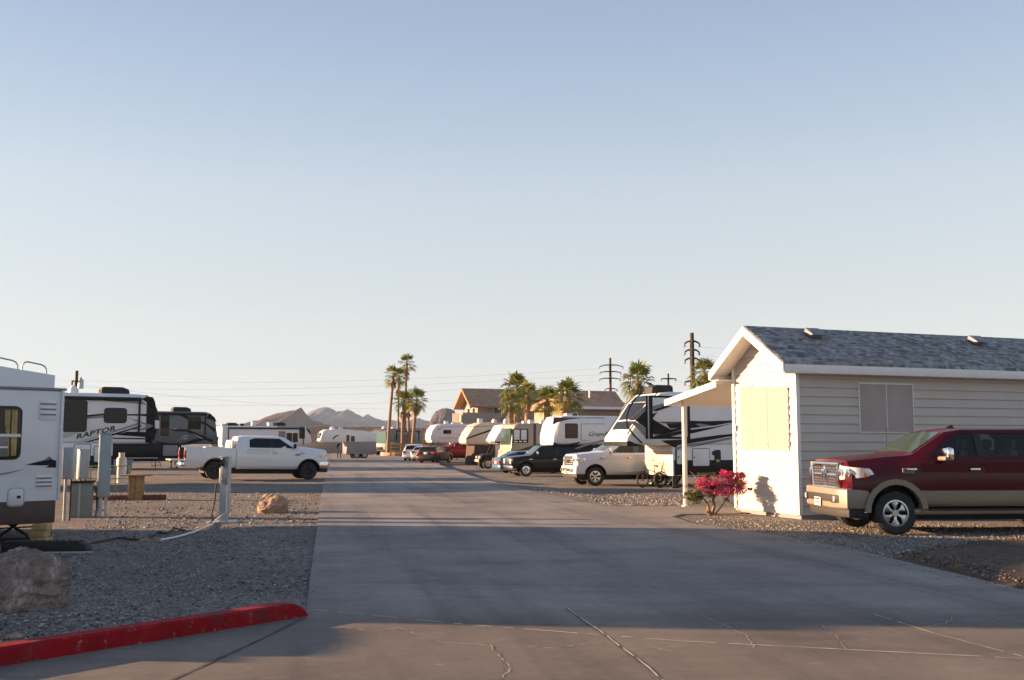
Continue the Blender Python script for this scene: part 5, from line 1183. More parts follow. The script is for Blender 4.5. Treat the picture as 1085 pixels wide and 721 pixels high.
spot = t.new('ShaderNodeTexVoronoi', Scale=1.1); t.link(v, spot.inputs['Vector'])
c = t.mix(c, (.09, .08, .075), t.ramp(spot.outputs['Distance'], [(.02, (.6, .6, .6)), (.06, (0, 0, 0))]))
t.link(c, p.inputs['Base Color']); p.inputs['Roughness'].default_value = .82; p.inputs['Specular IOR Level'].default_value = .35
hh_ = t.new('ShaderNodeMath', operation='ADD'); t.link(t.noise(v, 160, 3, .7), hh_.inputs[0]); t.link(t.noise(v, 5, 5, .7), hh_.inputs[1])
t.link(t.bump(hh_.outputs[0], .35, .008), p.inputs['Normal']); M['concrete'] = m
q = MB(); q.poly([(-4900, -290, -.22), (4900, -290, -.22), (4900, 6400, -.22), (-4900, 6400, -.22)])
o = q.build('ground', M['desert'], flat=True, fixn=False); o['kind'] = 'structure'
# gravel lots: gently uneven sheet
q = MB(); nx, ny = 150, 150; X0, X1, Y0, Y1 = -70, 60, -4, 190
from mathutils import noise as MN
for j in range(ny+1):
    for i in range(nx+1):
        k = (j/ny)**1.8; y = Y0+(Y1-Y0)*k; x = X0+(X1-X0)*i/nx
        q.v.append((x, y, gz(x, y)+.02*MN.noise(Vector((x*.6, y*.6, 0)))*(1 if y < 60 else .2)))
for j in range(ny):
    for i in range(nx): q.f.append((j*(nx+1)+i, j*(nx+1)+i+1, (j+1)*(nx+1)+i+1, (j+1)*(nx+1)+i)); q.m.append(0)
o = q.build('gravel', M['gravel'], sharp=180, fixn=False); o['kind'] = 'structure'
# concrete road with its edges, drive to the porch and apron by the kerb
g2 = lambda px, py: (G(px, py).x, G(px, py).y)
kA, kB = Vector(g2(325, 656)), Vector(g2(-10, 712)); kd = (kB-kA).normalized()
road = [g2(324, 656), g2(329, 610), g2(336, 560), g2(342, 515), g2(347, 494), g2(352, 480), g2(352, 475.6), g2(480, 475.6), g2(462, 484), g2(466, 493), g2(500, 505), g2(545, 517), g2(600, 529), g2(640, 537.5), g2(700, 537.8), g2(790, 538), (9.0, 27.2), (7.2, 25.4), g2(778, 545.5), g2(722, 546), g2(712, 548.5), g2(735, 556), g2(830, 570), g2(900, 583), g2(960, 597), g2(1020, 611), g2(1085, 627), (16, 7.5), (16, -4), (-14, -4), tuple(kA+kd*9)]
r = sheet('road', road, .026, M['concrete'])
bm = bmesh.new(); bm.from_mesh(r.data); ret = bmesh.ops.extrude_face_region(bm, geom=bm.faces[:]); 
for e in ret['geom']:
    if isinstance(e, bmesh.types.BMVert): e.co.z = .026
for vv in bm.verts:
    pass
zs_ = [v for v in bm.verts if v not in set(e for e in ret['geom'] if isinstance(e, bmesh.types.BMVert))]
for vv in zs_: vv.co.z = -.05
bmesh.ops.recalc_face_normals(bm, faces=bm.faces[:]); bm.to_mesh(r.data); bm.free()
# joints and cracks
M['joint'] = pm('joint_sand', (.55, .46, .34), .95, var=.3, scale=6)
M['crack'] = pm('crack_dark', (.07, .06, .055), .95, var=.4, scale=6)
def crack(name, pix, wd, mat, wob=.02, z=.030, step=.10, gaps=0):
    pts = [Vector(g2(*p)) for p in pix]; line = []
    for a, b in zip(pts, pts[1:]):
        n = max(2, int((b-a).length/step))
        for k in range(n): line.append(a+(b-a)*k/n)
    line.append(pts[-1]); q = MB(); L = []
    off = 0
    for i, pnt in enumerate(line):
        t_ = (line[min(i+1, len(line)-1)]-line[max(0, i-1)]).normalized(); nn = Vector((-t_.y, t_.x)); off = off*.7+random.uniform(-wob, wob)
        w_ = wd*random.uniform(.45, 1.3); c_ = pnt+nn*off; L.append((c_+nn*w_/2, c_-nn*w_/2))
    for i in range(len(L)-1):
        if random.random() < gaps: continue
        a, b = L[i], L[i+1]; q.poly([(a[0].x, a[0].y, z), (b[0].x, b[0].y, z), (b[1].x, b[1].y, z), (a[1].x, a[1].y, z)])
    o = q.build(name, M[mat], flat=True, fixn=False); o['kind'] = 'structure'
    if o.data.polygons[0].normal.z < 0: o.data.flip_normals()
crack('road_joint', [(330, 649), (480, 664), (720, 683), (1085, 702), (1250, 711)], .019, 'joint', .003, gaps=.22)
crack('road_joint', [(926, 654), (990, 675), (1085, 700)], .018, 'joint', .006, gaps=.2)
crack('road_joint', [(602, 648), (650, 683), (698, 721), (760, 770)], .016, 'joint', .006, gaps=.3)
crack('road_joint', [(600, 648), (648, 683), (696, 721), (757, 770)], .014, 'crack', .006, z=.0295)
crack('road_joint', [(324, 657), (262, 688), (192, 720), (100, 765)], .035, 'crack', .004)
crack('road_joint', [(340, 563), (560, 566), (760, 569)], .014, 'crack', .004)
crack('road_joint', [(330, 607), (560, 612), (985, 622)], .012, 'crack', .004, gaps=.2)
crack('road_joint', [(345, 530), (470, 531), (590, 533)], .02, 'crack', .01)
for pix in ([(455, 683), (500, 686), (530, 690), (560, 689), (590, 691), (640, 684)], [(516, 684), (530, 698), (538, 712), (532, 725)], [(742, 655), (775, 668), (799, 684), (800, 690)], [(868, 665), (885, 678), (893, 692)], [(980, 668), (1000, 664), (1012, 656)], [(690, 690), (720, 695), (760, 693)], [(420, 668), (440, 676), (470, 680)], [(1045, 655), (1060, 660), (1085, 662)], [(360, 668), (400, 672), (425, 669)]):
    crack('road_crack', pix, .007, 'joint', .016, gaps=.3, step=.06); crack('road_crack', [(x, y+.5) for x, y in pix], .006, 'crack', .016, z=.0292, gaps=.3, step=.06)
# raised brown bed on the right
q = MB(); bed = [Vector(g2(*p)) for p in ((944, 594), (985, 584), (1030, 577), (1085, 571), (1200, 566), (1300, 640), (1085, 628.5), (1020, 612.3), (975, 602))]
cx = sum((b for b in bed), Vector((0, 0)))/len(bed); rings = []
N = 72
def bedpt(u):
    u = (u % 1)*len(bed); i = int(u); return bed[i].lerp(bed[(i+1) % len(bed)], u-i)
for f, z in ((1, .0), (.975, .025), (.9, .05), (.8, .065), (.6, .085), (.35, .10), (.15, .11)):
    rings.append([(cx.x+(bedpt(k/N).x-cx.x)*f, cx.y+(bedpt(k/N).y-cx.y)*f, .004+z*(1+.3*MN.noise(Vector((bedpt(k/N).x*.9+f*4, bedpt(k/N).y*.9, 1))))) for k in range(N)])
q.ring_loft(rings, caps=False); q.add(rings[-1], [tuple(range(N))]); o = q.build('soil_bed', M['dirt'], sharp=180); o['kind'] = 'structure'
# loose stones over the gravel: one object nobody could count
def stones(name, regions, mat, seed=3, kind='stuff', pw=1.6):
    rnd = random.Random(seed); vs = []; fs = []; mi = []
    ico = bmesh.new(); bmesh.ops.create_icosphere(ico, subdivisions=1, radius=1); iv = [v.co.copy() for v in ico.verts]; ifc = [[v.index for v in f.verts] for f in ico.faces]; ico.free()
    for poly, n, s0, s1, zz0 in regions:
        xs = [p[0] for p in poly]; ys = [p[1] for p in poly]; k = 0
        while k < n:
            x = rnd.uniform(min(xs), max(xs)); y = min(ys)+(max(ys)-min(ys))*rnd.random()**pw
            ins = False; j = len(poly)-1
            for i in range(len(poly)):
                if (poly[i][1] > y) != (poly[j][1] > y) and x < (poly[j][0]-poly[i][0])*(y-poly[i][1])/(poly[j][1]-poly[i][1]+1e-12)+poly[i][0]: ins = not ins
                j = i
            if not ins: continue
            k += 1; s = s0+(s1-s0)*rnd.random()**3; sx, sy, sz = s*rnd.uniform(.7, 1.4), s*rnd.uniform(.7, 1.3), s*rnd.uniform(.5, .9); a = rnd.uniform(0, 6.28); ca, sa = math.cos(a), math.sin(a); o = len(vs); m_ = rnd.randrange(len(mat))
            for v in iv:
                d = rnd.uniform(.8, 1.15); X, Y, Z = v.x*sx*d, v.y*sy*d, v.z*sz*d; vs.append((x+X*ca-Y*sa, y+X*sa+Y*ca, gz(x, y)+zz0+Z+sz*.35))
            for f in ifc: fs.append(tuple(i+o for i in f)); mi.append(m_)
    q = MB(); q.v, q.f, q.m = vs, fs, mi; o = q.build(name, mat, flat=True); o['kind'] = kind; return o
SM = [pm('stone_a', (.08, .078, .08), .9, var=.3, scale=9), pm('stone_b', (.17, .155, .145), .9, var=.3, scale=9), pm('stone_c', (.27, .23, .20), .9, var=.25, scale=9), pm('stone_d', (.36, .31, .27), .9, var=.2, scale=9)]
left_lot = [tuple(kA+Vector((-.12, .2))), tuple(kB+Vector((-.3, .25))), (-7, 9), (-9, 16), g2(60, 560), g2(325, 560), g2(326, 620)]
left_far = [g2(90, 560), g2(90, 522), g2(338, 522), g2(334, 560)]
right_lot = [g2(728, 553), g2(760, 547), g2(845, 553), (8, 21.8), (12, 21), (12, 15.9), g2(1084, 572), g2(1030, 578), g2(946, 592), g2(900, 581), g2(830, 568.5)]
right_far = [g2(600, 525), g2(560, 518), g2(720, 518), g2(760, 530), g2(722, 536), g2(645, 536)]
stones('loose_gravel', [(left_lot, 11000, .008, .024, 0), (left_far, 2500, .012, .04, 0), (right_lot, 5000, .009, .028, 0), (right_far, 1500, .015, .045, 0)], SM)
lip = []
for (pa, pb, n_) in (((324, 650), (342, 520), 260), ((830, 570.5), (1084, 627.5), 420), ((735, 556), (830, 570.5), 160), ((600, 529), (722, 538.5), 160), ((545, 517), (600, 529), 80)):
    a_, b_ = Vector(g2(*pa)), Vector(g2(*pb)); t_ = (b_-a_).normalized(); nn_ = Vector((t_.y, -t_.x)) if pa[0] < 400 else (Vector((-t_.y, t_.x)) if False else Vector((t_.y, -t_.x)))
    if pa[0] >= 700: nn_ = Vector((-t_.y, t_.x)) if (a_+Vector((-t_.y, t_.x))).y < a_.y else Vector((t_.y, -t_.x))
    if 500 < pa[0] < 700: nn_ = Vector((-t_.y, t_.x)) if (a_+Vector((-t_.y, t_.x))).x < a_.x else Vector((t_.y, -t_.x))
    lip.append(([tuple(a_-nn_*.05), tuple(b_-nn_*.05), tuple(b_+nn_*.16), tuple(a_+nn_*.16)], n_, .006, .018, .022)); lip.append(([tuple(a_), tuple(b_), tuple(b_+nn_*.5), tuple(a_+nn_*.5)], n_//4, .005, .014, .022))
stones('spilled_gravel', lip, SM, 11, pw=1)
bedp = [(b.x, b.y) for b in bed]
DM = [pm('clod_a', (.06, .046, .036), .95, var=.3, scale=9), pm('clod_b', (.12, .092, .07), .95, var=.3, scale=9), pm('clod_c', (.19, .15, .118), .95, var=.3, scale=9)]
def bedz(x, y): return .12
stones('soil_clods', [([(cx.x+(b.x-cx.x)*.98, cx.y+(b.y-cx.y)*.98) for b in bed], 5200, .008, .03, .075)], DM, 5, pw=1)
# red kerb
kt = thing('kerb', 'red painted concrete kerb along the gravel below the big boulder', 'kerb', (kA.x, kA.y, 0), math.atan2(kd.y, kd.x))
q = MB(); prof = [(0, -.02), (0.014, .145), (.034, .165), (.19, .165), (.20, -.02)]      # y grows towards the gravel
rings = []
for x, f in ((-.02, .40), (.03, .72), (.12, .95), (.30, 1), (1.2, 1), (2, 1), (2.8, 1), (3.6, 1), (4.6, 1), (6, 1), (9, 1)):
    rings.append([(x+random.uniform(-.01, .01), -y, -.02+(z+.02)*f if z > 0 else z) for y, z in prof])
q.ring_loft(rings); ko = q.build('kerb_stone', M['red_kerb'], kt, sharp=14)
# ------------------------------------------------------------------ boulders
def rock_mat(name, a, b, c, veins=.5):
    m, t, p = newmat(name); v = t.coord()
    n = t.noise(v, 2.6, 9, .72); col = t.ramp(n, [(.28, a), (.5, b), (.72, c)])
    n2 = t.noise(t.coord('Object', (1, 1.6, .7)), 5, 8, .8); col = t.mix(col, (.62, .54, .47), t.ramp(n2, [(.52, (0, 0, 0)), (.62, (veins,)*3)]))
    n3 = t.noise(v, 22, 6, .75); col = t.mix(col, t.ramp(n3, [(.3, (.6, .6, .6)), (.7, (1.3, 1.3, 1.3))]), .8, 'MULTIPLY')
    t.link(col, p.inputs['Base Color']); p.inputs['Roughness'].default_value = .92
    h = t.new('ShaderNodeMath', operation='ADD'); t.link(n3, h.inputs[0]); t.link(t.noise(v, 7, 8, .7), h.inputs[1]); t.link(t.bump(h.outputs[0], .9, .04), p.inputs['Normal']); return m
def boulder(name, label, cat, loc, dims, mat, seed, rz=0, sub=5, plates=9, group=None):
    rnd = random.Random(seed); bm = bmesh.new(); bmesh.ops.create_icosphere(bm, subdivisions=sub, radius=1)
    pl = [(Vector((rnd.uniform(-1, 1), rnd.uniform(-1, 1), rnd.uniform(-.3, 1))).normalized(), rnd.uniform(.62, .9)) for _ in range(plates)]
    o = Vector((seed*3.1, seed*1.7, 0))
    for v in bm.verts:
        d = v.co.normalized(); p_ = d*(1+.16*MN.noise(d*1.3+o)); 
        for n_, h in pl:
            k = p_.dot(n_)
            if k > h: p_ -= n_*(k-h)*.88
        p_ += d*(.07*MN.noise(d*3.2+o)+.045*MN.noise(d*8+o)+.022*MN.noise(d*20+o)+.01*MN.noise(d*45+o)); v.co = Vector((p_.x*dims[0], p_.y*dims[1], p_.z*dims[2]))
    q = MB(); q.addbm(bm); zmin = -dims[2]*.55
    q.v = [(x, y, max(z, zmin)-zmin-.02) for x, y, z in q.v]
    ob = q.build(name, mat, sharp=50); ob.location = loc; ob.rotation_euler = (0, 0, rz); tag(ob, label, cat, group); return ob
M['rock1'] = rock_mat('granite_brown', (.13, .098, .078), (.25, .19, .155), (.38, .32, .275), .6)
M['rock2'] = rock_mat('granite_tan', (.26, .16, .10), (.42, .28, .185), (.54, .39, .28), .1)
p_ = G(10, 650); boulder('boulder', 'big brown boulder with pale veins, on the gravel behind the red kerb', 'boulder', (p_.x-.06, p_.y+.34, 0), (.57, .46, .45), M['rock1'], 4, .2, 6, 18)
p_ = G(286, 544); boulder('boulder', 'round tan boulder standing in the sun right of the grey hookup post', 'boulder', (p_.x, p_.y+.25, 0), (.44, .36, .33), M['rock2'], 9, 1.4, 5, 5)
for i, (px, py, s, lb) in enumerate(((75, 652, .055, 'flat fist-sized stone on the gravel just right of the big boulder'), (12, 676, .06, 'pale stone close to the red kerb, below the big boulder'), (87, 669, .035, 'small pinkish stone touching the red kerb'), (152, 574, .10, 'flat pale stone beside the dark cable on the gravel'))):
    p_ = G(px, py); boulder('stone', lb, 'stone', (p_.x, p_.y+.04, .0), (s*1.3, s, s*.6), M['rock2' if i != 0 else 'rock1'], 20+i, i, 3, 6, 'single stones on the left gravel')
# ------------------------------------------------------------------ hills
def hill_mat(name, a, b, c, sc):
    m, t, p = newmat(name); v = t.coord('Object', (1, 1, 1.8)); n = t.noise(v, sc, 9, .7)
    col = t.ramp(n, [(.3, a), (.5, b), (.7, c)]); n2 = t.noise(t.coord('Object', (1, 1, .25)), sc*6, 6, .75); col = t.mix(col, t.ramp(n2, [(.3, (.7, .7, .7)), (.7, (1.25, 1.25, 1.25))]), .8, 'MULTIPLY')
    t.link(col, p.inputs['Base Color']); p.inputs['Roughness'].default_value = 1; p.inputs['Specular IOR Level'].default_value = .1
    t.link(t.bump(n2, .8, 6), p.inputs['Normal']); return m
def hill(sky, Y, depth, mat, seed, rough=.12):
    pts = [D(px, py, Y) for px, py in sky]; n = 320; q = MB(); rows = 40; o = Vector((seed*5.3, 0, 0))
    x0, x1 = pts[0].x, pts[-1].x; H = max(p.z for p in pts)
    def sk(x):
        for a, b in zip(pts, pts[1:]):
            if a.x <= x <= b.x: k = (x-a.x)/max(1e-6, b.x-a.x); k = k*k*(3-2*k)*.5+k*.5; return a.z+(b.z-a.z)*k
        return 0
    for j in range(rows+1):
        f = j/rows                                           # 0 front foot .. .6 crest .. 1 back foot
        g = f/.6 if f < .6 else (1-f)/.4
        for i in range(n+1):
            x = x0+(x1-x0)*i/n; z = sk(x)*g**1.25
            rd = lambda a: 1-2*abs(MN.noise(a+o))
            rg = (rd(Vector((x/H*1.9, f*1.2, 3)))*.5+rd(Vector((x/H*4.5, f*3, 1)))*.3+rd(Vector((x/H*10, f*7, 1)))*.2+rd(Vector((x/H*22, f*16, 5)))*.12)*.7-.2
            z += H*rough*rg*4*g*(1-g)*1.6+ (H*.035*rg if g > .9 else 0)
            q.v.append((x+H*.10*MN.noise(Vector((x/H*3, f*4, 9))), Y-depth*.6+depth*f, max(z, -1)))
    for j in range(rows):
        for i in range(n): q.f.append((j*(n+1)+i, j*(n+1)+i+1, (j+1)*(n+1)+i+1, (j+1)*(n+1)+i)); q.m.append(0)
    o = q.build('hill', mat, sharp=40, fixn=False); o['kind'] = 'structure'; return o
hm1 = hill_mat('hill_brown', (.075, .05, .045), (.115, .08, .072), (.18, .135, .12), .006)
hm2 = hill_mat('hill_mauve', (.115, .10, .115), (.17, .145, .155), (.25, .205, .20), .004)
hm3 = hill_mat('hill_dark', (.05, .046, .055), (.08, .07, .075), (.12, .105, .10), .008)
hm4 = hill_mat('hill_plain', (.05, .032, .025), (.085, .055, .042), (.12, .08, .06), .02)
hill([(180, 466), (240, 452), (278, 445.5), (284, 441.5), (295, 438), (306, 436), (313, 435.2), (317, 432.6), (318.6, 432.2), (321, 436.5), (327, 441), (336, 446.5), (348, 451), (366, 455), (400, 458), (470, 466)], 2600, 900, hm1, 2)
hill([(225, 466), (305, 452), (326, 440.5), (333, 436), (340, 432.8), (347, 431.8), (352, 434), (357, 436.6), (364, 435.9), (369, 434.3), (373, 436.4), (379, 440), (385, 443.2), (388, 440.3), (390.5, 439.5), (394, 442), (398, 444.3), (404, 446), (409, 446.2), (414, 445.7), (422, 447), (433, 445.6), (440, 443.4), (444, 443.6), (451, 446.2), (470, 450), (520, 458), (560, 466)], 4600, 1800, hm2, 5)
hill([(440, 462), (452, 452), (457.5, 446), (461, 440.5), (465, 436), (469, 433.8), (473, 433.2), (477, 433.5), (481, 435.5), (483, 440), (485, 446), (494, 452), (510, 462)], 2000, 500, hm3, 8)
hill([(-150, 466), (60, 462), (240, 457), (300, 453.5), (345, 452.8), (395, 452.6), (440, 454), (480, 455), (560, 459), (700, 463), (1000, 466)], 900, 300, hm4, 11, .05)

hz = MB(); hz.box((0, 3100, 119), (9900, 6800, 243)); ho = hz.build('haze', pm('air', (.8, .8, .8)), flat=True); ho['kind'] = 'stuff'
hm = bpy.data.materials.new('haze_air'); hm.use_nodes = True; ht = hm.node_tree; ht.nodes.remove(ht.nodes['Principled BSDF'])
pv = ht.nodes.new('ShaderNodeVolumePrincipled'); pv.inputs['Color'].default_value = (.62, .78, 1.0, 1); pv.inputs['Density'].default_value = .00006; pv.inputs['Anisotropy'].default_value = .0
ht.links.new(pv.outputs[0], ht.nodes['Material Output'].inputs['Volume']); ho.data.materials[0] = hm
# ------------------------------------------------------------------ hookup posts and clutter on the left lot
def at(px, py): p = G(px, py); return (p.x, p.y, 0)
dz = lambda px, py, Y: D(px, py, Y).z
Y = G(237, 554).y
t = thing('hookup_post', 'grey power hookup post with a round meter, alone left of the tan boulder', 'hookup post', at(237, 554), R(-6))
h = dz(237, 485, Y); t.scale = (.76, .85, 1)
q = MB(); q.prism([(-.11, -.08), (.11, -.08), (.11, .08), (-.11, .08)], .02, .82, 'xy', bev=.008); q.build('lower_cabinet', M['box_blue'], t)
q = MB(); q.box((-.01, -.01, 1.0), (.23, .20, .34), b=.012); q.box((-.02, -.115, 1.0), (.17, .02, .24), b=.006); q.box((-.02, -.13, .93), (.06, .015, .03), b=.004); q.build('breaker_box', M['galv'], t)
q = MB(); q.box((0, 0, (1.17+h)/2), (.21, .16, h-1.17), b=.012); q.box((.125, 0, h/2+.1), (.025, .2, h-.22), b=.006); q.box((0, .0, h+.01), (.27, .22, .03), b=.008); q.build('meter_housing', M['box_grey'], t)
q = MB(); q.lathe([(.001, -.12), (.07, -.11), (.085, -.07), (.085, 0)], 20, 'y', c=(-.02, -.08, (1.17+h)/2)); q.lathe([(.09, -.02), (.10, -.01), (.09, 0)], 20, 'y', c=(-.02, -.08, (1.17+h)/2), m=1); q.build('meter', [M['cglass'], M['galv']], t)
q = MB(); q.box((0.02, -.05, .012), (.75, .5, .05), b=.012); q.build('base_plate', M['box_grey'], t)
def cable(name, label, cat, pix, r, mat, z0=0, lift=None, group=None):
    pts = [G(*p) for p in pix]; out = []
    for i, (a, b) in enumerate(zip(pts, pts[1:])):
        n = 8
        for k in range(n):
            f = k/n; p0 = pts[max(i-1, 0)]; p3 = pts[min(i+2, len(pts)-1)]
            c = .5*((2*a)+(b-p0)*f+(2*p0-5*a+4*b-p3)*f*f+(-p0+3*a-3*b+p3)*f**3); out.append(c)
    out.append(pts[-1]); out = [Vector((p.x, p.y, p.z+r+z0+.012+.01*abs(MN.noise(p*2)))) for p in out]
    if lift: out += [Vector(l) for l in lift]
    q = MB(); q.tube(out, r, 8); return tag(q.build(name, M[mat]), label, cat, group)
bp = Vector(at(237, 554))
cable('hose', 'white water hose running over the gravel to the foot of the hookup post', 'hose', [(170, 574), (186, 571), (204, 566), (218, 560), (226, 556)], .017, 'plastic_white', lift=[(bp.x-.12, bp.y-.16, .07), (bp.x-.02, bp.y-.16, .15), (bp.x+.06, bp.y-.15, .20)])
cable('cable', 'black power cable hanging down the left side of the hookup post', 'cable', [(222, 556), (226, 553.5)], .016, 'mblack', lift=[(bp.x-.22, bp.y-.14, .2), (bp.x-.17, bp.y-.13, .45), (bp.x-.155, bp.y-.12, .8), (bp.x-.12, bp.y-.12, .86)])
cable('cable', 'black cable wriggling over the gravel toward the nearest white trailer', 'cable', [(92, 579), (110, 575), (128, 572), (142, 574), (158, 571), (168, 566), (176, 567), (186, 562), (196, 564)], .018, 'mblack')
# tall panel
Yp = G(108.5, 548).y; p = at(108.5, 548)
t = thing('electrical_cabinet', 'tall blue-grey electrical cabinet on a steel stand, right of the two meter boxes', 'electrical cabinet', p, R(24)); s_ = Yp/F
z0, z1 = dz(110, 527, Yp), dz(110, 460, Yp)
q = MB(); q.box((0, 0, (z0+z1)/2), (.27, .18, z1-z0), b=.01); q.box((-.02, -.098, (z0+z1)/2), (.2, .02, (z1-z0)*.97), b=.006); q.box((.07, -.112, (z0+z1)/2+.3), (.02, .012, .14), b=.003); q.box((0, 0, z1+.01), (.30, .21, .02), b=.004); q.build('cabinet', M['box_blue'], t)
for x in (-.05, .06):
    q = MB(); q.box((x, .02, z0/2), (.06, .06, z0)); q.build('leg', M['galv'], t)
q = MB(); q.tube([(-.13, -.02, -.02), (-.13, -.02, z0+.02)], .022, 8); q.build('conduit', M['mblack'], t)
for (px0, px1, py0, py1, pyb, pole, lb, yaw) in ((66, 79, 474, 508, 552, 67.5, 'small grey meter box on a pole, nearest to the corner of the white trailer', 10), (81.5, 95, 476, 508, 549, 83, 'pale meter box on a pole between the corner box and the tall panel', 34)):
    Yq = G(pole, pyb).y; p = at(pole, pyb)
    t = thing('meter_pedestal', lb, 'meter box', p, R(yaw)); z0, z1 = dz(80, py1, Yq), dz(80, py0, Yq); w_ = (px1-px0)*Yq/F
    q = MB(); q.box((.05, 0, (z0+z1)/2), (w_*.8, .22, z1-z0), b=.015); q.box((.05, -.118, (z0+z1)/2), (w_*.68, .02, (z1-z0)*.9), b=.008); q.box((.12, -.132, (z0+z1)/2), (.03, .015, .08), b=.003); q.build('box', M['box_grey'], t)
    q = MB(); q.tube([(0, .02, -.03), (0, .02, z0+.04)], .032, 10); q.build('pole', M['box_grey'], t)
    q = MB(); q.tube([(.12, 0, -.03), (.12, 0, z0+.04)], .015, 8); q.build('conduit', M['mblack'], t)
p = at(79, 549.5); Yq = G(79, 549.5).y
t = thing('transformer_box', 'squat grey-green utility cabinet on the ground behind the meter boxes', 'utility cabinet', (p[0], p[1]+.35, 0), R(20)); z1 = dz(80, 512, Yq)
q = MB(); q.box((0, 0, z1/2), (.46, .40, z1), b=.02); q.build('cabinet', M['green_metal'], t)
q = MB(); q.box((.02, -.02, z1+.02), (.52, .48, .05), b=.015); q.build('lid', M['mblack'], t)
q = MB(); q.tube([(.26, 0, .7), (.34, -.05, .5), (.36, -.1, .2), (.30, -.12, .0)], .035, 8); q.build('conduit', M['mgrey'], t)
# wooden post table, redwood edging, yellow rail, gas bottle
Yq = G(144, 530).y; p = at(144, 530); zt_ = dz(145, 503, Yq)
t = thing('wooden_table', 'small wooden post table at the end of the redwood edging', 'table', p, R(8))
q = MB(); q.box((0, 0, zt_-.02), (.85, .5, .045), b=.008); q.build('table_top', M['wood'], t)
for k in range(2): q = MB(); q.box((-.10+.2*k, 0, (zt_-.045)/2), (.19, .36, zt_-.045), b=.006); q.build('leg', M['wood'], t)
pa, pb = G(92, 530.5), G(176, 529.5)
q = MB(); dv = (pb-pa); q.box((0, 0, .07), (dv.length, .14, .16), b=.015); o = q.build('timber_edging', M['timber_red']); o.location = ((pa.x+pb.x)/2, pa.y+.25, 0); o.rotation_euler = (0, 0, math.atan2(dv.y, dv.x)); tag(o, 'low redwood edging beam along the gravel behind the pedestals', 'edging')
Yq = 36.5
t = thing('pipe_railing', 'yellow-green pipe railing in front of the white gas bottle', 'railing', (D(114, 520, Yq).x, Yq, 0), R(5)); zr = dz(110, 494, Yq); 
q = MB()
for z in (zr, zr*.48): q.tube([(-1.0, 0, z), (.75, 0, z)], .02, 8)
q.build('rail', M['yellow_metal'], t)
for x in (-.98, -.62, .28, .73):
    q = MB(); q.tube([(x, 0, -.02), (x, 0, zr+.02)], .024, 8); q.build('post', M['yellow_metal'], t)
Yq = 43.5; p = D(128.5, 500, Yq)
t = thing('gas_bottle', 'tall white gas bottle standing under the nose of the white fifth wheel', 'gas bottle', (p.x, Yq, 0)); k = dz(128, 480, Yq)/1.28
q = MB(); q.lathe([(.16, .02), (.2, .06), (.205, .12), (.205, .98), (.19, 1.06), (.12, 1.12), (.05, 1.14)], 20); q.lathe([(.19, 0), (.19, .05)], 20); q.v = [(x, y, z*k) for x, y, z in q.v]; q.build('tank', M['plastic_white'], t)
q = MB(); q.lathe([(.12, 1.10), (.125, 1.28), (.115, 1.28), (.11, 1.10)], 16, closed=True); q.v = [(x, y, z*k) for x, y, z in q.v]; q.build('collar', M['plastic_white'], t)
Yq = 66; p = D(151, 492, Yq)
t = thing('picnic_bench', 'grey folding bench under the nose of the dark grey trailer', 'bench', (p.x, Yq, 0), R(20)); 
q = MB(); q.box((0, 0, .74), (1.9, .7, .05), b=.01); q.build('table_top', M['galv'], t)
for s in (-.55, .55): q = MB(); q.box((0, s, .44), (1.9, .26, .04), b=.01); q.build('seat', M['galv'], t)
for x in (-.8, .8): q = MB(); q.tube([(x, -.6, 0), (x, -.15, .72)], .025); q.tube([(x, .6, 0), (x, .15, .72)], .025); q.tube([(x, -.6, .4), (x, .6, .4)], .02); q.build('leg', M['mblack'], t)
p = D(128, 492, 55)
t = thing('storage_tub', 'blue storage tub under the nose of the white fifth wheel', 'tub', (p.x, 55, 0), R(15))
q = MB(); q.prism([(-.5, 0), (.5, 0), (.58, .75), (-.58, .75)], -.35, .35, bev=.03); q.build('tub', M['blue'], t)
q = MB(); q.box((0, 0, .77), (1.2, .78, .05), b=.015); q.build('lid', M['mgrey'], t)
# under the near trailer
p = G(70, 586)
t = thing('wheel_ramp', 'black rubber wheel ramp lying on the gravel under the nearest trailer', 'ramp', (p.x-.05, p.y+.12, 0), R(4))
q = MB(); q.prism([(-.95, 0), (-.95, .17), (.20, .17), (.33, .12), (.36, .04), (.36, 0)], -.14, .14, bev=.02)
for k in range(12): q.box((-.9+.1*k, 0, .175), (.05, .26, .012), b=.003)
q.build('ramp', M['mblack'], t)
q = MB(); q.box((-.1, -.16, .01), (1.1, .03, .025), b=.006); q.build('rim_strip', M['lgrey'], t)
p = G(38, 577); 
t = thing('timber_block', 'pale timber blocks stacked under the brown skirt of the nearest trailer', 'timber block', (p.x, p.y+.15, 0), R(-8))
zc = dz(38, 556, p.y)
for k in range(3): q = MB(); q.box((.02*(-1)**k, 0, zc*(k+.5)/3), (.30-.02*k, .2, zc/3-.004), b=.008, rz=.05*k); q.build('block', pm('pale_timber', (.42, .28, .12), .8, var=.3, scale=8, bump=.3, bscale=30) if k == 0 else bpy.data.materials['pale_timber'], t)
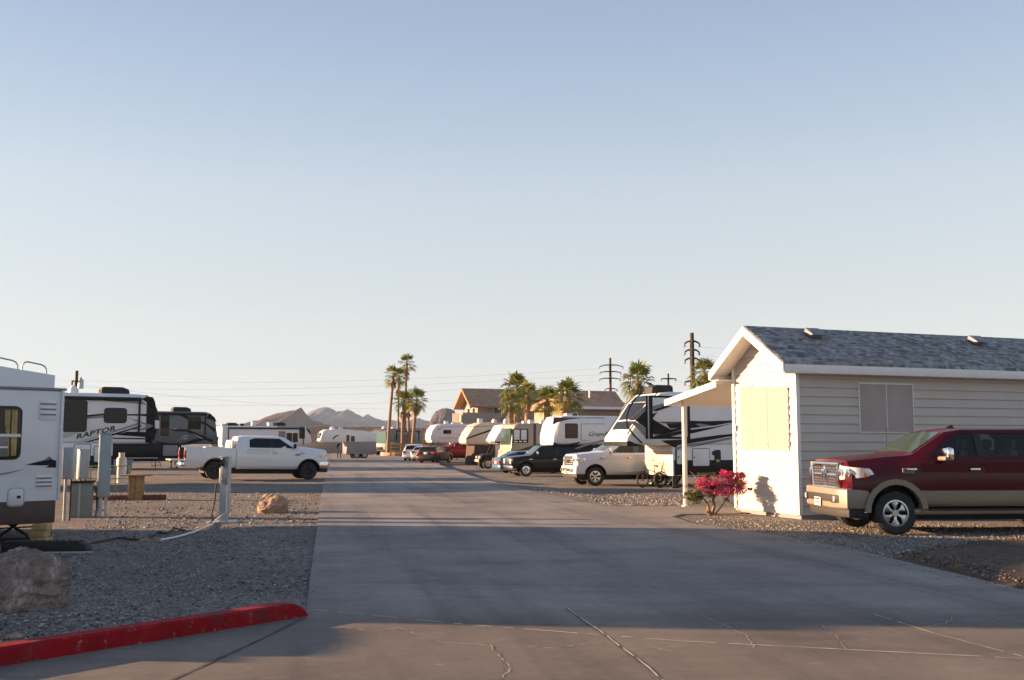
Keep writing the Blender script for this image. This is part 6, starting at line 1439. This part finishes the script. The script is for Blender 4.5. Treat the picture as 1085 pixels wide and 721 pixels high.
# ------------------------------------------------------------------ power poles and lines
def pole(label, px, ytop, Y, rad, arms, side_gear=False, ybase=None, group='power poles'):
    top = D(px, ytop, Y); t = thing('utility_pole', label, 'power pole', (top.x, Y, 0), 0, group)
    q = MB(); q.tube([(0, 0, -.3), (0, 0, top.z*.5), (0, 0, top.z)], [rad*1.25, rad*1.1, rad*.85], 12); q.build('pole', M['pole_wood'], t)
    ends = []
    for ya, wl, wr_, bend in arms:
        z = D(px, ya, Y).z; q = MB(); a, b = -wl*Y/F, wr_*Y/F
        q.tube([(a, 0, z-bend), (a*.5, 0, z), (0, -rad*.8, z), (b*.5, 0, z), (b, 0, z-bend)], [.06, .08, .1, .08, .06], 8); ao = q.build('crossarm', M['pole_wood'], t)
        for x in (a, b):
            q = MB(); q.lathe([(.05, 0), (.10, -.05), (.05, -.10), (.11, -.15), (.05, -.20), (.10, -.25), (.04, -.3)], 10, c=(x, 0, z-bend)); q.build('insulator', M['ceramic'], ao); ends.append(Vector((top.x+x, Y, z-bend-.3)))
    return t, ends
t1, E1 = pole('thin brown power pole with four crossarms, behind the hip roof', 646.5, 379.5, 150, .20, [(387, 11.5, 13.5, .25), (394, 11, 11, .12), (401, 11.5, 10.5, .15), (412, 6, 7, .15)])
t2, E2 = pole('thick brown power pole with four crossarms, behind the right-hand palm', 733, 353, 84, .20, [(362, 8, 8, .18), (371, 8, 7.5, .16), (380, 8, 8, .16), (404, 8.5, 6, .1)])
t3, E3 = pole('short power pole with one crossarm, between the two tall poles', 708, 396, 120, .13, [(401.5, 7.5, 8, 0)])
t4, E4 = pole('wooden power pole with a transformer, above the nearest white trailer', 81.5, 393, 75, .13, [(404, 4.5, 4, 0)])
top = D(81.5, 410, 75)
q = MB(); q.lathe([(.17, 0), (.2, .04), (.2, .62), (.15, .7), (.001, .72)], 16, c=(.34, 0, D(85, 412, 75).z)); q.box((.15, 0, D(85, 410, 75).z+.1), (.3, .08, .08)); q.lathe([(.05, .7), (.07, .78), (.04, .86), (.001, .9)], 10, c=(.34, 0, D(85, 412, 75).z), m=1); q.build('transformer', [M['galv'], M['ceramic']], t4)
def wire(label, a, b, sag, r=.016, group='power lines'):
    r *= .45
    n = 24; q = MB(); q.tube([a.lerp(b, k/n)-Vector((0, 0, sag*4*(k/n)*(1-k/n))) for k in range(n+1)], r, 6); tag(q.build('power_line', M['wire']), label, 'power line', group)
# lines run from pole to pole
names = ['highest', 'second highest', 'third highest', 'lowest']
for i in range(4):
    a = E2[2*i+1]; b = Vector((a.x+46, a.y-8, a.z-.4)); wire('%s power line running right from the thick brown pole' % names[i], a, b, 1.0, .014)
    wire('%s power line between the two brown poles with four crossarms' % names[i], E1[2*i+1], E2[2*i], .8, .014)
    a = E1[2*i]; b = D(-260, 386+8*i, 185); wire('%s power line sagging left from the thin brown pole' % names[i], a, Vector((b.x, b.y, b.z+1)), 3.2, .03)
a = E4[1]; wire('power line running right from the transformer pole over the parked trailers', a, D(560, 425, 150), 1.5, .018)
a = E4[0]; wire('power line running left from the transformer pole', a, D(-80, 402, 70), .6, .012)
wire('power line meeting the short pole from the left', E3[0], D(480, 408, 170), .8, .014); wire('power line leaving the short pole toward the thick pole', E3[1], D(1100, 400, 110), 1.2, .012)
# ------------------------------------------------------------------ palms
def leafmat(name, col, tr=.35):
    m, t, p = newmat(name); n = t.noise(t.coord(), 2.2, 3)
    c = t.ramp(n, [(.3, tuple(k*.7 for k in col)), (.7, tuple(k*1.3 for k in col))]); t.link(c, p.inputs['Base Color']); p.inputs['Roughness'].default_value = .55
    b = t.new('ShaderNodeBsdfTranslucent'); t.link(c, b.inputs[0]); mx = t.new('ShaderNodeMixShader'); mx.inputs[0].default_value = tr
    t.link(p.outputs[0], mx.inputs[1]); t.link(b.outputs[0], mx.inputs[2]); t.link(mx.outputs[0], t.n['Material Output'].inputs[0]); return m
M['palm1'] = leafmat('palm_green', (.14, .17, .035)); M['palm2'] = leafmat('palm_olive', (.25, .22, .05)); M['dead'] = leafmat('dead_frond', (.26, .17, .085), .2)
M['trunk'] = pm('palm_trunk', (.24, .155, .095), .9, var=.3, scale=4, bump=.6, bscale=14, bdist=.03)
def frond(mb, rnd, base, az, el, L, blades, m, droop=.25, spread=100):
    d = Vector((math.cos(az)*math.cos(el), math.sin(az)*math.cos(el), math.sin(el))); side = Vector((-math.sin(az), math.cos(az), 0)); up = side.cross(d)*-1
    if up.z < 0: up = -up
    pet = L*.48; hub = base+d*pet-Vector((0, 0, pet*droop*.4)); mb.tube([base, base+d*pet*.5+Vector((0, 0, .0)), hub], L*.012, 4, m, caps=False)
    d2 = (d-Vector((0, 0, droop))).normalized()
    for k in range(blades):
        a = R(-spread+2*spread*k/(blades-1)+rnd.uniform(-4, 4)); bl = L*.56*(1-.28*abs(a)/R(spread))*rnd.uniform(.85, 1.1)
        v = (d2*math.cos(a)+side*math.sin(a)+up*rnd.uniform(-.08, .16)).normalized(); perp = v.cross(up).normalized(); w = L*.034
        mid = hub+v*bl*.6; tip = hub+v*bl-Vector((0, 0, bl*rnd.uniform(.10, .38)))
        mb.add([hub-perp*w*.3, hub+perp*w*.3, mid+perp*w, mid-perp*w, tip], [(0, 1, 2, 3), (3, 2, 4)], m)
def palm(label, base, H, r0, Rc, seed, n=42, skirt=.3, lean=(0, 0), group='fan palms', trunkbot=0, live_top=1.0):
    rnd = random.Random(seed); t = thing('fan_palm', label, 'palm tree', base, 0, group); top = Vector((lean[0], lean[1], H))
    q = MB(); pts = []; rads = []; K = 14
    for k in range(K+1):
        f = k/K; pts.append((lean[0]*f**1.6, lean[1]*f**1.6, -.1+H*f)); rads.append(r0*(1.25-.5*f**.6+(.22*max(0, 1-f*9)))*(1+.05*rnd.uniform(-1, 1)))
    q.tube(pts, rads, 12); q.build('trunk', M['trunk'], t)
    q = MB()
    for k in range(n):
        f = (k+.5)/n; el = R(82-118*f**1.05+rnd.uniform(-9, 9)); az = k*2.39996+rnd.uniform(-.25, .25)
        frond(q, rnd, top+Vector((0, 0, -.10*Rc*f)), az, el, Rc*rnd.uniform(.82, 1.12), 13, 0 if rnd.random() < .68 else 1, .18+.5*f)
    q.build('crown', [M['palm1'], M['palm2']], t, flat=True, fixn=False)
    if skirt:
        q = MB()
        for k in range(int(n*.55)):
            az = rnd.uniform(0, 6.28); z = H-Rc*.15-rnd.random()*Rc*skirt*1.6; f = rnd.random()
            frond(q, rnd, Vector((lean[0]*(z/H)**1.6, lean[1]*(z/H)**1.6, z)), az, R(-58-24*f), Rc*rnd.uniform(.55, .8), 9, 0, .35, 60)
        q.build('dead_fronds', M['dead'], t, flat=True, fixn=False)
    return t
def palm_at(label, px, ytop, ybase, Y, cw, seed, lean=0, group='fan palms', skirt=.3, r0=None, n=42):
    n = int(n*.68)
    top = D(px, ytop, Y); Rc = cw*Y/F/2*1.18; b = D(px-lean, ybase, Y); H = top.z-Rc*.95
    return palm(label, (b.x, Y, 0), H, r0 or .2, Rc*1.08, seed, n, skirt, (lean*Y/F, 0), group)
gA = 'fan palms on the far island'
palm_at('tall slim palm on the far island, leftmost of the five and slightly bent', 416, 385.5, 480, 139, 22, 1, 5, gA, .15, .24, 34)
palm_at('slim palm just right of the leftmost island palm, nearly as tall', 421.5, 388.5, 478, 145, 19, 2, 0, gA, .45, .19, 30)
palm_at('tallest palm of the far island, its crown above all the others', 430, 373.5, 476, 147, 20, 3, 2, gA, .4, .22, 32)
palm_at('short palm in the middle of the far island, left of the two short ones', 427, 411, 478, 140, 24, 4, 1, gA, .4, .22, 40)
palm_at('short palm of the far island with a thick trunk, right of the middle one', 432, 414.5, 481, 143, 19, 14, -1, gA, .5, .2, 30)
palm_at('short leaning palm at the right end of the far island', 441, 409.5, 480, 138, 25, 5, 4, gA, .2, .25, 40)
gB = 'fan palms before the tan house'
palm_at('biggest palm before the tan house, tall crown with brown fronds below', 548, 392, 470, 112, 34, 6, 0, gB, .9, .38, 52)
palm_at('smaller palm close behind the biggest one, to its right', 559, 402, 475, 92, 28, 7, 0, gB, .9, .32, 44)
palm_at('low shaggy palm hanging left of the biggest one, over the tan motorhome', 541, 413, 475, 88, 26, 8, 0, gB, 1.0, .3, 40)
palm_at('shaggy palm right of the dark window, left of the last of the group', 580, 407, 475, 88, 32, 9, 0, gB, 1.0, .36, 48)
palm_at('palm with upright crown, last of the group before the low hip-roofed house', 601, 399, 475, 86, 36, 10, 0, gB, .9, .38, 50)
gC = 'fan palms behind the toy hauler'
palm_at('palm behind the nose of the toy hauler, left of its roof air conditioner', 677, 381, 470, 74, 40, 11, 0, gC, .8, .32, 46)
palm_at('palm in front of the thick brown power pole, above the porch awning', 748, 375.5, 470, 70, 34, 12, 0, gC, .9, .30, 44)
# far island: low stone edge, bench rails
p = D(424, 483, 137)
t = thing('planter_island', 'low tan stone planter edge under the far palms', 'planter', (p.x, 139, 0))
q = MB(); rnd = random.Random(4)
for k in range(34):
    a = 2*math.pi*k/34; q.box((2.5*math.cos(a), 4.6*math.sin(a), .25), (.62*rnd.uniform(.8, 1.2), .6, .5*rnd.uniform(.8, 1.25)), a, b=.08)
q.build('stone_edge', M['rock2'], t); q = MB(); q.lathe([(2.4, .02), (2.3, .35), (.001, .5)], 24); q.v = [(x, y*1.9, z) for x, y, z in q.v]; q.build('soil', M['dirt'], t)
p = D(425, 478, 134)
t = thing('slatted_rail', 'low timber rail fence beside the far palm island', 'fence', (p.x, 134.0, 0))
q = MB()
for z in (.7, 1.15, 1.6): q.box((0, 0, z), (2.9, .08, .22), b=.01)
q.build('rail', M['wood'], t)
for x in (-1.35, 0, 1.35): q = MB(); q.box((x, .1, .85), (.14, .12, 1.7), b=.01); q.build('post', M['wood'], t)
# far desert bushes and walls
M['bush1'] = leafmat('palo_verde', (.20, .16, .045)); M['bush2'] = leafmat('dry_shrub', (.20, .12, .05)); M['bush3'] = leafmat('olive_shrub', (.075, .075, .028))
def shrub(name, label, cat, base, dims, mats, seed, n=900, leaf=.16, group=None, stems=5):
    rnd = random.Random(seed); t = thing(name, label, cat, base, 0, group)
    q = MB(); 
    cl = [Vector((rnd.uniform(-.8, .8)*dims[0], rnd.uniform(-.8, .8)*dims[1], dims[2]*rnd.uniform(.35, .9))) for _ in range(stems*2)]
    for c in cl: q.tube([(0, 0, 0), (c.x*.4, c.y*.4, c.z*.5), c], [.06, .04, .015], 5)
    q.build('stem', M['trunk'], t); q = MB()
    for k in range(n):
        c = rnd.choice(cl); s = .42; p_ = c+Vector((rnd.gauss(0, s*dims[0]*.6), rnd.gauss(0, s*dims[1]*.6), rnd.gauss(0, s*dims[2]*.42)))
        if p_.z < .05: continue
        u = Vector((rnd.gauss(0, 1), rnd.gauss(0, 1), rnd.gauss(0, 1))).normalized(); w = u.orthogonal().normalized(); l = leaf*rnd.uniform(.6, 1.4)
        q.add([p_-u*l*.5, p_+w*l*.25, p_+u*l*.5, p_-w*l*.25], [(0, 1, 2, 3)], 0 if rnd.random() < .7 else 1)
    q.build('foliage', [M[k] for k in mats], t, flat=True, fixn=False); return t
gS = 'desert shrubs at the far end'
for i, (px, py, Y, w_, h_, mm, lb) in enumerate(((391, 476, 165, 2.2, 3.0, ('bush1', 'bush3'), 'yellow-green bush between the small white trailer and the teal motorhome'), (379, 474, 175, 1.6, 3.2, ('bush3', 'bush1'), 'olive bush behind the small white fifth wheel trailer'), (446, 476, 160, 2.6, 3.6, ('bush2', 'bush1'), 'rusty bush right of the far palm island'), (455, 474, 168, 2.0, 2.6, ('bush2', 'bush3'), 'dry bush between the palm island and the rounded white trailer'), (401, 474, 178, 1.8, 2.4, ('bush1', 'bush2'), 'small yellowish bush behind the teal motorhome'))):
    p = D(px, py, Y); shrub('desert_shrub', lb, 'shrub', (p.x, Y, 0), (w_, w_, h_), mm, 30+i, 900, .34, gS)
q = MB(); pa, pb = D(300, 474, 172), D(470, 474, 172); q.box(((pa.x+pb.x)/2, 172, .9), (pb.x-pa.x, .25, 1.8), b=.02); o = q.build('block_wall', M['stucco']); tag(o, 'low tan block wall at the far end of the park', 'wall')
# ------------------------------------------------------------------ bougainvillea
M['petal'] = leafmat('bougainvillea_pink', (.46, .014, .12), .3); M['petal2'] = leafmat('bougainvillea_rose', (.58, .07, .18), .3); M['leafg'] = leafmat('leaf_green', (.055, .075, .02)); M['leafy'] = leafmat('leaf_olive', (.13, .12, .035))
M['bark'] = pm('bark', (.22, .15, .10), .9, var=.3, scale=12, bump=.5, bscale=40)
B = G(756, 546.5); sc = B.y/F
t = thing('bougainvillea', 'pink flowering bougainvillea bush with a twisted trunk, by the corner of the cream house', 'bush', (B.x, B.y, 0)); rnd = random.Random(21)
lx = lambda px: (px-756)*sc
lz = lambda py: (546.5-py)*sc
q = MB(); tips = []
def branch(p0, p1, r0, r1, dep):
    pts = [Vector(p0)]; n = 5
    for k in range(1, n+1):
        f = k/n; pts.append(Vector(p0).lerp(Vector(p1), f)+Vector((rnd.uniform(-.03, .03), rnd.uniform(-.03, .03), rnd.uniform(-.02, .02)))*(1 if k < n else .3))
    q.tube(pts, r0, 7, 0, r1); tips.append(pts[-1])
    if dep:
        for _ in range(3):
            p2 = pts[-1]+Vector((rnd.uniform(-.28, .28), rnd.uniform(-.22, .22), rnd.uniform(.02, .22))); branch(pts[-1], p2, r1, r1*.4, dep-1)
branch((0, 0, -.03), (lx(757), .05, lz(527)), .045, .035, 0); branch((lx(757), .05, lz(527)), (lx(772), .1, lz(516)), .034, .02, 2); branch((lx(757), .05, lz(527)), (lx(752), -.05, lz(515)), .034, .02, 2)
branch((-.03, 0, -.03), (lx(748), -.05, lz(532)), .04, .025, 0); branch((lx(748), -.05, lz(532)), (lx(735), -.1, lz(523)), .024, .014, 2); branch((-.12, -.03, -.03), (lx(749), -.04, lz(538)), .03, .018, 0)
branch((.02, .03, 0), (lx(790), .1, lz(508)), .02, .008, 1)
q.build('trunk', M['bark'], t)
def leafcloud(name, blobs, mats, n, size, seed, aspect=.6):
    r2 = random.Random(seed); q = MB(); tot = sum(b[6] for b in blobs)
    for b in blobs:
        cx_, cz_, cy_, ax, az_, ay, wgt = b
        sub = [(r2.uniform(-.9, .9), r2.uniform(-.8, .8), r2.uniform(-.8, .8)) for _ in range(16)]
        for k in range(int(n*wgt/tot)):
            s0 = r2.choice(sub); x, y, z = [s0[i]+r2.gauss(0, .17) for i in range(3)]
            L_ = math.sqrt(x*x+y*y+z*z)
            if L_ > 1.25: continue
            p_ = Vector((cx_+x*ax, cy_+y*ay, cz_+z*az_))
            u = Vector((r2.gauss(0, 1), r2.gauss(0, 1), r2.gauss(0, 1))).normalized(); w = u.orthogonal().normalized(); v3 = u.cross(w); l = size*r2.uniform(.6, 1.35)
            q.add([p_-u*l*.5, p_+w*l*aspect*.5+v3*l*.12, p_+u*l*.5, p_-w*l*aspect*.5+v3*l*.12], [(0, 1, 2), (0, 2, 3)], 0 if r2.random() < .6 else 1)
    q.build(name, [M[k] for k in mats], t, flat=True, fixn=False)
leafcloud('flower', [(lx(765), lz(516), 0, .56, .22, .42, 3.8), (lx(752), lz(514), -.05, .26, .15, .28, 1.6), (lx(782), lz(512), .05, .24, .17, .25, 1.7), (lx(773), lz(504), .05, .34, .10, .2, 1.2), (lx(768), lz(501), 0, .07, .05, .08, .35), (lx(741), lz(515), -.1, .09, .05, .1, .4), (lx(750), lz(507), 0, .06, .05, .06, .3), (lx(788), lz(505), 0, .07, .07, .08, .4), (lx(795), lz(519), 0, .06, .04, .05, .25)], ('petal', 'petal2'), 5200, .045, 5)
leafcloud('foliage', [(lx(736), lz(528), -.1, .24, .15, .24, 3), (lx(729), lz(526), -.1, .10, .09, .1, 1), (lx(748), lz(524), 0, .25, .12, .2, 1.2), (lx(768), lz(517), .02, .50, .20, .36, 2.6), (lx(752), lz(504), 0, .2, .06, .1, .5)], ('leafg', 'leafy'), 2800, .045, 6)
p = G(806, 548); t = thing('dry_sprig', 'thin dry sprig on the gravel right of the bougainvillea', 'plant', (p.x-.5, p.y+.25, 0)); q = MB()
q.tube([(.30, 0, 0), (.1, .05, .10), (-.05, .05, .26), (-.2, .1, .36)], .008, 5); q.tube([(-.05, .05, .26), (.05, .0, .34)], .005, 5); q.build('stem', M['bark'], t)
q = MB()
for k in range(40):
    c = Vector((-.2+rnd.gauss(0, .05), .1+rnd.gauss(0, .04), .36+rnd.gauss(0, .03))); q.add([c, c+Vector((.03, 0, .015)), c+Vector((.02, .02, .03))], [(0, 1, 2)])
q.build('foliage', M['leafy'], t, flat=True, fixn=False)
p = G(1020, 610); t = thing('dry_weed', 'small dry weed on the edge of the brown soil bed', 'plant', (p.x, p.y+.15, .03)); q = MB()
for k in range(14):
    a = rnd.uniform(0, 6.28); e = rnd.uniform(.3, 1.4); L_ = rnd.uniform(.08, .22); q.tube([(0, 0, 0), (math.cos(a)*math.cos(e)*L_*.6, math.sin(a)*math.cos(e)*L_*.6, math.sin(e)*L_*.6), (math.cos(a)*math.cos(e)*L_, math.sin(a)*math.cos(e)*L_, math.sin(e)*L_*.9)], .004, 4)
q.build('stem', M['trunk'], t)
# ------------------------------------------------------------------ sun, sky, colour
EL = R(9.6); sh = Vector((-.995, .10)).normalized()
sdir = Vector((sh.x*math.cos(EL), sh.y*math.cos(EL), math.sin(EL)))
sl_ = bpy.data.lights.new('sun', 'SUN'); so_ = bpy.data.objects.new('sun', sl_); COL.objects.link(so_); so_.rotation_euler = (-sdir).to_track_quat('-Z', 'Y').to_euler()
sl_.energy = 4.6; sl_.angle = R(.55); sl_.color = (1.0, .64, .365)
W = bpy.data.worlds.new('World'); SC.world = W; W.use_nodes = True; nt = W.node_tree
sky = nt.nodes.new('ShaderNodeTexSky'); sky.sky_type = 'NISHITA'; sky.sun_disc = False; sky.sun_elevation = EL; sky.sun_rotation = math.atan2(sh.x, sh.y)
sky.altitude = 150; sky.air_density = .6; sky.dust_density = .2; sky.ozone_density = 1.0
# evening air: the Nishita sky evened out by height above the horizon
tc = nt.nodes.new('ShaderNodeTexCoord'); sx = nt.nodes.new('ShaderNodeSeparateXYZ'); nt.links.new(tc.outputs['Generated'], sx.inputs[0])
rp = nt.nodes.new('ShaderNodeValToRGB'); e = rp.color_ramp.elements
while len(e) < 6: e.new(.5)
for q, (ps, c) in zip(e, ((0, (2.45, 2.05, 2.30)), (.03, (2.5, 2.08, 2.32)), (.113, (4.5, 3.10, 2.33)), (.25, (6.9, 4.8, 3.35)), (.40, (5.15, 3.85, 3.05)), (.9, (4.2, 3.3, 2.8)))): q.position = ps; q.color = (c[0]/7, c[1]/7, c[2]/7, 1)
nt.links.new(sx.outputs[2], rp.inputs[0])
mm = nt.nodes.new('ShaderNodeMix'); mm.data_type = 'RGBA'; mm.blend_type = 'MULTIPLY'; mm.inputs[0].default_value = 1
nt.links.new(sky.outputs[0], mm.inputs[6]); nt.links.new(rp.outputs[0], mm.inputs[7])
r2 = nt.nodes.new('ShaderNodeValToRGB'); e = r2.color_ramp.elements
while len(e) < 7: e.new(.5)
for q, (ps, c) in zip(e, ((0, (228, 229, 222)), (.06, (226, 230, 226)), (.113, (221, 228, 228)), (.25, (199, 214, 227)), (.33, (184, 204, 227)), (.405, (170, 193, 223)), (.95, (112, 142, 190)))): q.position = ps; q.color = tuple(((k/255+.055)/1.055)**2.4/.56/1.5 for k in c)+(1,)
nt.links.new(sx.outputs[2], r2.inputs[0])
mg = nt.nodes.new('ShaderNodeMix'); mg.data_type = 'RGBA'; mg.blend_type = 'MULTIPLY'; mg.inputs[0].default_value = 1; mg.inputs[7].default_value = (1.5, 1.5, 1.5, 1); nt.links.new(r2.outputs[0], mg.inputs[6])
mb_ = nt.nodes.new('ShaderNodeMix'); mb_.data_type = 'RGBA'; mb_.inputs[0].default_value = .7; nt.links.new(mm.outputs[2], mb_.inputs[6]); nt.links.new(mg.outputs[2], mb_.inputs[7])
bg = nt.nodes['Background']; nt.links.new(mb_.outputs[2], bg.inputs[0]); bg.inputs[1].default_value = .14
vs_ = SC.view_settings; vs_.view_transform = 'Standard'; vs_.look = 'None'; vs_.exposure = 2.0; vs_.gamma = 1; vs_.use_curve_mapping = False
SC.cycles.max_bounces = 6; SC.cycles.transparent_max_bounces = 12
